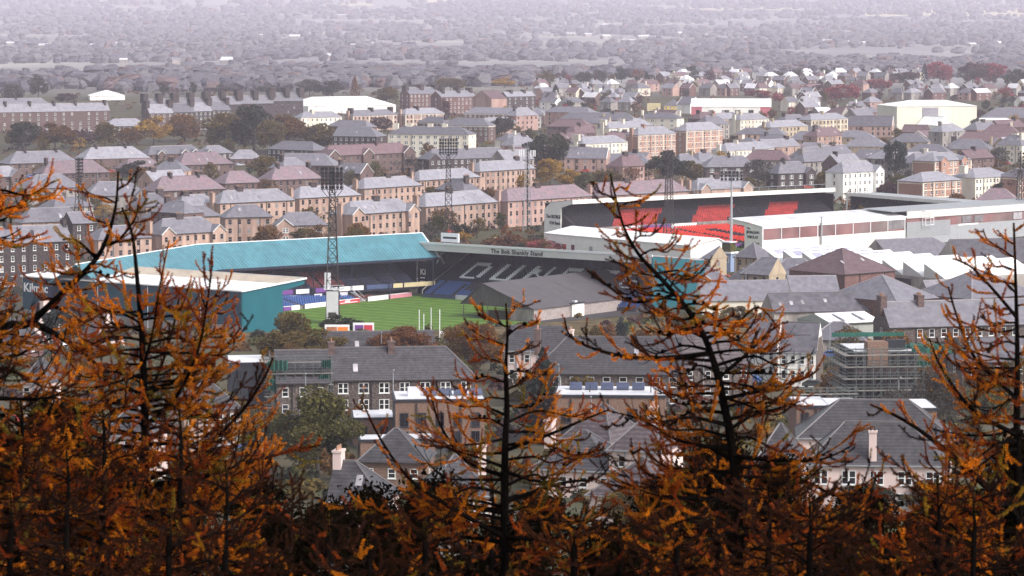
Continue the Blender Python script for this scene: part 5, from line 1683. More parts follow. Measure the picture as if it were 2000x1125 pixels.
h_ = H('community_hall', 'long white community building with white ribbed roof and red ends', 1350, 1506, 208, 1, 'white', 'whiteroof', 'hall', th=-4, dep=18, ch=(), rise=5, he=6.5, ends='gg', win='dark', cols=6, ww=3.4, wh=3.0, wz=1.2)
def red_ends(h):
    L = 0
    for c in h.children:
        if c.name.startswith('wall'): L = max(v.co.x for v in c.data.vertices)
    for a, c in ((0.01, 7), (L - 7, L - .01)):
        b = MB(); b.box(a, c, -.12, .02, 0, 6.2); b.build('red_panel', M['pinkpaint'], h)
    b = MB()
    for i in range(40):
        x = L * (i + .5) / 40
        b.hexa([(x - .12, -.4, 6.4), (x + .12, -.4, 6.4), (x + .12, 9, 11.45), (x - .12, 9, 11.45)], [(x - .12, -.4, 6.6), (x + .12, -.4, 6.6), (x + .12, 9, 11.65), (x - .12, 9, 11.65)])
    o = b.build('roof_ribs', M['flatroof'], h); o['kind'] = 'stuff'
red_ends(h_)
h_ = H('hall', 'large cream sheet clad hall with a tall dark door at far right', 1752, 1908, 207, 2, 'palehall', 'whiteroof', 'hall', th=14, dep=34, ch=(), rise=3, he=14, ends='hh', win=None, hipf=.8)
b = MB(); b.box(16, 26, -.2, .05, 3, 13); b.build('hall_door', M['lead'], h_)
H('hall', 'low cream annexe right of the large cream hall', 1904, 1978, 234, 1, 'palehall', 'whiteroof', 'hall', th=-4, dep=8, ch=(), rise=1.0, he=5, ends='hh', win=None)
H('hall', 'dark slate roofed hall behind the cream annexe', 1920, 2020, 230, 1, 'brownstone', 'slate', 'hall', th=-4, dep=18, ch=(), rise=6, ends='hg', win=None)
H('hall', 'bright white roof lying low before the cream hall door', 1792, 1830, 244, 1, 'white', 'whiteroof', 'hall', th=-50, dep=12, ch=(), rise=5, ends='gg', win=None)
h_ = H('hall', 'pale green metal shed, white roof with two slit rooflights, left of the stone terrace', 1626, 1722, 630, 1, 'palegreen', 'whiteroof', 'hall', th=26, dep=15, ch=(), rise=1.6, he=4.6, ends='gg', win=None)
for x in (3.5, 8.5):
    b = MB(); b.hexa([(x, 1, 5.0), (x + .5, 1, 5.0), (x + .5, 6, 6.0), (x, 6, 6.0)], [(x, 1, 5.15), (x + .5, 1, 5.15), (x + .5, 6, 6.15), (x, 6, 6.15)]); b.build('skylight', M['lead'], h_)
h_ = H('house', 'low yellow walled house under the cream hoarding', 1297, 1330, 206, 1, 'yellow', 'slate', th=-8, dep=12, ch=(), rise=4)
H('house', 'white gabled house between the yellow house and the white community building', 1322, 1348, 204, 2, 'white', 'slate', th=-40, dep=12, ch=(), rise=5, ends='gg', verge=True, win=None)
p = PD(1277, 218, 2200)
rt = empty('hoarding', Vector((p.x, p.y, 0)), R(-6), 'pale yellow hoarding on posts above the cream house', 'billboard')
b = MB(); b.box(-4.4, 4.4, 0, .4, 3.4, 8.4); b.build('panel', M['paleyellow'], rt)
b = MB()
for z, x0, x1 in ((7.2, -3.6, 3.4), (6.3, -3.6, 2.8), (5.2, -3.2, 3.4), (4.2, -3.6, 1.6)): b.box(x0, x1, -.1, .02, z, z + .35)
b.build('lettering', M['adgold'], rt)
for x in (-3.4, 3.4):
    b = MB(); b.bar((x, .3, -1), (x, .3, 3.4), .2); b.build('post', M['galv'], rt)
# blue painted stair tower
p = PG(1408, 528)
rt = empty('stair_tower', p, R(-38), 'blue painted stair tower with a green glazed lantern and white flat cap', 'tower')
b = MB(); b.box(0, 3.4, 0, 3.0, -2, 5.0); b.build('body', M['bluetower'], rt)
b = MB(); b.box(-.5, 3.9, -.5, 3.5, 5.0, 5.5); b.build('cap', M['adwhite'], rt)
b = MB(); b.box(.2, 3.2, .2, 2.8, 5.5, 8.2); b.build('lantern', M['leaf_green'], rt)
for x in (.7, 1.9): add_window(rt, 'w', .8, 1.7, (x, 0, 2.6), 0, False)
b = MB(); b.box(0, 3.4, -.4, 3.2, 8.2, 8.5); b.build('lantern_roof', M['flatroof'], rt)
# ------------------------------------------------------------------ scaffolding
def scaffold(name_l, xl, xr, yt, hgt, th, lifts, bays, side_bays, dep=1.2, nets=(), front_off=0.0, zfix=None):
    org, L, D = place(xl, xr, yt, hgt, th, zfix)
    rt = empty('scaffolding', org, R(th), name_l, 'scaffolding')
    lh = hgt / lifts
    mt = M['scaffoldtube']
    sx = L / bays
    dpt = side_bays * 2.2
    spots = [(i * sx, -y) for i in range(bays + 1) for y in (1.0, 2.1)] + [(-x, i * 2.2) for i in range(1, side_bays + 1) for x in (1.0, 2.1)]
    std = MB(); std.bar((0, 0, -3), (0, 0, hgt + 1.2), .05)
    me = std.mesh('standard', mt)
    for x, y in spots: link('standard', me, rt, (x, y, 0))
    lg = MB()
    for y in (-1.0, -2.1):
        lg.bar((-2.1, y, 0), (L + .4, y, 0), .045)
    lg1 = lg.mesh('ledger', mt)
    lg = MB()
    for x in (-1.0, -2.1): lg.bar((x, -2.1, 0), (x, dpt, 0), .045)
    lg2 = lg.mesh('ledger', mt)
    bd_ = MB()
    for k in range(4): bd_.box(-2.0, L + .3, -2.05 + k * .25, -1.83 + k * .25, .05, .1)
    bd1 = bd_.mesh('board', M['scaffoldboard'])
    bd_ = MB()
    for k in range(4): bd_.box(-2.05 + k * .25, -1.83 + k * .25, -1, dpt, .05, .1)
    bd2 = bd_.mesh('board', M['scaffoldboard'])
    for k in range(lifts + 1):
        z = k * lh
        if k > 0:
            link('board', bd1, rt, (0, 0, z)); 
            if side_bays: link('board', bd2, rt, (0, 0, z))
        for dz in (0, .55, 1.05):
            link('ledger', lg1, rt, (0, 0, z + dz))
            if side_bays: link('ledger', lg2, rt, (0, 0, z + dz))
    br = MB()
    br.bar((0, -2.15, 0), (sx, -2.15, lh), .045)
    brm = br.mesh('brace', mt)
    for k in range(lifts):
        for i in range(0, bays, 2): link('brace', brm, rt, (i * sx, 0, k * lh))
    for (x0, x1, z0, z1) in nets:
        b = MB()
        n = 14
        for i in range(n):
            xa, xb = x0 + (x1 - x0) * i / n, x0 + (x1 - x0) * (i + 1) / n
            a0, a1 = (-2.2 - .18 * math.sin(i * 2.1)), (-2.2 - .18 * math.sin((i + 1) * 2.1))
            b.prism([(xa, a0, z0 + .2 * math.sin(i)), (xb, a1, z0 + .2 * math.sin(i + 1)), (xb, a1, z1 + .15 * math.sin(i * 1.7)), (xa, a0, z1 + .15 * math.sin((i - 1) * 1.7))], (0, .04, 0))
        b.build('debris_net', M['greennet'], rt)
    return rt, L

h_ = H('flats', 'tenement stripped to its dark brick shell inside scaffolding, right', 1668, 1792, 690, 4, 'darkstone', 'flatroof', 'flats', th=6, dep=12, ch=(), ends='ff', cols=6, win='bdark', he=11.5, gwin=3, ww=1.2, wh=1.6)
b = MB(); b.box(2.2, 5.6, -.3, 2.6, 9.5, 13.4); b.build('stair_tower', M['brick'], h_)
b = MB(); b.box(5.6, 8.6, .5, 2.0, 12.0, 13.6); b.build('roof_box', M['charcoal'], h_)
b = MB()
for i in range(9):
    b.hexa([(7 + i * .9, 2 + (i % 3), 11.95), (8.4 + i * .9, 1.4 + (i % 2), 11.95), (8.6 + i * .9, 3.4, 11.95), (7.2 + i * .9, 4.0, 11.95)], [(7.1 + i * .9, 2.1 + (i % 3), 12.5 + .3 * (i % 2)), (8.2 + i * .9, 1.6 + (i % 2), 12.3), (8.5 + i * .9, 3.2, 12.6), (7.3 + i * .9, 3.6, 12.9 - .2 * (i % 3))])
b.build('tarpaulin', M['greennet'], h_)
b = MB(); b.box(-1.2, 11, 12.2, 12.3, 13.0, 13.7); b.build('debris_net', M['greennet'], h_)
scaffold('grey tube scaffolding with boarded lifts and green netting round the stripped tenement', 1668, 1800, 692, 11.5, 6, 6, 8, 5, nets=((9, 17.5, 12.0, 12.8), (10, 13, 9.8, 10.6)))
scaffold('low grey scaffolding with silver boards left of the tall scaffold', 1584, 1668, 768, 5.6, 6, 3, 6, 0, nets=((0, 6, 4.2, 4.9),))
h_ = H('house', 'roof under repair with bare boards inside the left scaffolding', 540, 642, 748, 2, 'greystone', 'nearslate', T, th=6, dep=10, ch=(), rise=5.0, ends='gg', cols=3, win='w')
h_ = H('flats', 'black clad flat roofed block with a pale roof left of the left scaffolding', 446, 520, 712, 3, 'charcoal', 'flatroof', 'flats', th=6, dep=11, ch=(), ends='ff', cols=2, win='bdark', he=9)
scaffold('grey scaffolding with turquoise green netting round the left terrace end', 540, 646, 706, 9.4, 6, 5, 6, 3, nets=((-1.5, 1.8, 8.2, 9.8), (7, 8.6, 5.0, 7.4), (-1.6, 1.4, 4.8, 6.8), (7.4, 9, 8.6, 9.8)))

# solar panels and roof boxes on the new flats
def find(label):
    for o in C.objects:
        if o.get('label') == label: return o
f = find('new brick flats with a row of solar panels on the pale flat roof')
for i in range(5):
    b = MB(); x = 2.0 + i * 2.4
    b.hexa([(x, 5.5, 7.9), (x + 1.9, 5.5, 7.9), (x + 1.9, 7.0, 8.0), (x, 7.0, 8.0)], [(x, 5.4, 8.0), (x + 1.9, 5.4, 8.0), (x + 1.9, 7.0, 8.9), (x, 7.0, 8.9)])
    b.build('solar_panel', M['solar'], f)
    b = MB(); b.hexa([(x, 7.02, 7.9), (x + 1.9, 7.02, 7.9), (x + 1.9, 8.0, 7.9), (x, 8.0, 7.9)], [(x, 7.02, 8.88), (x + 1.9, 7.02, 8.88), (x + 1.9, 7.1, 8.88), (x, 7.1, 8.88)]); b.build('panel_back', M['flatroof'], f)
for x in (5.2, 14.5):
    b = MB(); b.bar((x, 3, 7.8), (x, 3, 9.0), .09); b.build('vent_pipe', M['charcoal'], f)
f = find('new brick flats with flat pale roof and black end wall')
for i in range(4):
    b = MB(); x = 4.4 + i * 2.3
    b.hexa([(x, 3.2, 7.75), (x + 2.0, 3.2, 7.75), (x + 2.0, 5.4, 7.85), (x, 5.4, 7.85)], [(x, 3.1, 7.85), (x + 2.0, 3.1, 7.85), (x + 2.0, 5.4, 8.5), (x, 5.4, 8.5)])
    b.build('solar_panel', M['solar'], f)
b = MB(); b.box(2.0, 3.8, 3.0, 5.0, 7.6, 8.9); b.build('roof_vent', M['flatroof'], f)
b = MB(); b.bar((8.2, 1.5, 7.6), (8.2, 1.5, 8.7), .09); b.build('vent_pipe', M['charcoal'], f)
b = MB(); b.box(-.06, .0, .02, 9.98, 0, 7.1); b.build('black_cladding', M['charcoal'], f)

# bay, porch roofs, sheds near the brick flats
H('shed', 'low white fascia roof in front of the new brick flats', 704, 850, 862, 1, 'brick', 'flatroof', 'shed', th=8, dep=5, ch=(), ends='ff', cols=2, win='bdark', he=2.8)

# ------------------------------------------------------------------ vehicles
def vehicle(px, py, rz, label, kind, body, group='vehicles parked about the town', D=None):
    p = PG(px, py) if D is None else PD(px, py, D)
    if D: p.z = tz(D)
    rt = empty('parked_' + kind, p, R(rz), label, kind, group)
    b = MB()
    if kind == 'van':
        prof = [(0, .35), (5.2, .35), (5.2, 1.0), (4.6, 1.25), (4.0, 2.15), (.05, 2.2), (0, 1.2)]
        win = [(3.3, 1.3), (4.45, 1.3), (3.95, 2.0), (3.3, 2.0)]
    else:
        prof = [(0, .35), (4.2, .35), (4.25, .75), (3.3, .95), (2.7, 1.45), (1.0, 1.48), (.25, 1.0), (0, .9)]
        win = [(.75, 1.0), (3.1, .98), (2.6, 1.38), (1.05, 1.4)]
    b.prism([(x, -.85, z) for x, z in prof], (0, 1.7, 0)); b.build('body', body, rt)
    b = MB(); b.prism([(x, -.87, z) for x, z in win], (0, 1.74, 0))
    x0, z0 = prof[3]; x1, z1 = prof[4]
    b.prism([(x0 - .02, -.7, z0 + .06), (x0 - .02, .7, z0 + .06), (x1 + .06, .6, z1 - .06), (x1 + .06, -.6, z1 - .06)], (.05, 0, .04)); b.build('windows', M['glass'], rt)
    for x in (.8, 3.4 if kind == 'car' else 4.2):
        for y in (-.88, .68):
            b = MB(); b.tube([(x, y, .33), (x, y + .2, .33)], .33, 10); b.build('wheel', M['tyre'], rt)
    for y in (-.6, .6):
        b = MB(); xx = prof[1][0]; b.box(xx - .02, xx + .04, y - .15, y + .15, .55, .72); b.build('headlight', M['paleglass'], rt)
vehicle(832, 558, -130, 'white van parked between the main stand and the lettered seats', 'van', M['adwhite'])
vehicle(850, 562, -60, 'dark car parked beside the white van behind the goal corner', 'car', M['cargrey'])
vehicle(1540, 935, 10, 'dark car parked left of the cream villa', 'car', M['cargrey'])
for i, (x, y, r_, k, m_) in enumerate(((1604, 424, 20, 'car', 'adwhite'), (1622, 420, 200, 'car', 'cargrey'), (1640, 420, 30, 'car', 'redpaint'), (962, 474, 40, 'car', 'adwhite'), (985, 468, 30, 'car', 'cargrey'))):
    vehicle(x, y, r_, ['white car in the car park between the two far stands', 'grey car in the middle of the car park between the two far stands', 'red car right in the car park between the two far stands',
                       'white car in the street below the pink roofed tenement', 'grey car in the street below the pink roofed tenement'][i], k, M[m_])

# ------------------------------------------------------------------ trees
_crown = {}
def crown_mesh(kind, seed, fine):
    k = (kind, seed, fine)
    if k in _crown: return _crown[k]
    rnd = random.Random(hash(('c', seed, fine)) if False else seed * 77 + fine * 13 + len(kind))
    v, f = [], []
    def leaf(p, s):
        a = Vector((rnd.gauss(0, 1), rnd.gauss(0, 1), rnd.gauss(0, 1))).normalized()
        c = a.cross(Vector((rnd.gauss(0, 1), rnd.gauss(0, 1), rnd.gauss(0, 1)))).normalized()
        n = len(v)
        v.extend([tuple(p - a * s), tuple(p + c * s * .62), tuple(p + a * s), tuple(p - c * s * .62)])
        f.append((n, n + 1, n + 2, n + 3))
    N = {0: 1100, 1: 3400, 2: 12000, 3: 15000}[fine]
    ls = {0: .042, 1: .030, 2: .0175, 3: .0125}[fine]
    if kind == 'cone':
        for i in range(N):
            t = rnd.random() ** .75
            tier = math.floor(t * 11) / 11
            loc = (t - tier) * 11
            r = .5 * (1 - t) ** .85 * (1.12 - .55 * loc) + .012
            a = rnd.uniform(0, 2 * math.pi)
            rr = r * math.sqrt(rnd.uniform(.25, 1)) * (1 + .18 * math.sin(a * 5 + tier * 30))
            leaf(Vector((math.cos(a) * rr, math.sin(a) * rr, .03 + t * .97)), ls * .95)
    else:
        cl = []
        for i in range(30 if kind == 'broad' else 22):
            a = rnd.uniform(0, 2 * math.pi); u = rnd.uniform(-1, 1); rr = rnd.uniform(.35, 1) ** .6
            q = Vector((math.cos(a) * math.sqrt(1 - u * u), math.sin(a) * math.sqrt(1 - u * u), u)) * rr
            zz = .53 + q.z * .39
            wid = .36 * (1.0 if zz < .62 else 1 - (zz - .62) * .9)
            cl.append((Vector((q.x * wid, q.y * wid, zz)), rnd.uniform(.085, .17)))
        if kind == 'bare': N = int(N * .5)
        for i in range(N):
            c, r = cl[rnd.randrange(len(cl))]
            a = rnd.uniform(0, 2 * math.pi); u = rnd.uniform(-1, 1)
            rr = r * (rnd.uniform(.3, 1) ** .45)
            if rnd.random() < .06: rr *= 1.3
            p = c + Vector((math.cos(a) * math.sqrt(1 - u * u) * rr, math.sin(a) * math.sqrt(1 - u * u) * rr, u * rr * .85))
            leaf(p, ls * rnd.uniform(.7, 1.25) * (.8 if kind == 'bare' else 1))
    me = bpy.data.meshes.new('crown')
    me.from_pydata(v, [], f)
    me.materials.append(M['leaf_green'])
    _crown[k] = me
    return me

_trunk = {}
def trunk_mesh(kind, seed):
    k = (kind, seed)
    if k in _trunk: return _trunk[k]
    rnd = random.Random(seed + 5)
    b = MB()
    b.tube([(0, 0, -.08), (.01, 0, .3), (-.01, .01, .6), (0, 0, .95 if kind == 'cone' else .85)], [.035, .026, .016, .004], 6)
    if kind != 'cone':
        for i in range(9 if kind == 'broad' else 16):
            a = rnd.uniform(0, 6.28); z = rnd.uniform(.22, .6)
            l = rnd.uniform(.2, .4)
            p1 = Vector((math.cos(a) * l * .5, math.sin(a) * l * .5, z + l * .35))
            p2 = Vector((math.cos(a) * l, math.sin(a) * l, z + l * .8))
            b.tube([(0, 0, z), p1, p2], [.013, .008, .003], 4)
            if kind == 'bare':
                for q in range(3):
                    d = Vector((rnd.gauss(0, .1), rnd.gauss(0, .1), rnd.uniform(.05, .2)))
                    b.tube([p1.lerp(p2, .3 + q * .3), p1.lerp(p2, .3 + q * .3) + d], [.005, .002], 3)
    _trunk[k] = b.mesh('trunk', M['bark'])
    return _trunk[k]

TREES = []
def tree(px, yb, wpx, hpx, leaf, label, kind='broad', D=None, group=None, fine=None, name=None):
    if D is None:
        p = PG(px, yb)
        D = p.y
    else:
        p = PD(px, yb, D); p.z = tz(D)
    s = D / FPX
    w_, h = wpx * s, hpx * s
    seed = len(TREES)
    rt = empty(name or {'broad': 'broadleaf_tree', 'bare': 'thin_tree', 'cone': 'conifer'}[kind], p, (seed * 2.39) % 6.28, label, 'tree', group)
    TREES.append((p.x, p.y, w_))
    if fine is None: fine = 2 if wpx > 110 else 1 if wpx > 38 else 0
    sc_ = (w_ * (1.22 if kind != 'cone' else 1), w_ * (1.22 if kind != 'cone' else 1), h * 1.04)
    me = crown_mesh(kind, seed % 4, fine)
    o = link('crown', me, rt); o.scale = sc_
    o.material_slots[0].link = 'OBJECT'
    o.material_slots[0].material = M['leaf_' + leaf]
    t = link('trunk', trunk_mesh(kind, seed % 3), rt); t.scale = (h * .8, h * .8, h) if kind != 'cone' else (h * .5, h * .5, h)
    return rt

HG = 'trees of the hillside clump at left'
for a in (
    (50, 292, 66, 50, 'darkgreen', 'dark green tree at far left below the long brown terrace'), (108, 292, 70, 48, 'brown', 'brown green tree second from left below the long terrace'),
    (158, 288, 56, 34, 'purple', 'dull brown tree right of the brown green one at left'), (205, 286, 50, 44, 'olive', 'olive tree before the low grey hipped building'),
    (250, 284, 50, 32, 'brown', 'small russet tree under the low grey hipped building'), (300, 282, 66, 50, 'gold', 'yellow green tree at the foot of the tall dark row'),
    (360, 276, 66, 50, 'brown', 'brown tree before the windows of the tall dark row'), (440, 292, 84, 66, 'olive', 'big olive tree, leftmost of the large hillside clump'),
    (496, 296, 84, 84, 'darkgreen', 'tallest dark tree in the middle of the hillside clump'), (560, 296, 80, 66, 'brown', 'russet topped tree right of the tallest dark one'),
    (622, 296, 64, 52, 'olive', 'rounded tree at the right end of the hillside clump'), (530, 300, 60, 60, 'olive', 'mottled tree low in the middle of the hillside clump')):
    a = list(a); a[2] *= 1.15; a[3] *= 1.15
    tree(*a, group=HG)
for a in (
    (514, 348, 70, 46, 'olive', 'rounded olive tree left of the mauve roofed house'), (268, 352, 70, 40, 'darkgreen', 'dark tree left of the big pink tiled house'), (330, 352, 62, 44, 'green', 'dark green tree before the broad pink tiled house'),
    (415, 340, 62, 44, 'grey', 'bare grey tree before the broad pink tiled house', 'bare'), (765, 392, 88, 52, 'darkgreen', 'spreading dark green tree among the tan tenements'),
    (800, 340, 60, 36, 'grey', 'grey bare tree by the brown terrace end', 'bare'), (740, 336, 60, 34, 'grey', 'thin grey tree before the brown terrace', 'bare'),
    (636, 412, 56, 40, 'gold', 'golden brown tree behind the big floodlight'), (672, 410, 40, 30, 'gold', 'small yellow tree right of the big floodlight'), (852, 392, 60, 44, 'rust', 'reddish thin tree before the tan tenement', 'bare'),
    (570, 412, 40, 30, 'brown', 'little brown tree beside the tan block'), (698, 462, 36, 30, 'conifer', 'dark round bush against the tan tenement wall'), (870, 455, 66, 52, 'brown', 'thin brown tree by the floodlight foot', 'bare'),
    (905, 474, 34, 22, 'gold', 'low yellow bush behind the grey roof sign'), (840, 476, 50, 40, 'grey', 'grey bare tree behind the teal roof end', 'bare'), (900, 462, 46, 26, 'darkgreen', 'dark hedge bush above the roof sign'),
    (860, 540, 40, 46, 'red', 'dark red leaved tree behind the navy sign wall'), (1000, 492, 110, 34, 'rust', 'rusty bush bank behind the grey fascia, left half'), (1080, 500, 110, 34, 'red', 'reddish bush bank behind the grey fascia, right half'),
    (1068, 332, 96, 74, 'darkgreen', 'big dark green tree behind the aerial mast'), (1074, 362, 54, 56, 'gold', 'golden yellow tree right of the aerial mast'), (1112, 368, 50, 40, 'gold', 'yellow bush between the golden tree and the salmon house'),
    (1140, 374, 46, 40, 'green', 'green tree before the salmon brick house'), (1186, 372, 60, 44, 'olive', 'olive tree under the salmon brick house'), (1226, 366, 60, 44, 'rust', 'rusty thin tree between the salmon houses', 'bare'),
    (1306, 356, 84, 64, 'darkgreen', 'big dark round tree behind the black lattice floodlight'), (1350, 356, 56, 46, 'olive', 'olive gold tree right of the dark round tree'), (980, 268, 50, 42, 'darkgreen', 'dark tree above the middle of the town'),
    (1480, 368, 70, 62, 'grey', 'dark bare tree behind the far stand roof', 'bare'), (1566, 330, 60, 40, 'purple', 'brown bare tree by the cream house', 'bare'), (1620, 384, 66, 60, 'olive', 'olive tree left of the white tenement'),
    (1662, 384, 30, 50, 'conifer', 'dark fir before the white tenement', 'cone'), (1748, 352, 46, 82, 'bluefir', 'tall dark columnar conifer right of the white house'), (1738, 392, 50, 40, 'purple', 'brown shrub at the foot of the tall conifer'),
    (1770, 372, 50, 40, 'grey', 'grey tree between the conifer and brick flats', 'bare'), (1912, 330, 46, 34, 'purple', 'brown tree right of the brick flats', 'bare'), (1950, 330, 56, 46, 'grey', 'grey bare tree by the right edge', 'bare'),
    (1984, 388, 60, 60, 'purple', 'dark brown bare tree at the right edge behind the stand', 'bare'), (1720, 298, 40, 30, 'brown', 'brown tree below the dark slate house'), (1814, 274, 30, 22, 'grey', 'small grey tree before the cream hall'),
    (1425, 322, 30, 50, 'rust', 'reddish thin tree right of the brick tenements', 'bare'), (718, 214, 40, 26, 'rust', 'rust coloured tree before the tan and cream tenement'), (745, 256, 46, 30, 'purple', 'purple brown bush above the cream flats'),
    (780, 250, 24, 26, 'darkgreen', 'small dark tree above the cream flats'), (870, 236, 26, 44, 'purple', 'dark bare tree before the tenement alone on the skyline'), (1085, 204, 34, 36, 'conifer', 'dark conifer right of the small dark tenement', 'cone'),
    (500, 480, 30, 22, 'olive', 'small bush above the teal roof')):
    tree(*a)
for a in (
    (608, 700, 150, 80, 'olive', 'dark brown tree below the pitch left of the billboards', 'broad', 655), (556, 700, 95, 70, 'olive', 'ragged dark tree at the foot of the teal end wall', 'broad', 660), (664, 655, 90, 42, 'darkgreen', 'dark evergreen bush at the big floodlight foot'),
    (782, 702, 150, 88, 'rust', 'large russet tree between the billboards and the net posts', 'broad', 655), (925, 716, 120, 108, 'brown', 'tall brown tree below the terrace shed', 'broad', 640), (878, 705, 60, 62, 'olive', 'olive tree left of the tall brown tree', 'broad', 650),
    (620, 930, 190, 185, 'green', 'large round olive green tree right of the orange larch'), (1060, 860, 110, 175, 'conifer', 'dark spruce behind the middle larch', 'cone'), (1090, 690, 60, 40, 'brown', 'brown shrub on the bank left', 'bare'),
    (1190, 668, 36, 36, 'rust', 'russet shrub on the grassy bank'), (1164, 668, 30, 34, 'olive', 'olive shrub left of the russet one on the bank'), (1216, 672, 28, 54, 'bluefir', 'narrow dark green conifer on the grassy bank'), (1250, 676, 50, 34, 'brown', 'brown shrub right of the narrow conifer'),
    (1340, 640, 80, 28, 'olive', 'low scrub at the right end of the bank'), (1440, 622, 60, 26, 'olive', 'scrub below the long cream hall'), (1745, 668, 40, 54, 'gold', 'orange brown larch before the stone terrace gable'), (1766, 668, 30, 60, 'conifer', 'slim dark fir before the stone terrace', 'cone'),
    (1780, 672, 44, 44, 'gold', 'yellow green bush right of the slim fir'), (1808, 858, 150, 140, 'grey', 'bare crooked tree with a few yellow leaves beside the scaffolding', 'bare'), (1880, 540, 40, 28, 'conifer', 'small dark fir before the white sawtooth roof', 'cone'),
    (1690, 660, 40, 20, 'darkgreen', 'dark bush before the pale green shed'), (1250, 1040, 170, 100, 'olive', 'yellowing bush below the ribbed tile roof'), (1340, 1010, 110, 120, 'olive', 'yellowing tree beside the thin black larch stem'),
    (1700, 1010, 130, 70, 'darkgreen', 'dark evergreen bush before the cream villa'), (1820, 1000, 150, 70, 'olive', 'yellow green hedge tree right of the cream villa garden'), (120, 690, 90, 90, 'conifer', 'dark bluish evergreen behind the left larch bough'),
    (215, 680, 80, 50, 'grey', 'grey brown bush under the dark teal wall'), (20, 610, 80, 70, 'grey', 'hazy grey tree at the left edge', 'bare'), (930, 720, 60, 50, 'grey', 'bare tree beside the cream harled house', 'bare'),
    (940, 1010, 120, 60, 'olive', 'olive bush behind the middle larch'), (520, 900, 90, 80, 'darkgreen', 'dark tree left of the large round tree')):
    tree(*a)
rnd = random.Random(11)
USED = {}
def near_label(desc, x, y, D):
    best = None
    for lb, d, L in PLACED:
        pass
    c = []
    for o, px, dd in ANCH:
        c.append((abs(px - x) * D / FPX + abs(dd - D) * .8, o, px, dd))
    c.sort(key=lambda q: q[0])
    for rank, (_, lb, px, dd) in enumerate(c[:14]):
        rel = 'behind' if dd < D - 12 else 'before' if dd > D + 12 else ('left of' if x < px else 'right of')
        side = '' if rel in ('left of', 'right of') else (' slightly left' if x < px - 12 else ' slightly right' if x > px + 12 else '')
        words = lb.split(',')[0].split()
        t = '%s %s%s the %s' % (desc, rel, '', ' '.join(words))
        if len(t.split()) > 16: continue
        if t not in USED:
            USED[t] = 1
            return t
    return None
def anchors():
    global ANCH
    ANCH = []
    for o in C.objects:
        lb = o.get('label')
        if lb and o.type == 'EMPTY' and o.parent is None and o.get('category') not in ('tree', 'car', 'van', 'building', 'advertising board') and 'misty suburb' not in lb and len(lb.split()) <= 12:
            if o.location.y > 300:
                d = o.location - Vector((0, 0, CAMH))
                ANCH.append((lb, 1000 + FPX * d.x / (d.y * ca - d.z * sa), o.location.y))
anchors()
# misty trees at the far edge of the town
for i, (x, y, w_, h, lf, kd) in enumerate(((25, 200, 50, 40, 'grey', 'broad'), (75, 190, 46, 46, 'grey', 'broad'), (130, 200, 50, 20, 'purple', 'broad'), (235, 190, 20, 20, 'grey', 'bare'), (322, 186, 22, 22, 'darkgreen', 'broad'), (376, 184, 18, 24, 'darkgreen', 'broad'),
        (345, 188, 34, 16, 'purple', 'bare'), (430, 182, 40, 20, 'grey', 'bare'), (520, 180, 40, 20, 'grey', 'bare'), (605, 186, 60, 34, 'grey', 'broad'), (650, 190, 50, 36, 'grey', 'broad'), (693, 190, 28, 40, 'rust', 'cone'), (755, 198, 50, 32, 'olive', 'broad'),
        (880, 176, 70, 26, 'olive', 'broad'), (938, 166, 26, 30, 'darkgreen', 'broad'), (985, 170, 50, 20, 'gold', 'broad'), (1068, 168, 34, 30, 'olive', 'broad'), (1140, 166, 40, 28, 'darkgreen', 'broad'), (1170, 164, 36, 30, 'grey', 'broad'), (1214, 160, 36, 30, 'conifer', 'broad'),
        (1244, 160, 36, 28, 'rust', 'bare'), (1263, 168, 22, 28, 'conifer', 'cone'), (1350, 152, 34, 26, 'darkgreen', 'broad'), (1384, 160, 34, 24, 'purple', 'broad'), (1520, 144, 34, 18, 'darkgreen', 'broad'), (1560, 148, 36, 24, 'grey', 'broad'), (1610, 150, 34, 26, 'darkgreen', 'broad'),
        (1645, 146, 14, 14, 'conifer', 'cone'), (1686, 150, 22, 22, 'conifer', 'cone'), (1740, 152, 36, 26, 'grey', 'broad'), (1770, 168, 60, 30, 'purple', 'broad'), (1806, 160, 24, 36, 'bluefir', 'cone'), (1836, 160, 56, 44, 'red', 'broad'), (1900, 164, 60, 46, 'purple', 'broad'), (1940, 162, 56, 42, 'red', 'broad'),
        (1985, 172, 50, 40, 'darkgreen', 'broad'), (1642, 196, 76, 34, 'red', 'broad'), (1715, 176, 56, 24, 'red', 'broad'), (1480, 192, 56, 18, 'red', 'broad'), (1965, 190, 30, 22, 'red', 'broad'), (1605, 192, 40, 30, 'purple', 'broad'), (1320, 166, 30, 20, 'purple', 'bare'), (1430, 160, 30, 20, 'grey', 'bare'))):
    nm = {'grey': 'grey', 'purple': 'dull purple', 'darkgreen': 'dark green', 'rust': 'rusty', 'olive': 'olive', 'gold': 'yellowish', 'conifer': 'blackish green', 'bluefir': 'blue green', 'red': 'crimson'}[lf]
    D_ = 6500 * 81 / (y + 14) if y > 150 else 3100
    ds = '%s %s in the mist' % (nm, {'broad': 'rounded tree', 'cone': 'pointed tree', 'bare': 'wispy tree'}[kd])
    tree(x, y, w_, h, lf, near_label(ds, x, y, D_) or ds + ' at the far edge of the town', kd, D=D_, group='misty trees along the far edge of the town')

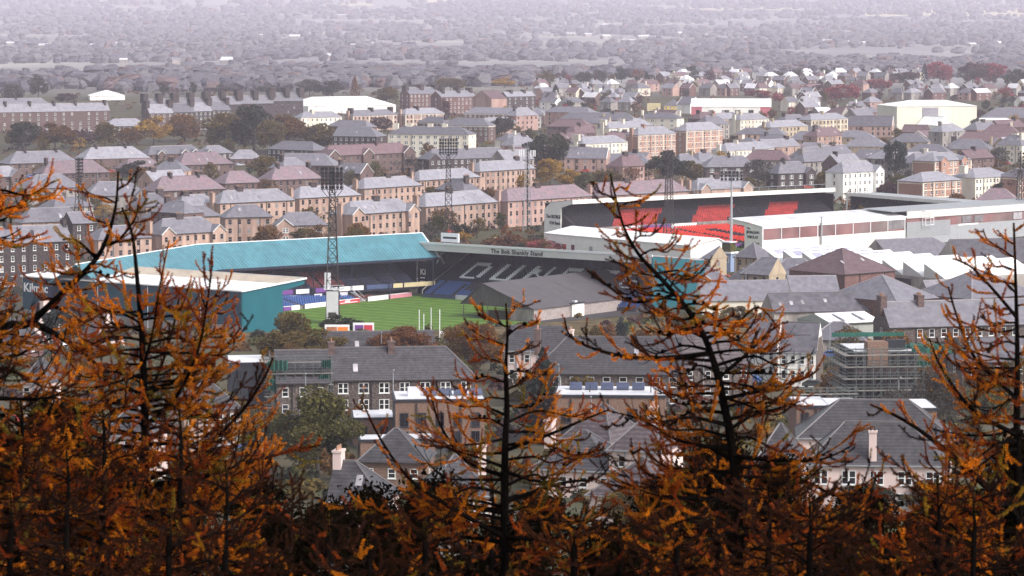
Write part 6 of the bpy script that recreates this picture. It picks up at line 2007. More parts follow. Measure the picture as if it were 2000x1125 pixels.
# ------------------------------------------------------------------ the misty suburb of small houses at right
def clear_of(px, y, boxes): return all(not (a <= px <= c and d <= y <= e) for a, c, d, e in boxes)
BOX = [(1330, 1530, 178, 225), (1700, 1990, 188, 250), (1240, 1345, 180, 235), (1600, 1690, 168, 200), (1685, 1750, 152, 180), (1800, 1990, 118, 168), (1440, 1520, 180, 200)]
wl = {'white': 'white walled', 'cream': 'cream walled', 'grime': 'grey walled', 'tanpink': 'pink walled', 'redstone': 'red walled', 'brownstone': 'brown walled'}
rl = {'slate': 'grey roofed', 'paleslate': 'pale roofed', 'redtile': 'brown roofed', 'flatroof': 'shining wet roofed'}
y = 141.0
n_sub = 0
while y < 222:
    s = (y + 14) / 81
    x = 1050 + rnd.uniform(0, 20) if y > 158 else 1290 + rnd.uniform(0, 20)
    while x < 2010:
        wpx = rnd.uniform(9, 15) * s
        okp = clear_of(x, y, BOX) and (y < 196 or x > 1520 or x < 1240) and (y < 206 or x > 1560)
        if okp and rnd.random() < .88:
            wa = rnd.choice(['white', 'cream', 'grime', 'grime', 'tanpink', 'redstone', 'brownstone', 'brownstone'])
            ro = rnd.choice(['slate', 'slate', 'slate', 'paleslate', 'paleslate', 'redtile', 'flatroof'])
            gb = rnd.random() < .5
            th = rnd.choice([50, 46, -36, -42, 40])
            lb = 'small %s %s %s house in the misty suburb' % (rl[ro], wl[wa], 'gabled' if gb else 'hipped')
            house('suburb_house', lb, x, x + wpx * .8, y, 2, wa, ro, 'house', th=th, dep=rnd.uniform(7, 9), rise=rnd.uniform(3, 4), ends='gg' if gb else 'hh', ch=(rnd.choice([.1, .5, .9]),), cols=2, gwin=0,
                  group=lb.replace('small', 'small').replace(' house', ' houses'), ww=1.3, verge=(wa in ('redstone', 'brownstone') and gb), zfix=0.0, chw=(1.0, 1.4))
            n_sub += 1
        x += wpx * rnd.uniform(1.0, 1.45) + 4
    y += 7.2 + (y - 140) * .045
print('suburb houses', n_sub)
# little trees between those houses
for i in range(190):
    x, y = rnd.uniform(1040, 2010), rnd.uniform(146, 232)
    if not clear_of(x, y - 8, [(1345, 1506, 180, 222), (1725, 1910, 190, 246), (1262, 1292, 196, 214)]): continue
    lf = rnd.choice(['grey', 'purple', 'darkgreen', 'brown', 'olive', 'red', 'red', 'purple'])
    kd = rnd.choice(['broad', 'broad', 'bare'])
    s = (y + 14) / 81
    nm = {'grey': 'grey', 'purple': 'dull purple', 'darkgreen': 'dark green', 'olive': 'olive', 'red': 'crimson', 'brown': 'brown'}[lf]
    lb = near_label('small %s %s' % (nm, 'tree' if kd == 'broad' else 'bare tree'), x, y, 6500 * 81 / (y + 14)) if y > 175 else None
    g_ = None if lb else 'small %s %s trees in the suburb' % (nm, kd)
    tree(x, y, rnd.uniform(5, 9) * s, rnd.uniform(5, 9) * s, lf, lb or 'small %s %s between houses of the misty suburb' % (nm, 'tree' if kd == 'broad' else 'bare tree'), kd, D=6500 * 81 / (y + 14), group=g_)

# trees and garden bushes through the town, clear of buildings
FOOT = []
KIDS = {}
for o in list(C.objects):
    if o.parent is not None and o.name.startswith('wall') and o.parent.parent is None: KIDS.setdefault(o.parent.name, o)
for nm, w_ in KIDS.items():
    o = w_.parent
    vs_ = w_.data.vertices
    FOOT.append(((Matrix.Translation(o.location) @ Matrix.Rotation(o.rotation_euler.z, 4, 'Z')).inverted(), max(v.co.x for v in vs_) + 2, max(v.co.y for v in vs_) + 2, o.location.copy()))
def free(p, m=0.0):
    if in_ground(p.x, p.y): return False
    if 10 < p.x < 190 and 940 < p.y < 1150: return False
    for mi, X, Y, l in FOOT:
        if abs(l.x - p.x) < 90 and abs(l.y - p.y) < 90:
            q = mi @ Vector((p.x, p.y, l.z))
            if -2 - m < q.x < X + m and -2 - m < q.y < Y + m: return False
    return True
# more houses filling the rows where the town is closely built
fill = 0
for _ in range(700):
    if fill >= 60: break
    xx = rnd.uniform(980, 2000) if rnd.random() < .75 else rnd.uniform(0, 980)
    yy = rnd.uniform(222, 335) if xx > 980 else rnd.uniform(300, 420)
    nn = rnd.choice((2, 2, 3))
    q0 = hit(xx, yy, 2.8 * nn + .4)
    th_ = rnd.choice((46, 46, 44, -14, -38))
    Lm = rnd.uniform(13, 22)
    u_, v_ = Vector((math.cos(R(th_)), math.sin(R(th_)), 0)), Vector((-math.sin(R(th_)), math.cos(R(th_)), 0))
    if not all(free(q0 + u_ * (Lm * a) + v_ * b_, 1.0) for a in (-.5, -.2, 0, .2, .5) for b_ in (0, 5, 10)): continue
    wpx = Lm * math.cos(R(th_)) * FPX / q0.y
    wa, wn = rnd.choice((('tan', 'tan'), ('buff', 'buff'), ('cream', 'cream'), ('tanpink', 'pinkish'), ('brownstone', 'brown'), ('grime', 'grey')))
    if xx < 980: wa, wn = rnd.choice((('brownstone', 'brown'), ('grime', 'grey'), ('tan', 'tan')))
    ro, rn = rnd.choice((('slate', 'slate roofed'), ('paleslate', 'pale roofed'), ('slate', 'grey roofed'), ('redtile', 'brown roofed')))
    lb = near_label('%s %s house' % (rn, wn), xx, yy, q0.y)
    if not lb: continue
    org_, Lh, _D = place(xx - wpx / 2, xx + wpx / 2, yy, 2.8 * nn + .4, th_)
    FOOT.append(((Matrix.Translation(org_) @ Matrix.Rotation(R(th_), 4, 'Z')).inverted(), Lh + 2, 11.5, org_.copy()))
    house('house', lb, xx - wpx / 2, xx + wpx / 2, yy, nn, wa, ro, th=th_, dep=9.5, rise=rnd.uniform(3.4, 4.6), ends=rnd.choice(('hh', 'hh', 'gg', 'hg')), ch=(rnd.choice((.2, .5, .8)),), cols=max(3, round(Lm / 3.6)))
    fill += 1
print('fill houses', fill)
anchors()
k = 0
tries = 0
while k < 210 and tries < 4000:
    tries += 1
    yy = rnd.uniform(225, 520) if rnd.random() < .8 else rnd.uniform(640, 900)
    xx = rnd.uniform(-10, 2010)
    p = PG(xx, yy)
    if p.y < 500 or not free(p, 1.5): continue
    if 740 < p.y < 860 and -120 < p.x < 60: continue
    s = FPX / p.y
    lf = rnd.choice(['olive', 'brown', 'darkgreen', 'olive', 'green', 'rust', 'gold', 'brown', 'olive', 'grey'])
    kd = rnd.choice(['broad', 'broad', 'bare'])
    nm = {'grey': 'grey', 'purple': 'dull purple', 'darkgreen': 'dark green', 'olive': 'olive', 'green': 'green', 'brown': 'brown', 'rust': 'rusty', 'gold': 'golden'}[lf]
    lb = near_label('small %s %s' % (nm, 'tree' if kd == 'broad' else 'thin tree'), xx, yy, p.y)
    if not lb: continue
    tree(xx, yy, rnd.uniform(5, 9) * s, rnd.uniform(5, 9) * s, lf, lb, kd, group='small garden trees through the town')
    k += 1

def bushes(name, label, n, yr, size, leafs, nl):
    mats = [M['leaf_' + l] for l in leafs]
    v, f, mi = [], [], []
    c = 0
    t = 0
    while c < n and t < n * 6:
        t += 1
        p = PG(rnd.uniform(-150, 2150), rnd.uniform(*yr))
        if not free(p, .3) or p.y < 420: continue
        if any((p.x - a) ** 2 + (p.y - b_) ** 2 < 4 for a, b_, _ in TREES[:0]): continue
        c += 1
        R_ = rnd.uniform(*size)
        H_ = R_ * rnd.uniform(.7, 1.3)
        m = rnd.randrange(len(mats))
        for i in range(nl):
            a = rnd.uniform(0, 6.28); u = rnd.random()
            q = p + Vector((math.cos(a) * math.sqrt(1 - u * u) * R_, math.sin(a) * math.sqrt(1 - u * u) * R_, u * H_)) * rnd.uniform(.6, 1)
            s = R_ * .3
            d = Vector((rnd.gauss(0, 1), rnd.gauss(0, 1), rnd.gauss(0, 1))).normalized() * s
            e = d.cross(Vector((rnd.gauss(0, 1), rnd.gauss(0, 1), rnd.gauss(0, 1)))).normalized() * s * .7
            k0 = len(v)
            v.extend([tuple(q - d), tuple(q + e), tuple(q + d), tuple(q - e)])
            f.append((k0, k0 + 1, k0 + 2, k0 + 3)); mi.append(m)
    me = bpy.data.meshes.new(name)
    me.from_pydata(v, [], f)
    for mt in mats: me.materials.append(mt)
    me.polygons.foreach_set('material_index', mi)
    o = link(name, me)
    o['kind'] = 'stuff'; o['label'] = label
bushes('garden_shrubs', 'autumn garden shrubs and hedges all through the town', 2600, (170, 560), (1.2, 2.6), ['olive', 'brown', 'darkgreen', 'green', 'purple', 'rust'], 26)
bushes('garden_hedges', 'shrubs and hedges among the nearer houses', 1100, (560, 1010), (.9, 2.2), ['olive', 'brown', 'darkgreen', 'green', 'purple'], 60)

# ------------------------------------------------------------------ far slope in the mist
def far_woods():
    v, f, mi = [], [], []
    r2 = random.Random(3)
    n = 0
    while n < 13000:
        y_ = 2750 + 10800 * r2.random() ** 1.7
        x_ = r2.uniform(-.2, .2 if y_ > 3250 else .005) * y_
        d = mnoise.noise((x_ * .0026, y_ * .0012, 1.7)) + .5 * mnoise.noise((x_ * .010, y_ * .0035, 4.2))
        if d < r2.uniform(-.30, .28) + max(0, (4100 - y_) / 1350) * .30: continue
        n += 1
        z = tz(y_)
        h = r2.uniform(5, 11) * (1 + y_ / 16000); w_ = h * r2.uniform(.8, 1.9)
        m = r2.randrange(4) if r2.random() > .06 else 4
        k0 = len(v)
        lv = ((-.1, .75), (.3, 1.0), (.68, .9), (.92, .6))
        for t_, rr in lv:
            o_ = r2.uniform(0, 1)
            for q in range(6):
                a = (q + o_) * math.pi / 3
                rj = w_ * .62 * rr * r2.uniform(.6, 1.25)
                v.append((x_ + math.cos(a) * rj, y_ + math.sin(a) * rj, z + h * (t_ + r2.uniform(-.09, .09))))
        v.append((x_ + r2.uniform(-.2, .2) * w_, y_, z + h * r2.uniform(.96, 1.06)))
        for L_ in range(3):
            for q in range(6):
                a0, a1 = k0 + L_ * 6 + q, k0 + L_ * 6 + (q + 1) % 6
                f.append((a0, a1, a1 + 6)); f.append((a0, a1 + 6, a0 + 6)); mi.extend((m, m))
        for q in range(6):
            f.append((k0 + 18 + q, k0 + 18 + (q + 1) % 6, k0 + 24)); mi.append(m)
    me = bpy.data.meshes.new('far_woods')
    me.from_pydata(v, [], f)
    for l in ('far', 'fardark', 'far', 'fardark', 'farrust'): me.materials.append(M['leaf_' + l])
    me.polygons.foreach_set('material_index', mi)
    o = link('far_woods', me)
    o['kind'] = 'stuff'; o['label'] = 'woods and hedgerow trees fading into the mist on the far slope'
far_woods()
dm('stubble', (.42, .39, .27), namt=.1, nscale=.01, objvar=.1)
for x0, x1, y0, y1 in ((835, 1000, -2, 6), (1140, 1235, -2, 8), (1560, 1690, 6, 11), (1690, 2040, 16, 32), (640, 730, 6, 12), (240, 420, 36, 42), (1250, 1560, 14, 20)):
    b = MB()
    n = 8
    top = [PG(x0 + (x1 - x0) * i / n, y0 + 2 * math.sin(i)) + Vector((0, 0, 1.2)) for i in range(n + 1)]
    bot = [PG(x0 + (x1 - x0) * i / n, y1 + 1.5 * math.sin(i * 2)) + Vector((0, 0, 1.2)) for i in range(n + 1)]
    for i in range(n): b.poly([bot[i], bot[i + 1], top[i + 1], top[i]])
    o = b.build('field', M['stubble']); o['kind'] = 'structure'; o['label'] = 'pale stubble field on the misty far slope'
FB = ((352, 42, 44), (300, 44, 30), (20, 88, 14), (82, 94, 22), (182, 92, 16), (226, 91, 30), (250, 92, 14), (400, 89, 12), (500, 74, 24), (548, 58, 26), (575, 75, 20), (606, 84, 14), (628, 80, 22), (652, 86, 16), (690, 92, 12), (660, 100, 14), (240, 124, 14), (345, 124, 18), (440, 124, 22), (640, 116, 14),
      (668, 33, 22), (705, 33, 30), (725, 90, 10), (742, 88, 10), (905, 52, 26), (936, 52, 36), (870, 46, 18), (1012, 52, 40), (1076, 60, 44), (1092, 56, 30), (1068, 70, 14), (1114, 71, 16), (1150, 71, 14), (1186, 76, 18), (1206, 76, 24), (1236, 82, 40), (1258, 76, 22), (1182, 52, 14),
      (1308, 67, 16), (1332, 70, 14), (1366, 68, 16), (1390, 74, 22), (1412, 76, 24), (1452, 78, 26), (1478, 76, 22), (1524, 80, 18), (1548, 80, 14), (1582, 82, 24), (1618, 88, 18), (1642, 90, 22), (1660, 88, 14), (1692, 88, 14), (1902, 91, 14), (1932, 90, 22), (1950, 91, 20), (1972, 92, 10))
def far_at(x):
    for a, t in ((270, 'above the long brown terrace'), (590, 'above the tall dark row'), (800, 'above the great white hall'), (1060, 'above the dark skyline tenements'), (1340, 'above the cream hoarding'), (1520, 'above the white community building'), (1720, 'above the right hand suburb')):
        if x < a: return t
    return 'above the large cream hall'
for x, y_, wpx in FB:
    zz = PG(x, y_)
    w_ = wpx * zz.y / FPX
    big = wpx > 24
    rt = empty('far_building', zz, R(rnd.uniform(-25, 35)), ('long pale building' if big else 'small pale building') + ' far off in the mist ' + far_at(x), 'building', ('long' if big else 'small') + ' pale far buildings ' + far_at(x))
    hh = rnd.uniform(4, 7)
    b = MB(); b.box(-w_ / 2, w_ / 2, 0, 14, -3, hh); b.build('wall', M['grime'], rt)
    b = MB(); b.prism([(-w_ / 2 - .4, -.5, hh), (-w_ / 2 - .4, 7, hh + rnd.uniform(2, 5)), (-w_ / 2 - .4, 14.5, hh)], (w_ + .8, 0, 0)); b.build('roof', M['flatroof' if rnd.random() < .7 else 'paleslate'], rt)

# grey stone gable of the white house by the scaffolding
f = find('white harled house with dark slate roof beside the scaffolding')
for c in f.children:
    if c.name.startswith('wall'): Lw = max(v.co.x for v in c.data.vertices)
b = MB(); b.prism([(Lw + .02, 0.02, -5), (Lw + .02, 9.98, -5), (Lw + .02, 9.98, 6), (Lw + .02, 5, 11.1), (Lw + .02, .02, 6)], (.14, 0, 0)); b.build('gable_wall', M['greystone'], f)
# parked cars and lamp posts in the streets before the tenements
WALLS = {}
for o in C.objects:
    if o.parent is not None and o.name.startswith('wall'): WALLS.setdefault(o.parent.name, o)
FR = [o for o in C.objects if o.type == 'EMPTY' and o.parent is None and o.get('category') in ('tenement', 'flats', 'house') and 480 < o.location.y < 1900 and 'misty suburb' not in o.get('label', '')]
cm = {'white': 'adwhite', 'grey': 'cargrey', 'silver': 'stainless', 'red': 'redpaint', 'blue': 'bluedoor', 'black': 'black'}
n_ = 0
for o in FR:
    w_ = WALLS.get(o.name)
    if not w_: continue
    Lw = max(v.co.x for v in w_.data.vertices)
    mx = Matrix.Translation(o.location) @ Matrix.Rotation(o.rotation_euler.z, 4, 'Z')
    for q in range(2):
        if rnd.random() > .62: continue
        pt = mx @ Vector((rnd.uniform(.1, .9) * Lw, -7 - rnd.random() * 2, 0))
        if not free(pt, .5): continue
        col_ = rnd.choice(list(cm))
        pt.z = tz(pt.y)
        d = pt - Vector((0, 0, CAMH))
        px_ = 1000 + FPX * d.x / (d.y * ca - d.z * sa)
        if not -50 < px_ < 2050: continue
        lb = '%s car parked before the %s' % (col_, ' '.join(o['label'].split(',')[0].split()[:11]))
        if lb in USED: continue
        USED[lb] = 1
        vehicle(px_, 0, math.degrees(o.rotation_euler.z) + rnd.choice((0, 180)), lb, 'car', M[cm[col_]], D=pt.y)
        n_ += 1
    if rnd.random() < .45:
        pt = mx @ Vector((rnd.uniform(.1, .9) * Lw, -5.5, 0))
        lb = 'grey lamp post before the %s' % ' '.join(o['label'].split(',')[0].split()[:11])
        if free(pt, .3) and lb not in USED:
            USED[lb] = 1
            t = empty('street_lamp', Vector((pt.x, pt.y, tz(pt.y))), o.rotation_euler.z, lb, 'street lamp', 'street lamps through the town')
            b = MB(); b.tube([(0, 0, -.5), (0, 0, 7.5), (0, -.5, 8), (0, -1.2, 8.1)], [.11, .08, .06, .05], 5); b.build('pole', M['galv'], t)
            b = MB(); b.box(-.12, .12, -1.7, -1.1, 8.05, 8.2); b.build('lamp_head', M['galv'], t)
print('cars', n_)
# ------------------------------------------------------------------ autumn larches on the near slope
import numpy as np
leafm('needle_orange', (.46, .108, .003), (.62, .20, .005), .6)
leafm('needle_rust', (.22, .030, .002), (.31, .055, .003), .6)
leafm('needle_gold', (.46, .19, .006), (.20, .14, .012), .5)
leafm('needle_shade', (.014, .004, .001), (.055, .012, .0015), .6)  # near black needles: shade deep among the low boughs put into the colour
NR = np.random.default_rng(8)
rl_ = random.Random(21)

def smooth(pts, n=6):
    out_ = []
    P = [pts[0]] + list(pts) + [pts[-1]]
    for i in range(1, len(P) - 2):
        a, b_, c, d = P[i - 1], P[i], P[i + 1], P[i + 2]
        for k in range(n):
            t = k / n
            out_.append(.5 * ((2 * b_) + (c - a) * t + (2 * a - 5 * b_ + 4 * c - d) * t * t + (3 * b_ - a - 3 * c + d) * t ** 3))
    out_.append(pts[-1])
    return out_

def needles_mesh(segs, mats):
    """segs: list of (p0, p1, material index, density); fuzzy larch shoots of short needle tufts"""
    P, A, MI, LN = [], [], [], []
    for p0, p1, m, step, ln in segs:
        d = p1 - p0
        l = d.length
        if l < 1e-4: continue
        n = max(1, int(l / step))
        t = (np.arange(n) + NR.random(n)) / n
        P.append(np.array(p0)[None] + np.array(d)[None] * t[:, None])
        A.append(np.repeat(np.array(d / l)[None], n, 0))
        MI.append(np.full(n, m)); LN.append(np.full(n, ln))
    if not P: return None
    P, A, MI, LN = np.concatenate(P), np.concatenate(A), np.concatenate(MI), np.concatenate(LN)
    K = 6
    P, A, MI, LN = np.repeat(P, K, 0), np.repeat(A, K, 0), np.repeat(MI, K), np.repeat(LN, K)
    n = len(P)
    r = NR.normal(size=(n, 3))
    r -= (r * A).sum(1)[:, None] * A
    r /= np.linalg.norm(r, axis=1)[:, None] + 1e-9
    d = r + A * NR.uniform(.1, .8, n)[:, None]
    d /= np.linalg.norm(d, axis=1)[:, None]
    L_ = (LN * NR.uniform(.7, 1.25, n))[:, None]
    s = np.cross(d, NR.normal(size=(n, 3)))
    s /= np.linalg.norm(s, axis=1)[:, None] + 1e-9
    wd = .0034
    V = np.empty((n, 3, 3))
    V[:, 0] = P - s * wd; V[:, 1] = P + s * wd; V[:, 2] = P + d * L_
    me = bpy.data.meshes.new('needles')
    me.vertices.add(n * 3); me.loops.add(n * 3); me.polygons.add(n)
    me.vertices.foreach_set('co', V.reshape(-1))
    me.loops.foreach_set('vertex_index', np.arange(n * 3, dtype=np.int32))
    me.polygons.foreach_set('loop_start', np.arange(0, n * 3, 3, dtype=np.int32))
    for m in mats: me.materials.append(M[m])
    me.polygons.foreach_set('material_index', MI.astype(np.int32))
    me.update(calc_edges=True)
    return me

_cone = None
def cone_mesh():
    global _cone
    if _cone is None:
        b = MB()
        b.tube([(0, 0, 0), (0, 0, .006), (0, 0, .018), (0, 0, .030), (0, 0, .036)], [.006, .015, .019, .014, .003], 8)
        _cone = b.mesh('cone', M['cone'])
    return _cone

MATS = ['needle_orange', 'needle_rust', 'needle_gold', 'needle_shade']
NSEG = [0]
def make_branch(tr, org, pts, r0, r1, w_, twig_len, twig_step, bare=.15, dens=1.0, cones=0, dead=False):
    """pts: world polyline; one bough with its twigs as wood, needles as a sub-part"""
    S = smooth(pts, 5)
    n = len(S)
    tot = sum((S[i + 1] - S[i]).length for i in range(n - 1))
    b = Off(org)
    b.tube(S, [r0 + (r1 - r0) * (i / (n - 1)) ** .8 for i in range(n)], 5)
    segs = []
    def pick(tip=0.0):
        q = rl_.random()
        a, c = w_[0], w_[0] + w_[1]
        return (0 if q < a else 1 if q < c else 2) if len(w_) < 4 or rl_.random() > w_[3] else 3
    acc, nxt = 0, tot * bare * rl_.uniform(.5, 1)
    side = 1
    for i in range(n - 1):
        d = S[i + 1] - S[i]
        l = d.length
        f0 = acc / tot
        if f0 > max(bare, .25): segs.append((S[i] - org, S[i + 1] - org, pick(), .0072 / dens, .0180))
        while nxt < acc + l:
            t = (nxt - acc) / l
            p = S[i] + d * t
            f = nxt / tot
            dn = d.normalized()
            # twig direction: forward, sideways and up
            sd = dn.cross(Vector((rl_.gauss(0, .5), rl_.gauss(0, .7), 1))).normalized() * side
            side = -side
            tl = twig_len * rl_.uniform(.35, 1.2) * (.6 + .6 * math.sin(math.pi * min(1, .15 + f * .8))) * (1.1 - .55 * f)
            d0 = (dn * rl_.uniform(.3, 1.1) + sd * rl_.uniform(.4, 1.0) + Vector((0, 0, rl_.uniform(-.45, .3)))).normalized()
            lift = rl_.uniform(.12, .5)
            q, dcur, tw = p, d0, [p]
            K_ = 5
            for kk in range(K_):
                q = q + dcur * (tl / K_)
                tw.append(q)
                dcur = (dcur + Vector((rl_.gauss(0, .14), rl_.gauss(0, .14), lift * (.4 + .35 * kk) + rl_.gauss(0, .10)))).normalized()
            b.tube(tw, [.0055, .005, .0045, .0038, .003, .0018], 3, cap=False)
            m = pick()
            for a_, c_ in zip(tw, tw[1:]):
                segs.append((a_ - org, c_ - org, m if rl_.random() < .8 else pick(), .0060 / dens, .0190))
            for _ in range(int(tl / .16)):
                s0 = tw[rl_.randrange(1, K_)]
                s1 = s0 + (d0 + Vector((rl_.gauss(0, .7), rl_.gauss(0, .7), rl_.uniform(-.2, .92)))).normalized() * tl * rl_.uniform(.12, .38)
                b.tube([s0, s1], [.0032, .0016], 3, cap=False)
                segs.append((s0 - org, s1 - org, m, .0060 / dens, .0190))
            nxt += twig_step * rl_.uniform(.6, 1.4)
        acc += l
    o = b.build('branch', M['larchbark'], tr)
    me = None if dead else needles_mesh(segs, MATS)
    if me:
        NSEG[0] += len(me.polygons)
        q = link('needles', me, o); q['kind'] = 'stuff'
    for _ in range(cones):
        i = min(n - 2, max(1, int(rl_.gauss(n * .5, n * .12))))
        p = S[i] + Vector((rl_.gauss(0, .008), rl_.gauss(0, .008), .004))
        c = link('cone', cone_mesh(), o, p - org)
        c.rotation_euler = (rl_.gauss(0, .5), rl_.gauss(0, .5), rl_.uniform(0, 6))
        c.scale = (.95, .95, .95)

def larch(label, D, trunk, rt_px, rb_px, auto=None, gaps=(), manual=(), w_=(.55, .3, .15), cones=0, dens=1.0, name='larch_tree'):
    s = D / FPX
    tp = [PD(x, y, D + dd) for x, y, dd in trunk]
    foot = tp[-1].copy()
    gz = tz(D) - .5
    base = Vector((foot.x, foot.y, gz))
    if foot.z > gz + .3: tp.append(base)
    org = base
    tr = empty(name, org, 0, label, 'tree')
    S = smooth(tp, 6)
    n = len(S)
    b = Off(org)
    b.tube(S, [(rt_px + (rb_px - rt_px) * min(1, (i / (n * .75))) ** 1.25) * s for i in range(n)], 8)
    b.build('trunk', M['larchbark'], tr)
    # needles on the leading shoot
    lead = [(S[i] - org, S[i + 1] - org, rl_.choice((0, 2)), .0105, .019) for i in range(0, max(3, n // 4))]
    me = needles_mesh(lead, MATS)
    o = link('leader_needles', me, tr); o['kind'] = 'stuff'
    px_of = lambda p: (1000 + FPX * p.x / (p.y * ca - (p.z - CAMH) * sa), p.z)
    if auto:
        y0, y1, step, lmin, lmax, grow, bias = auto
        ys = [q[1] for q in trunk]
        y = y0
        k = 0
        while y < y1:
            # point of the trunk at image height y
            for (xa, ya, da), (xb, yb, db) in zip(trunk, trunk[1:]):
                if ya <= y <= yb:
                    t = (y - ya) / (yb - ya + 1e-6)
                    x, dd = xa + (xb - xa) * t, da + (db - da) * t
                    break
            else:
                x, _, dd = trunk[-1]
            l = min(lmax, lmin + grow * (y - ys[0])) * rl_.uniform(.55, 1.15)
            for ga, gb, gf in gaps:
                if ga < y < gb: l *= gf
            ph = rl_.uniform(-1.0, 1.0) + (math.pi if (k % 2 and rl_.random() > bias) or (not k % 2 and rl_.random() < -bias) else 0)
            k += 1
            cx, cz = math.cos(ph), math.sin(ph)
            el0 = rl_.uniform(-.12, .22) + .55 * max(0, 1 - (y - ys[0]) / 260)
            p0 = PD(x, y, D + dd)
            lw = l * s
            drp = rl_.uniform(-.02, .16)
            dirh = Vector((cx, cz, 0))
            jg = lambda: Vector((rl_.gauss(0, .05), rl_.gauss(0, .05), rl_.gauss(0, .05))) * lw
            p1 = p0 + dirh * lw * .38 + Vector((0, 0, lw * (.38 * el0))) + jg()
            p2 = p0 + dirh * lw * .72 + Vector((0, 0, lw * (.72 * el0 - drp * .8))) + jg()
            p3 = p0 + dirh * lw + Vector((0, 0, lw * (el0 + rl_.uniform(.02, .28) - drp)))
            fr = min(1, (y - ys[0]) / 500)
            make_branch(tr, org, [p0, p1, p2, p3], (2.0 + 4.0 * fr * l / max(lmax, 1)) * s, .9 * s, w_, min(.78, .22 + .34 * lw), .098, bare=.06 + .12 * fr, dens=dens, dead=(y - ys[0] > 330 and rl_.random() < .25), cones=rl_.randrange(cones + 1) * 2 if cones and y > 540 and rl_.random() < .5 else 0)
            y += step * rl_.uniform(.6, 1.4) * (1 + 1.3 * max(0, 1 - (y - ys[0]) / 220))
    for mb in manual:
        pts, r0, r1, tl, ts = mb[:5]
        kw = mb[5] if len(mb) > 5 else {}
        make_branch(tr, org, [PD(x, y, D + dd) for x, y, dd in pts], r0 * s, r1 * s, w_, tl, ts, dens=dens, **kw)
    return tr

larch('larch at the left edge whose orange boughs reach in from outside', 27, [(-72, -150, 0), (-66, 500, 0), (-62, 800, 0), (-60, 1180, 0)], 4, 11, auto=(375, 1120, 12, 90, 240, .12, .75), gaps=((480, 640, .5),), w_=(.5, .38, .12, .2))
larch('larch with a leaning forked leader at left, before the lettered teal wall', 29, [(231, 335, 0), (227, 395, 0), (214, 450, 0), (188, 505, 0), (130, 565, 0.1), (60, 630, .2), (-10, 690, .3), (-40, 1180, .3)], 2.0, 9,
      auto=(372, 700, 14, 50, 190, .35, 0), gaps=((575, 640, .35),), cones=2, w_=(.5, .35, .15, .15),
      manual=[([(-20, 885, .3), (100, 822, .1), (200, 792, 0), (300, 765, -.2), (372, 722, -.2)], 9, 2, 0.53, 0.083), ([(60, 628, .2), (120, 660, .1), (190, 715, 0), (230, 790, -.2)], 8, 2, 0.53, 0.083),
              ([(188, 505, 0), (150, 470, .1), (122, 468, .1)], 4, 1.5, 0.34, 0.090), ([(200, 480, 0), (230, 470, -.1), (262, 430, -.2), (270, 400, -.2)], 4, 1.5, 0.39, 0.075)])
larch('larch with a bare black upright stem at left, orange boughs fanning right', 28, [(238, 405, 0), (258, 458, 0), (268, 545, 0), (276, 640, 0), (281, 745, 0), (284, 900, 0), (284, 1180, 0)], 2.2, 9.5,
      auto=(600, 1110, 7, 110, 280, .25, -.1), w_=(.55, .33, .12, .22),
      manual=[([(284, 830, 0), (340, 780, -.2), (385, 690, -.4), (405, 590, -.5), (415, 510, -.5)], 5, 1.5, 0.53, 0.075), ([(284, 790, 0), (320, 700, .2), (345, 610, .2), (350, 560, .2)], 4, 1.5, 0.46, 0.083),
              ([(284, 900, 0), (380, 885, -.2), (462, 815, -.4), (512, 745, -.5), (533, 700, -.5)], 6, 2, 0.46, 0.098), ([(284, 760, 0), (360, 740, .1), (430, 690, .1), (470, 640, .1)], 5, 1.5, 0.53, 0.075),
              ([(284, 950, 0), (400, 930, 0), (500, 900, 0), (570, 880, .2), (625, 870, .2)], 7, 2, 0.53, 0.075), ([(280, 720, 0), (300, 640, -.3), (312, 560, -.4), (330, 470, -.5)], 3.5, 1.2, 0.31, 0.135)])
larch('middle larch with a short straight top below the terrace shed', 31, [(988, 592, 0), (991, 650, 0), (988, 720, 0), (990, 800, 0), (986, 900, 0), (986, 1180, 0)], 1.8, 8.5,
      auto=(622, 1100, 13, 38, 250, .62, 0), w_=(.55, .33, .12, .2), cones=2,
      manual=[([(986, 1050, 0), (880, 990, -.3), (800, 935, -.4), (742, 855, -.5), (704, 775, -.5)], 6, 1.5, 0.40, 0.090), ([(986, 930, 0), (910, 900, .2), (860, 830, .3), (838, 755, .3)], 5, 1.5, 0.43, 0.090),
              ([(986, 1000, 0), (860, 985, .3), (760, 1000, .3), (640, 985, .3)], 7, 2, 0.50, 0.083), ([(988, 880, 0), (1070, 850, -.2), (1140, 820, -.3), (1190, 800, -.3)], 5, 1.5, 0.37, 0.105)])
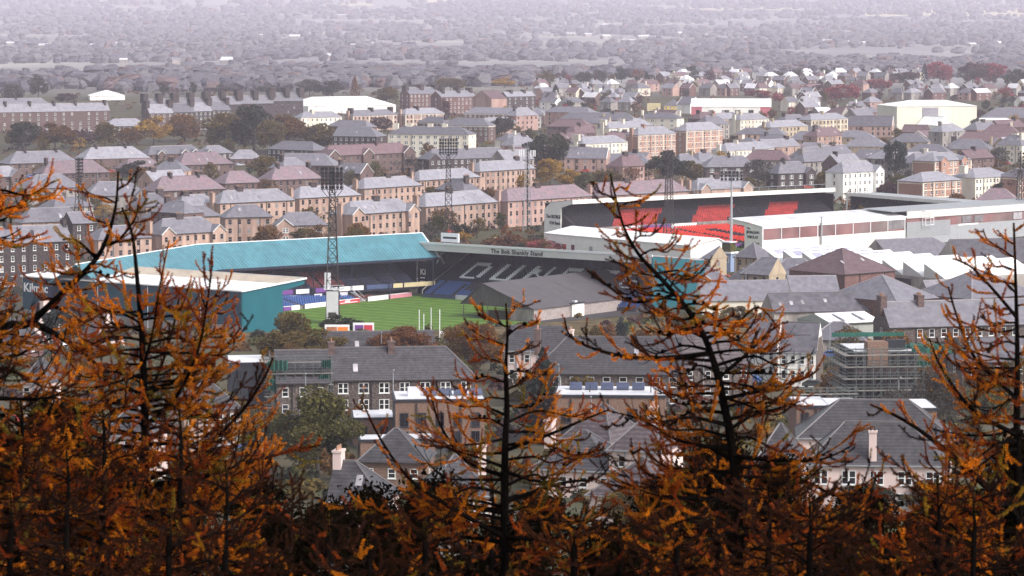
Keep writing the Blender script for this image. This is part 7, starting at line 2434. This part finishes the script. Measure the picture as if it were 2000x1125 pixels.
larch('tall larch leaning from right of centre with dark cones on its boughs', 29, [(1192, 340, 0), (1206, 400, 0), (1222, 452, 0), (1250, 500, 0), (1292, 545, 0), (1338, 598, 0), (1372, 650, 0), (1398, 720, 0), (1414, 790, 0), (1432, 900, 0), (1445, 1180, 0)], 1.8, 8.5,
      auto=(372, 1110, 10, 38, 270, .36, 0), w_=(.5, .4, .1, .25), cones=4,
      manual=[([(1320, 575, 0), (1240, 590, .1), (1190, 560, .2), (1158, 530, .2)], 4, 1.5, 0.34, 0.090, {'cones': 6}), ([(1390, 690, 0), (1280, 700, -.2), (1190, 690, -.3), (1118, 660, -.3), (1102, 620, -.3)], 6, 1.5, 0.37, 0.090, {'cones': 6}),
              ([(1400, 740, 0), (1460, 690, .2), (1500, 650, .3), (1530, 630, .3)], 5, 1.5, 0.43, 0.083), ([(1410, 780, 0), (1500, 760, -.2), (1570, 740, -.3), (1600, 720, -.3)], 5, 1.5, 0.46, 0.083),
              ([(1380, 660, 0), (1430, 640, .1), (1480, 600, .2), (1520, 640, .3)], 4, 1.5, 0.31, 0.120)])
larch('right hand larch with an upright black trunk near the right edge', 28, [(1980, 435, 0), (1984, 560, 0), (1987, 700, 0), (1986, 850, 0), (1990, 1180, 0)], 2.0, 9.5,
      auto=(452, 1110, 12.5, 36, 240, .42, -.45), w_=(.55, .34, .11, .2),
      manual=[([(1990, 1010, 0), (1905, 930, -.2), (1830, 865, -.3), (1765, 820, -.4), (1700, 790, -.4)], 9, 2, 0.46, 0.083), ([(1988, 780, 0), (1905, 700, .1), (1870, 620, .2), (1852, 560, .2)], 5, 1.5, 0.43, 0.083),
              ([(1986, 620, 0), (1935, 560, -.1), (1895, 520, -.2), (1860, 505, -.2)], 4, 1.5, 0.34, 0.090), ([(1988, 850, 0), (1900, 800, -.2), (1840, 720, -.3), (1815, 660, -.3)], 6, 1.5, 0.46, 0.075)])
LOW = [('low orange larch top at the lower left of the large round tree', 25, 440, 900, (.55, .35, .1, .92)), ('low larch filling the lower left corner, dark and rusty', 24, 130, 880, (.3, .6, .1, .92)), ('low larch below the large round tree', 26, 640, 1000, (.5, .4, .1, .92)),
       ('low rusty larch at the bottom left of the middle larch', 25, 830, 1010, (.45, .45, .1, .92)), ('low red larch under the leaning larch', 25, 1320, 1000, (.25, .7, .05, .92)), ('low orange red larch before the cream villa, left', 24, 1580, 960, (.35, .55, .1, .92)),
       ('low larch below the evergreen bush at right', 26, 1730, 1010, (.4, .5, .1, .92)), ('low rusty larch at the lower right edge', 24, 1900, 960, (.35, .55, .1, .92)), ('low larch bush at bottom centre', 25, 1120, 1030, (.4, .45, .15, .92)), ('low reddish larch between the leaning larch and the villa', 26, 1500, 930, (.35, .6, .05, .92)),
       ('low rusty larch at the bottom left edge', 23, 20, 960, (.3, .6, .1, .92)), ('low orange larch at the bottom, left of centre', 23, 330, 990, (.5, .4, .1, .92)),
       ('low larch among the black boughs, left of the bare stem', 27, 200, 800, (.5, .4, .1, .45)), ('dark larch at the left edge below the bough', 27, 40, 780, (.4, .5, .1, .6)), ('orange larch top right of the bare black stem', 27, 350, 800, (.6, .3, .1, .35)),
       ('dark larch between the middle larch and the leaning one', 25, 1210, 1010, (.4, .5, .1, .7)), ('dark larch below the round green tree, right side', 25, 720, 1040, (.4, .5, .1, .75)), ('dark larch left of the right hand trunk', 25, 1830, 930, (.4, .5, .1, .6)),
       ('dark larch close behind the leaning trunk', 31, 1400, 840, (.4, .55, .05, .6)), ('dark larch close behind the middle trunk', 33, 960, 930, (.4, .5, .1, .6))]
for lb, D, x, y, w_ in LOW:  # last weight: share of needles coloured as if in shade
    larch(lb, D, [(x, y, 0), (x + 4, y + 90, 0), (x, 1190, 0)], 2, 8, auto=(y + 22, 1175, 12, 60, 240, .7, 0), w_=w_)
print('needles', NSEG[0])

# black undergrowth on the slope below the larches
def thicket(name, label, n, D0, D1, hr, leafn, s_leaf):
    r2 = np.random.default_rng(5)
    Vs = []
    for i in range(n):
        D = r2.uniform(D0, D1)
        x = r2.uniform(-.19, .19) * D
        z = tz(D) + .0
        h = r2.uniform(*hr)
        c = r2.normal(size=(leafn, 3)) * np.array([.45, .45, .3]) * h * .75 + np.array([x, D, z + h * .5])
        a = r2.normal(size=(leafn, 3)); a /= np.linalg.norm(a, axis=1)[:, None]
        b_ = np.cross(a, r2.normal(size=(leafn, 3))); b_ /= np.linalg.norm(b_, axis=1)[:, None]
        s = s_leaf * r2.uniform(.6, 1.3, (leafn, 1))
        Vs.append(np.stack([c - a * s, c + b_ * s * .6, c + a * s, c - b_ * s * .6], 1))
    V = np.concatenate(Vs)
    m = len(V)
    me = bpy.data.meshes.new(name)
    me.vertices.add(m * 4); me.loops.add(m * 4); me.polygons.add(m)
    me.vertices.foreach_set('co', V.reshape(-1))
    me.loops.foreach_set('vertex_index', np.arange(m * 4, dtype=np.int32))
    me.polygons.foreach_set('loop_start', np.arange(0, m * 4, 4, dtype=np.int32))
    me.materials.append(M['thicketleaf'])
    me.update(calc_edges=True)
    o = link(name, me)
    o['kind'] = 'stuff'; o['label'] = label
thicket('dark_undergrowth', 'black shaded undergrowth on the slope under the larches', 900, 40, 60, (1.2, 3.4), 150, .10)


def shaded(top, zg, w_, label):
    """added black foliage in place of shade between the larches, real size: trunk, limbs and small leaf sprays, ragged at the top"""
    h = top.z - zg
    rt = empty('shade_filler', Vector((top.x, top.y, zg)), 0, label, 'tree', 'added shade fillers on the near slope')  # added to darken the gaps where only larch shade lies
    b = MB()
    b.tube([(0, 0, -.3), (.1, 0, h * .5), (0, 0, h * .97)], [.16, .11, .02], 6)
    tips = [Vector((0, 0, h * .985))]
    for i in range(46):
        z = h * (1 - rl_.random() ** 1.6 * .62)
        a = rl_.uniform(0, 6.283)
        R_ = w_ * .5 * min(1, .12 + 1.5 * (1 - z / h) / .45) * rl_.uniform(.55, 1.15)
        e = Vector((math.cos(a) * R_, math.sin(a) * R_, min(h, z + R_ * rl_.uniform(.05, .45))))
        mdl = Vector((e.x * .5, e.y * .5, z + R_ * .08))
        b.tube([(0, 0, z - R_ * .15), mdl, e], [.035, .022, .006], 4)
        tips += [mdl.lerp(e, t) for t in (.1, .4, .7, 1.0)]
    b.build('trunk', M['larchbark'], rt)
    T_ = np.array([tuple(t) for t in tips])
    n = 16000
    P = T_[NR.integers(0, len(T_), n)] + NR.normal(size=(n, 3)) * np.array([.16, .16, .13])
    a = NR.normal(size=(n, 3)); a /= np.linalg.norm(a, axis=1)[:, None]
    c = np.cross(a, NR.normal(size=(n, 3))); c /= np.linalg.norm(c, axis=1)[:, None]
    s = NR.uniform(.025, .06, (n, 1))
    V = np.stack([P - a * s, P + c * s * .45, P + a * s, P - c * s * .45], 1)
    me = bpy.data.meshes.new('crown')
    me.vertices.add(n * 4); me.loops.add(n * 4); me.polygons.add(n)
    me.vertices.foreach_set('co', V.reshape(-1))
    me.loops.foreach_set('vertex_index', np.arange(n * 4, dtype=np.int32))
    me.polygons.foreach_set('loop_start', np.arange(0, n * 4, 4, dtype=np.int32))
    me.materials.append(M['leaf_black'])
    me.update(calc_edges=True)
    link('crown', me, rt)

for x, yt, wpx, D, lb in ((15, 885, 420, 46, 'at the left edge'), (110, 815, 280, 42, 'at left behind the black bough'), (215, 905, 400, 50, 'left of the bare black stem'), (360, 950, 420, 48, 'right of the bare black stem'), (500, 965, 380, 45, 'left of and below the round green tree'), (640, 1012, 420, 52, 'below the round green tree'),
        (735, 985, 300, 44, 'before the small slate roofed house'), (850, 970, 420, 47, 'left of the middle larch'), (1060, 1000, 420, 50, 'right of the middle larch'), (1400, 880, 330, 43, 'behind the leaning larch trunk'), (1310, 975, 380, 46, 'left of the leaning larch foot'), (1520, 925, 360, 48, 'right of the leaning larch foot'),
        (1690, 990, 420, 46, 'below the cream villa'), (1860, 980, 420, 50, 'left of the right hand larch foot'), (2000, 890, 330, 45, 'behind the right hand larch'),
        (60, 980, 380, 37, 'low in the bottom left corner'), (300, 1030, 380, 36, 'low below the bare black stem'), (560, 1055, 380, 37, 'low at the bottom, left of the middle larch'), (780, 1050, 380, 36, 'low beside the middle larch foot'), (980, 1060, 380, 37, 'at the very foot of the middle larch'), (1190, 1065, 360, 36, 'low at bottom centre right'),
        (1420, 1020, 380, 37, 'at the foot of the leaning larch'), (1620, 1055, 380, 36, 'low under the cream villa'), (1800, 1060, 380, 37, 'low left of the right hand larch'), (1970, 1000, 380, 36, 'low in the bottom right corner')):
    top = PD(x, yt, D)
    shaded(top, tz(D), wpx * D / FPX, 'added black foliage standing in for shade ' + lb)

print('tris', sum(len(o.data.polygons) for o in C.objects if o.type == 'MESH'))
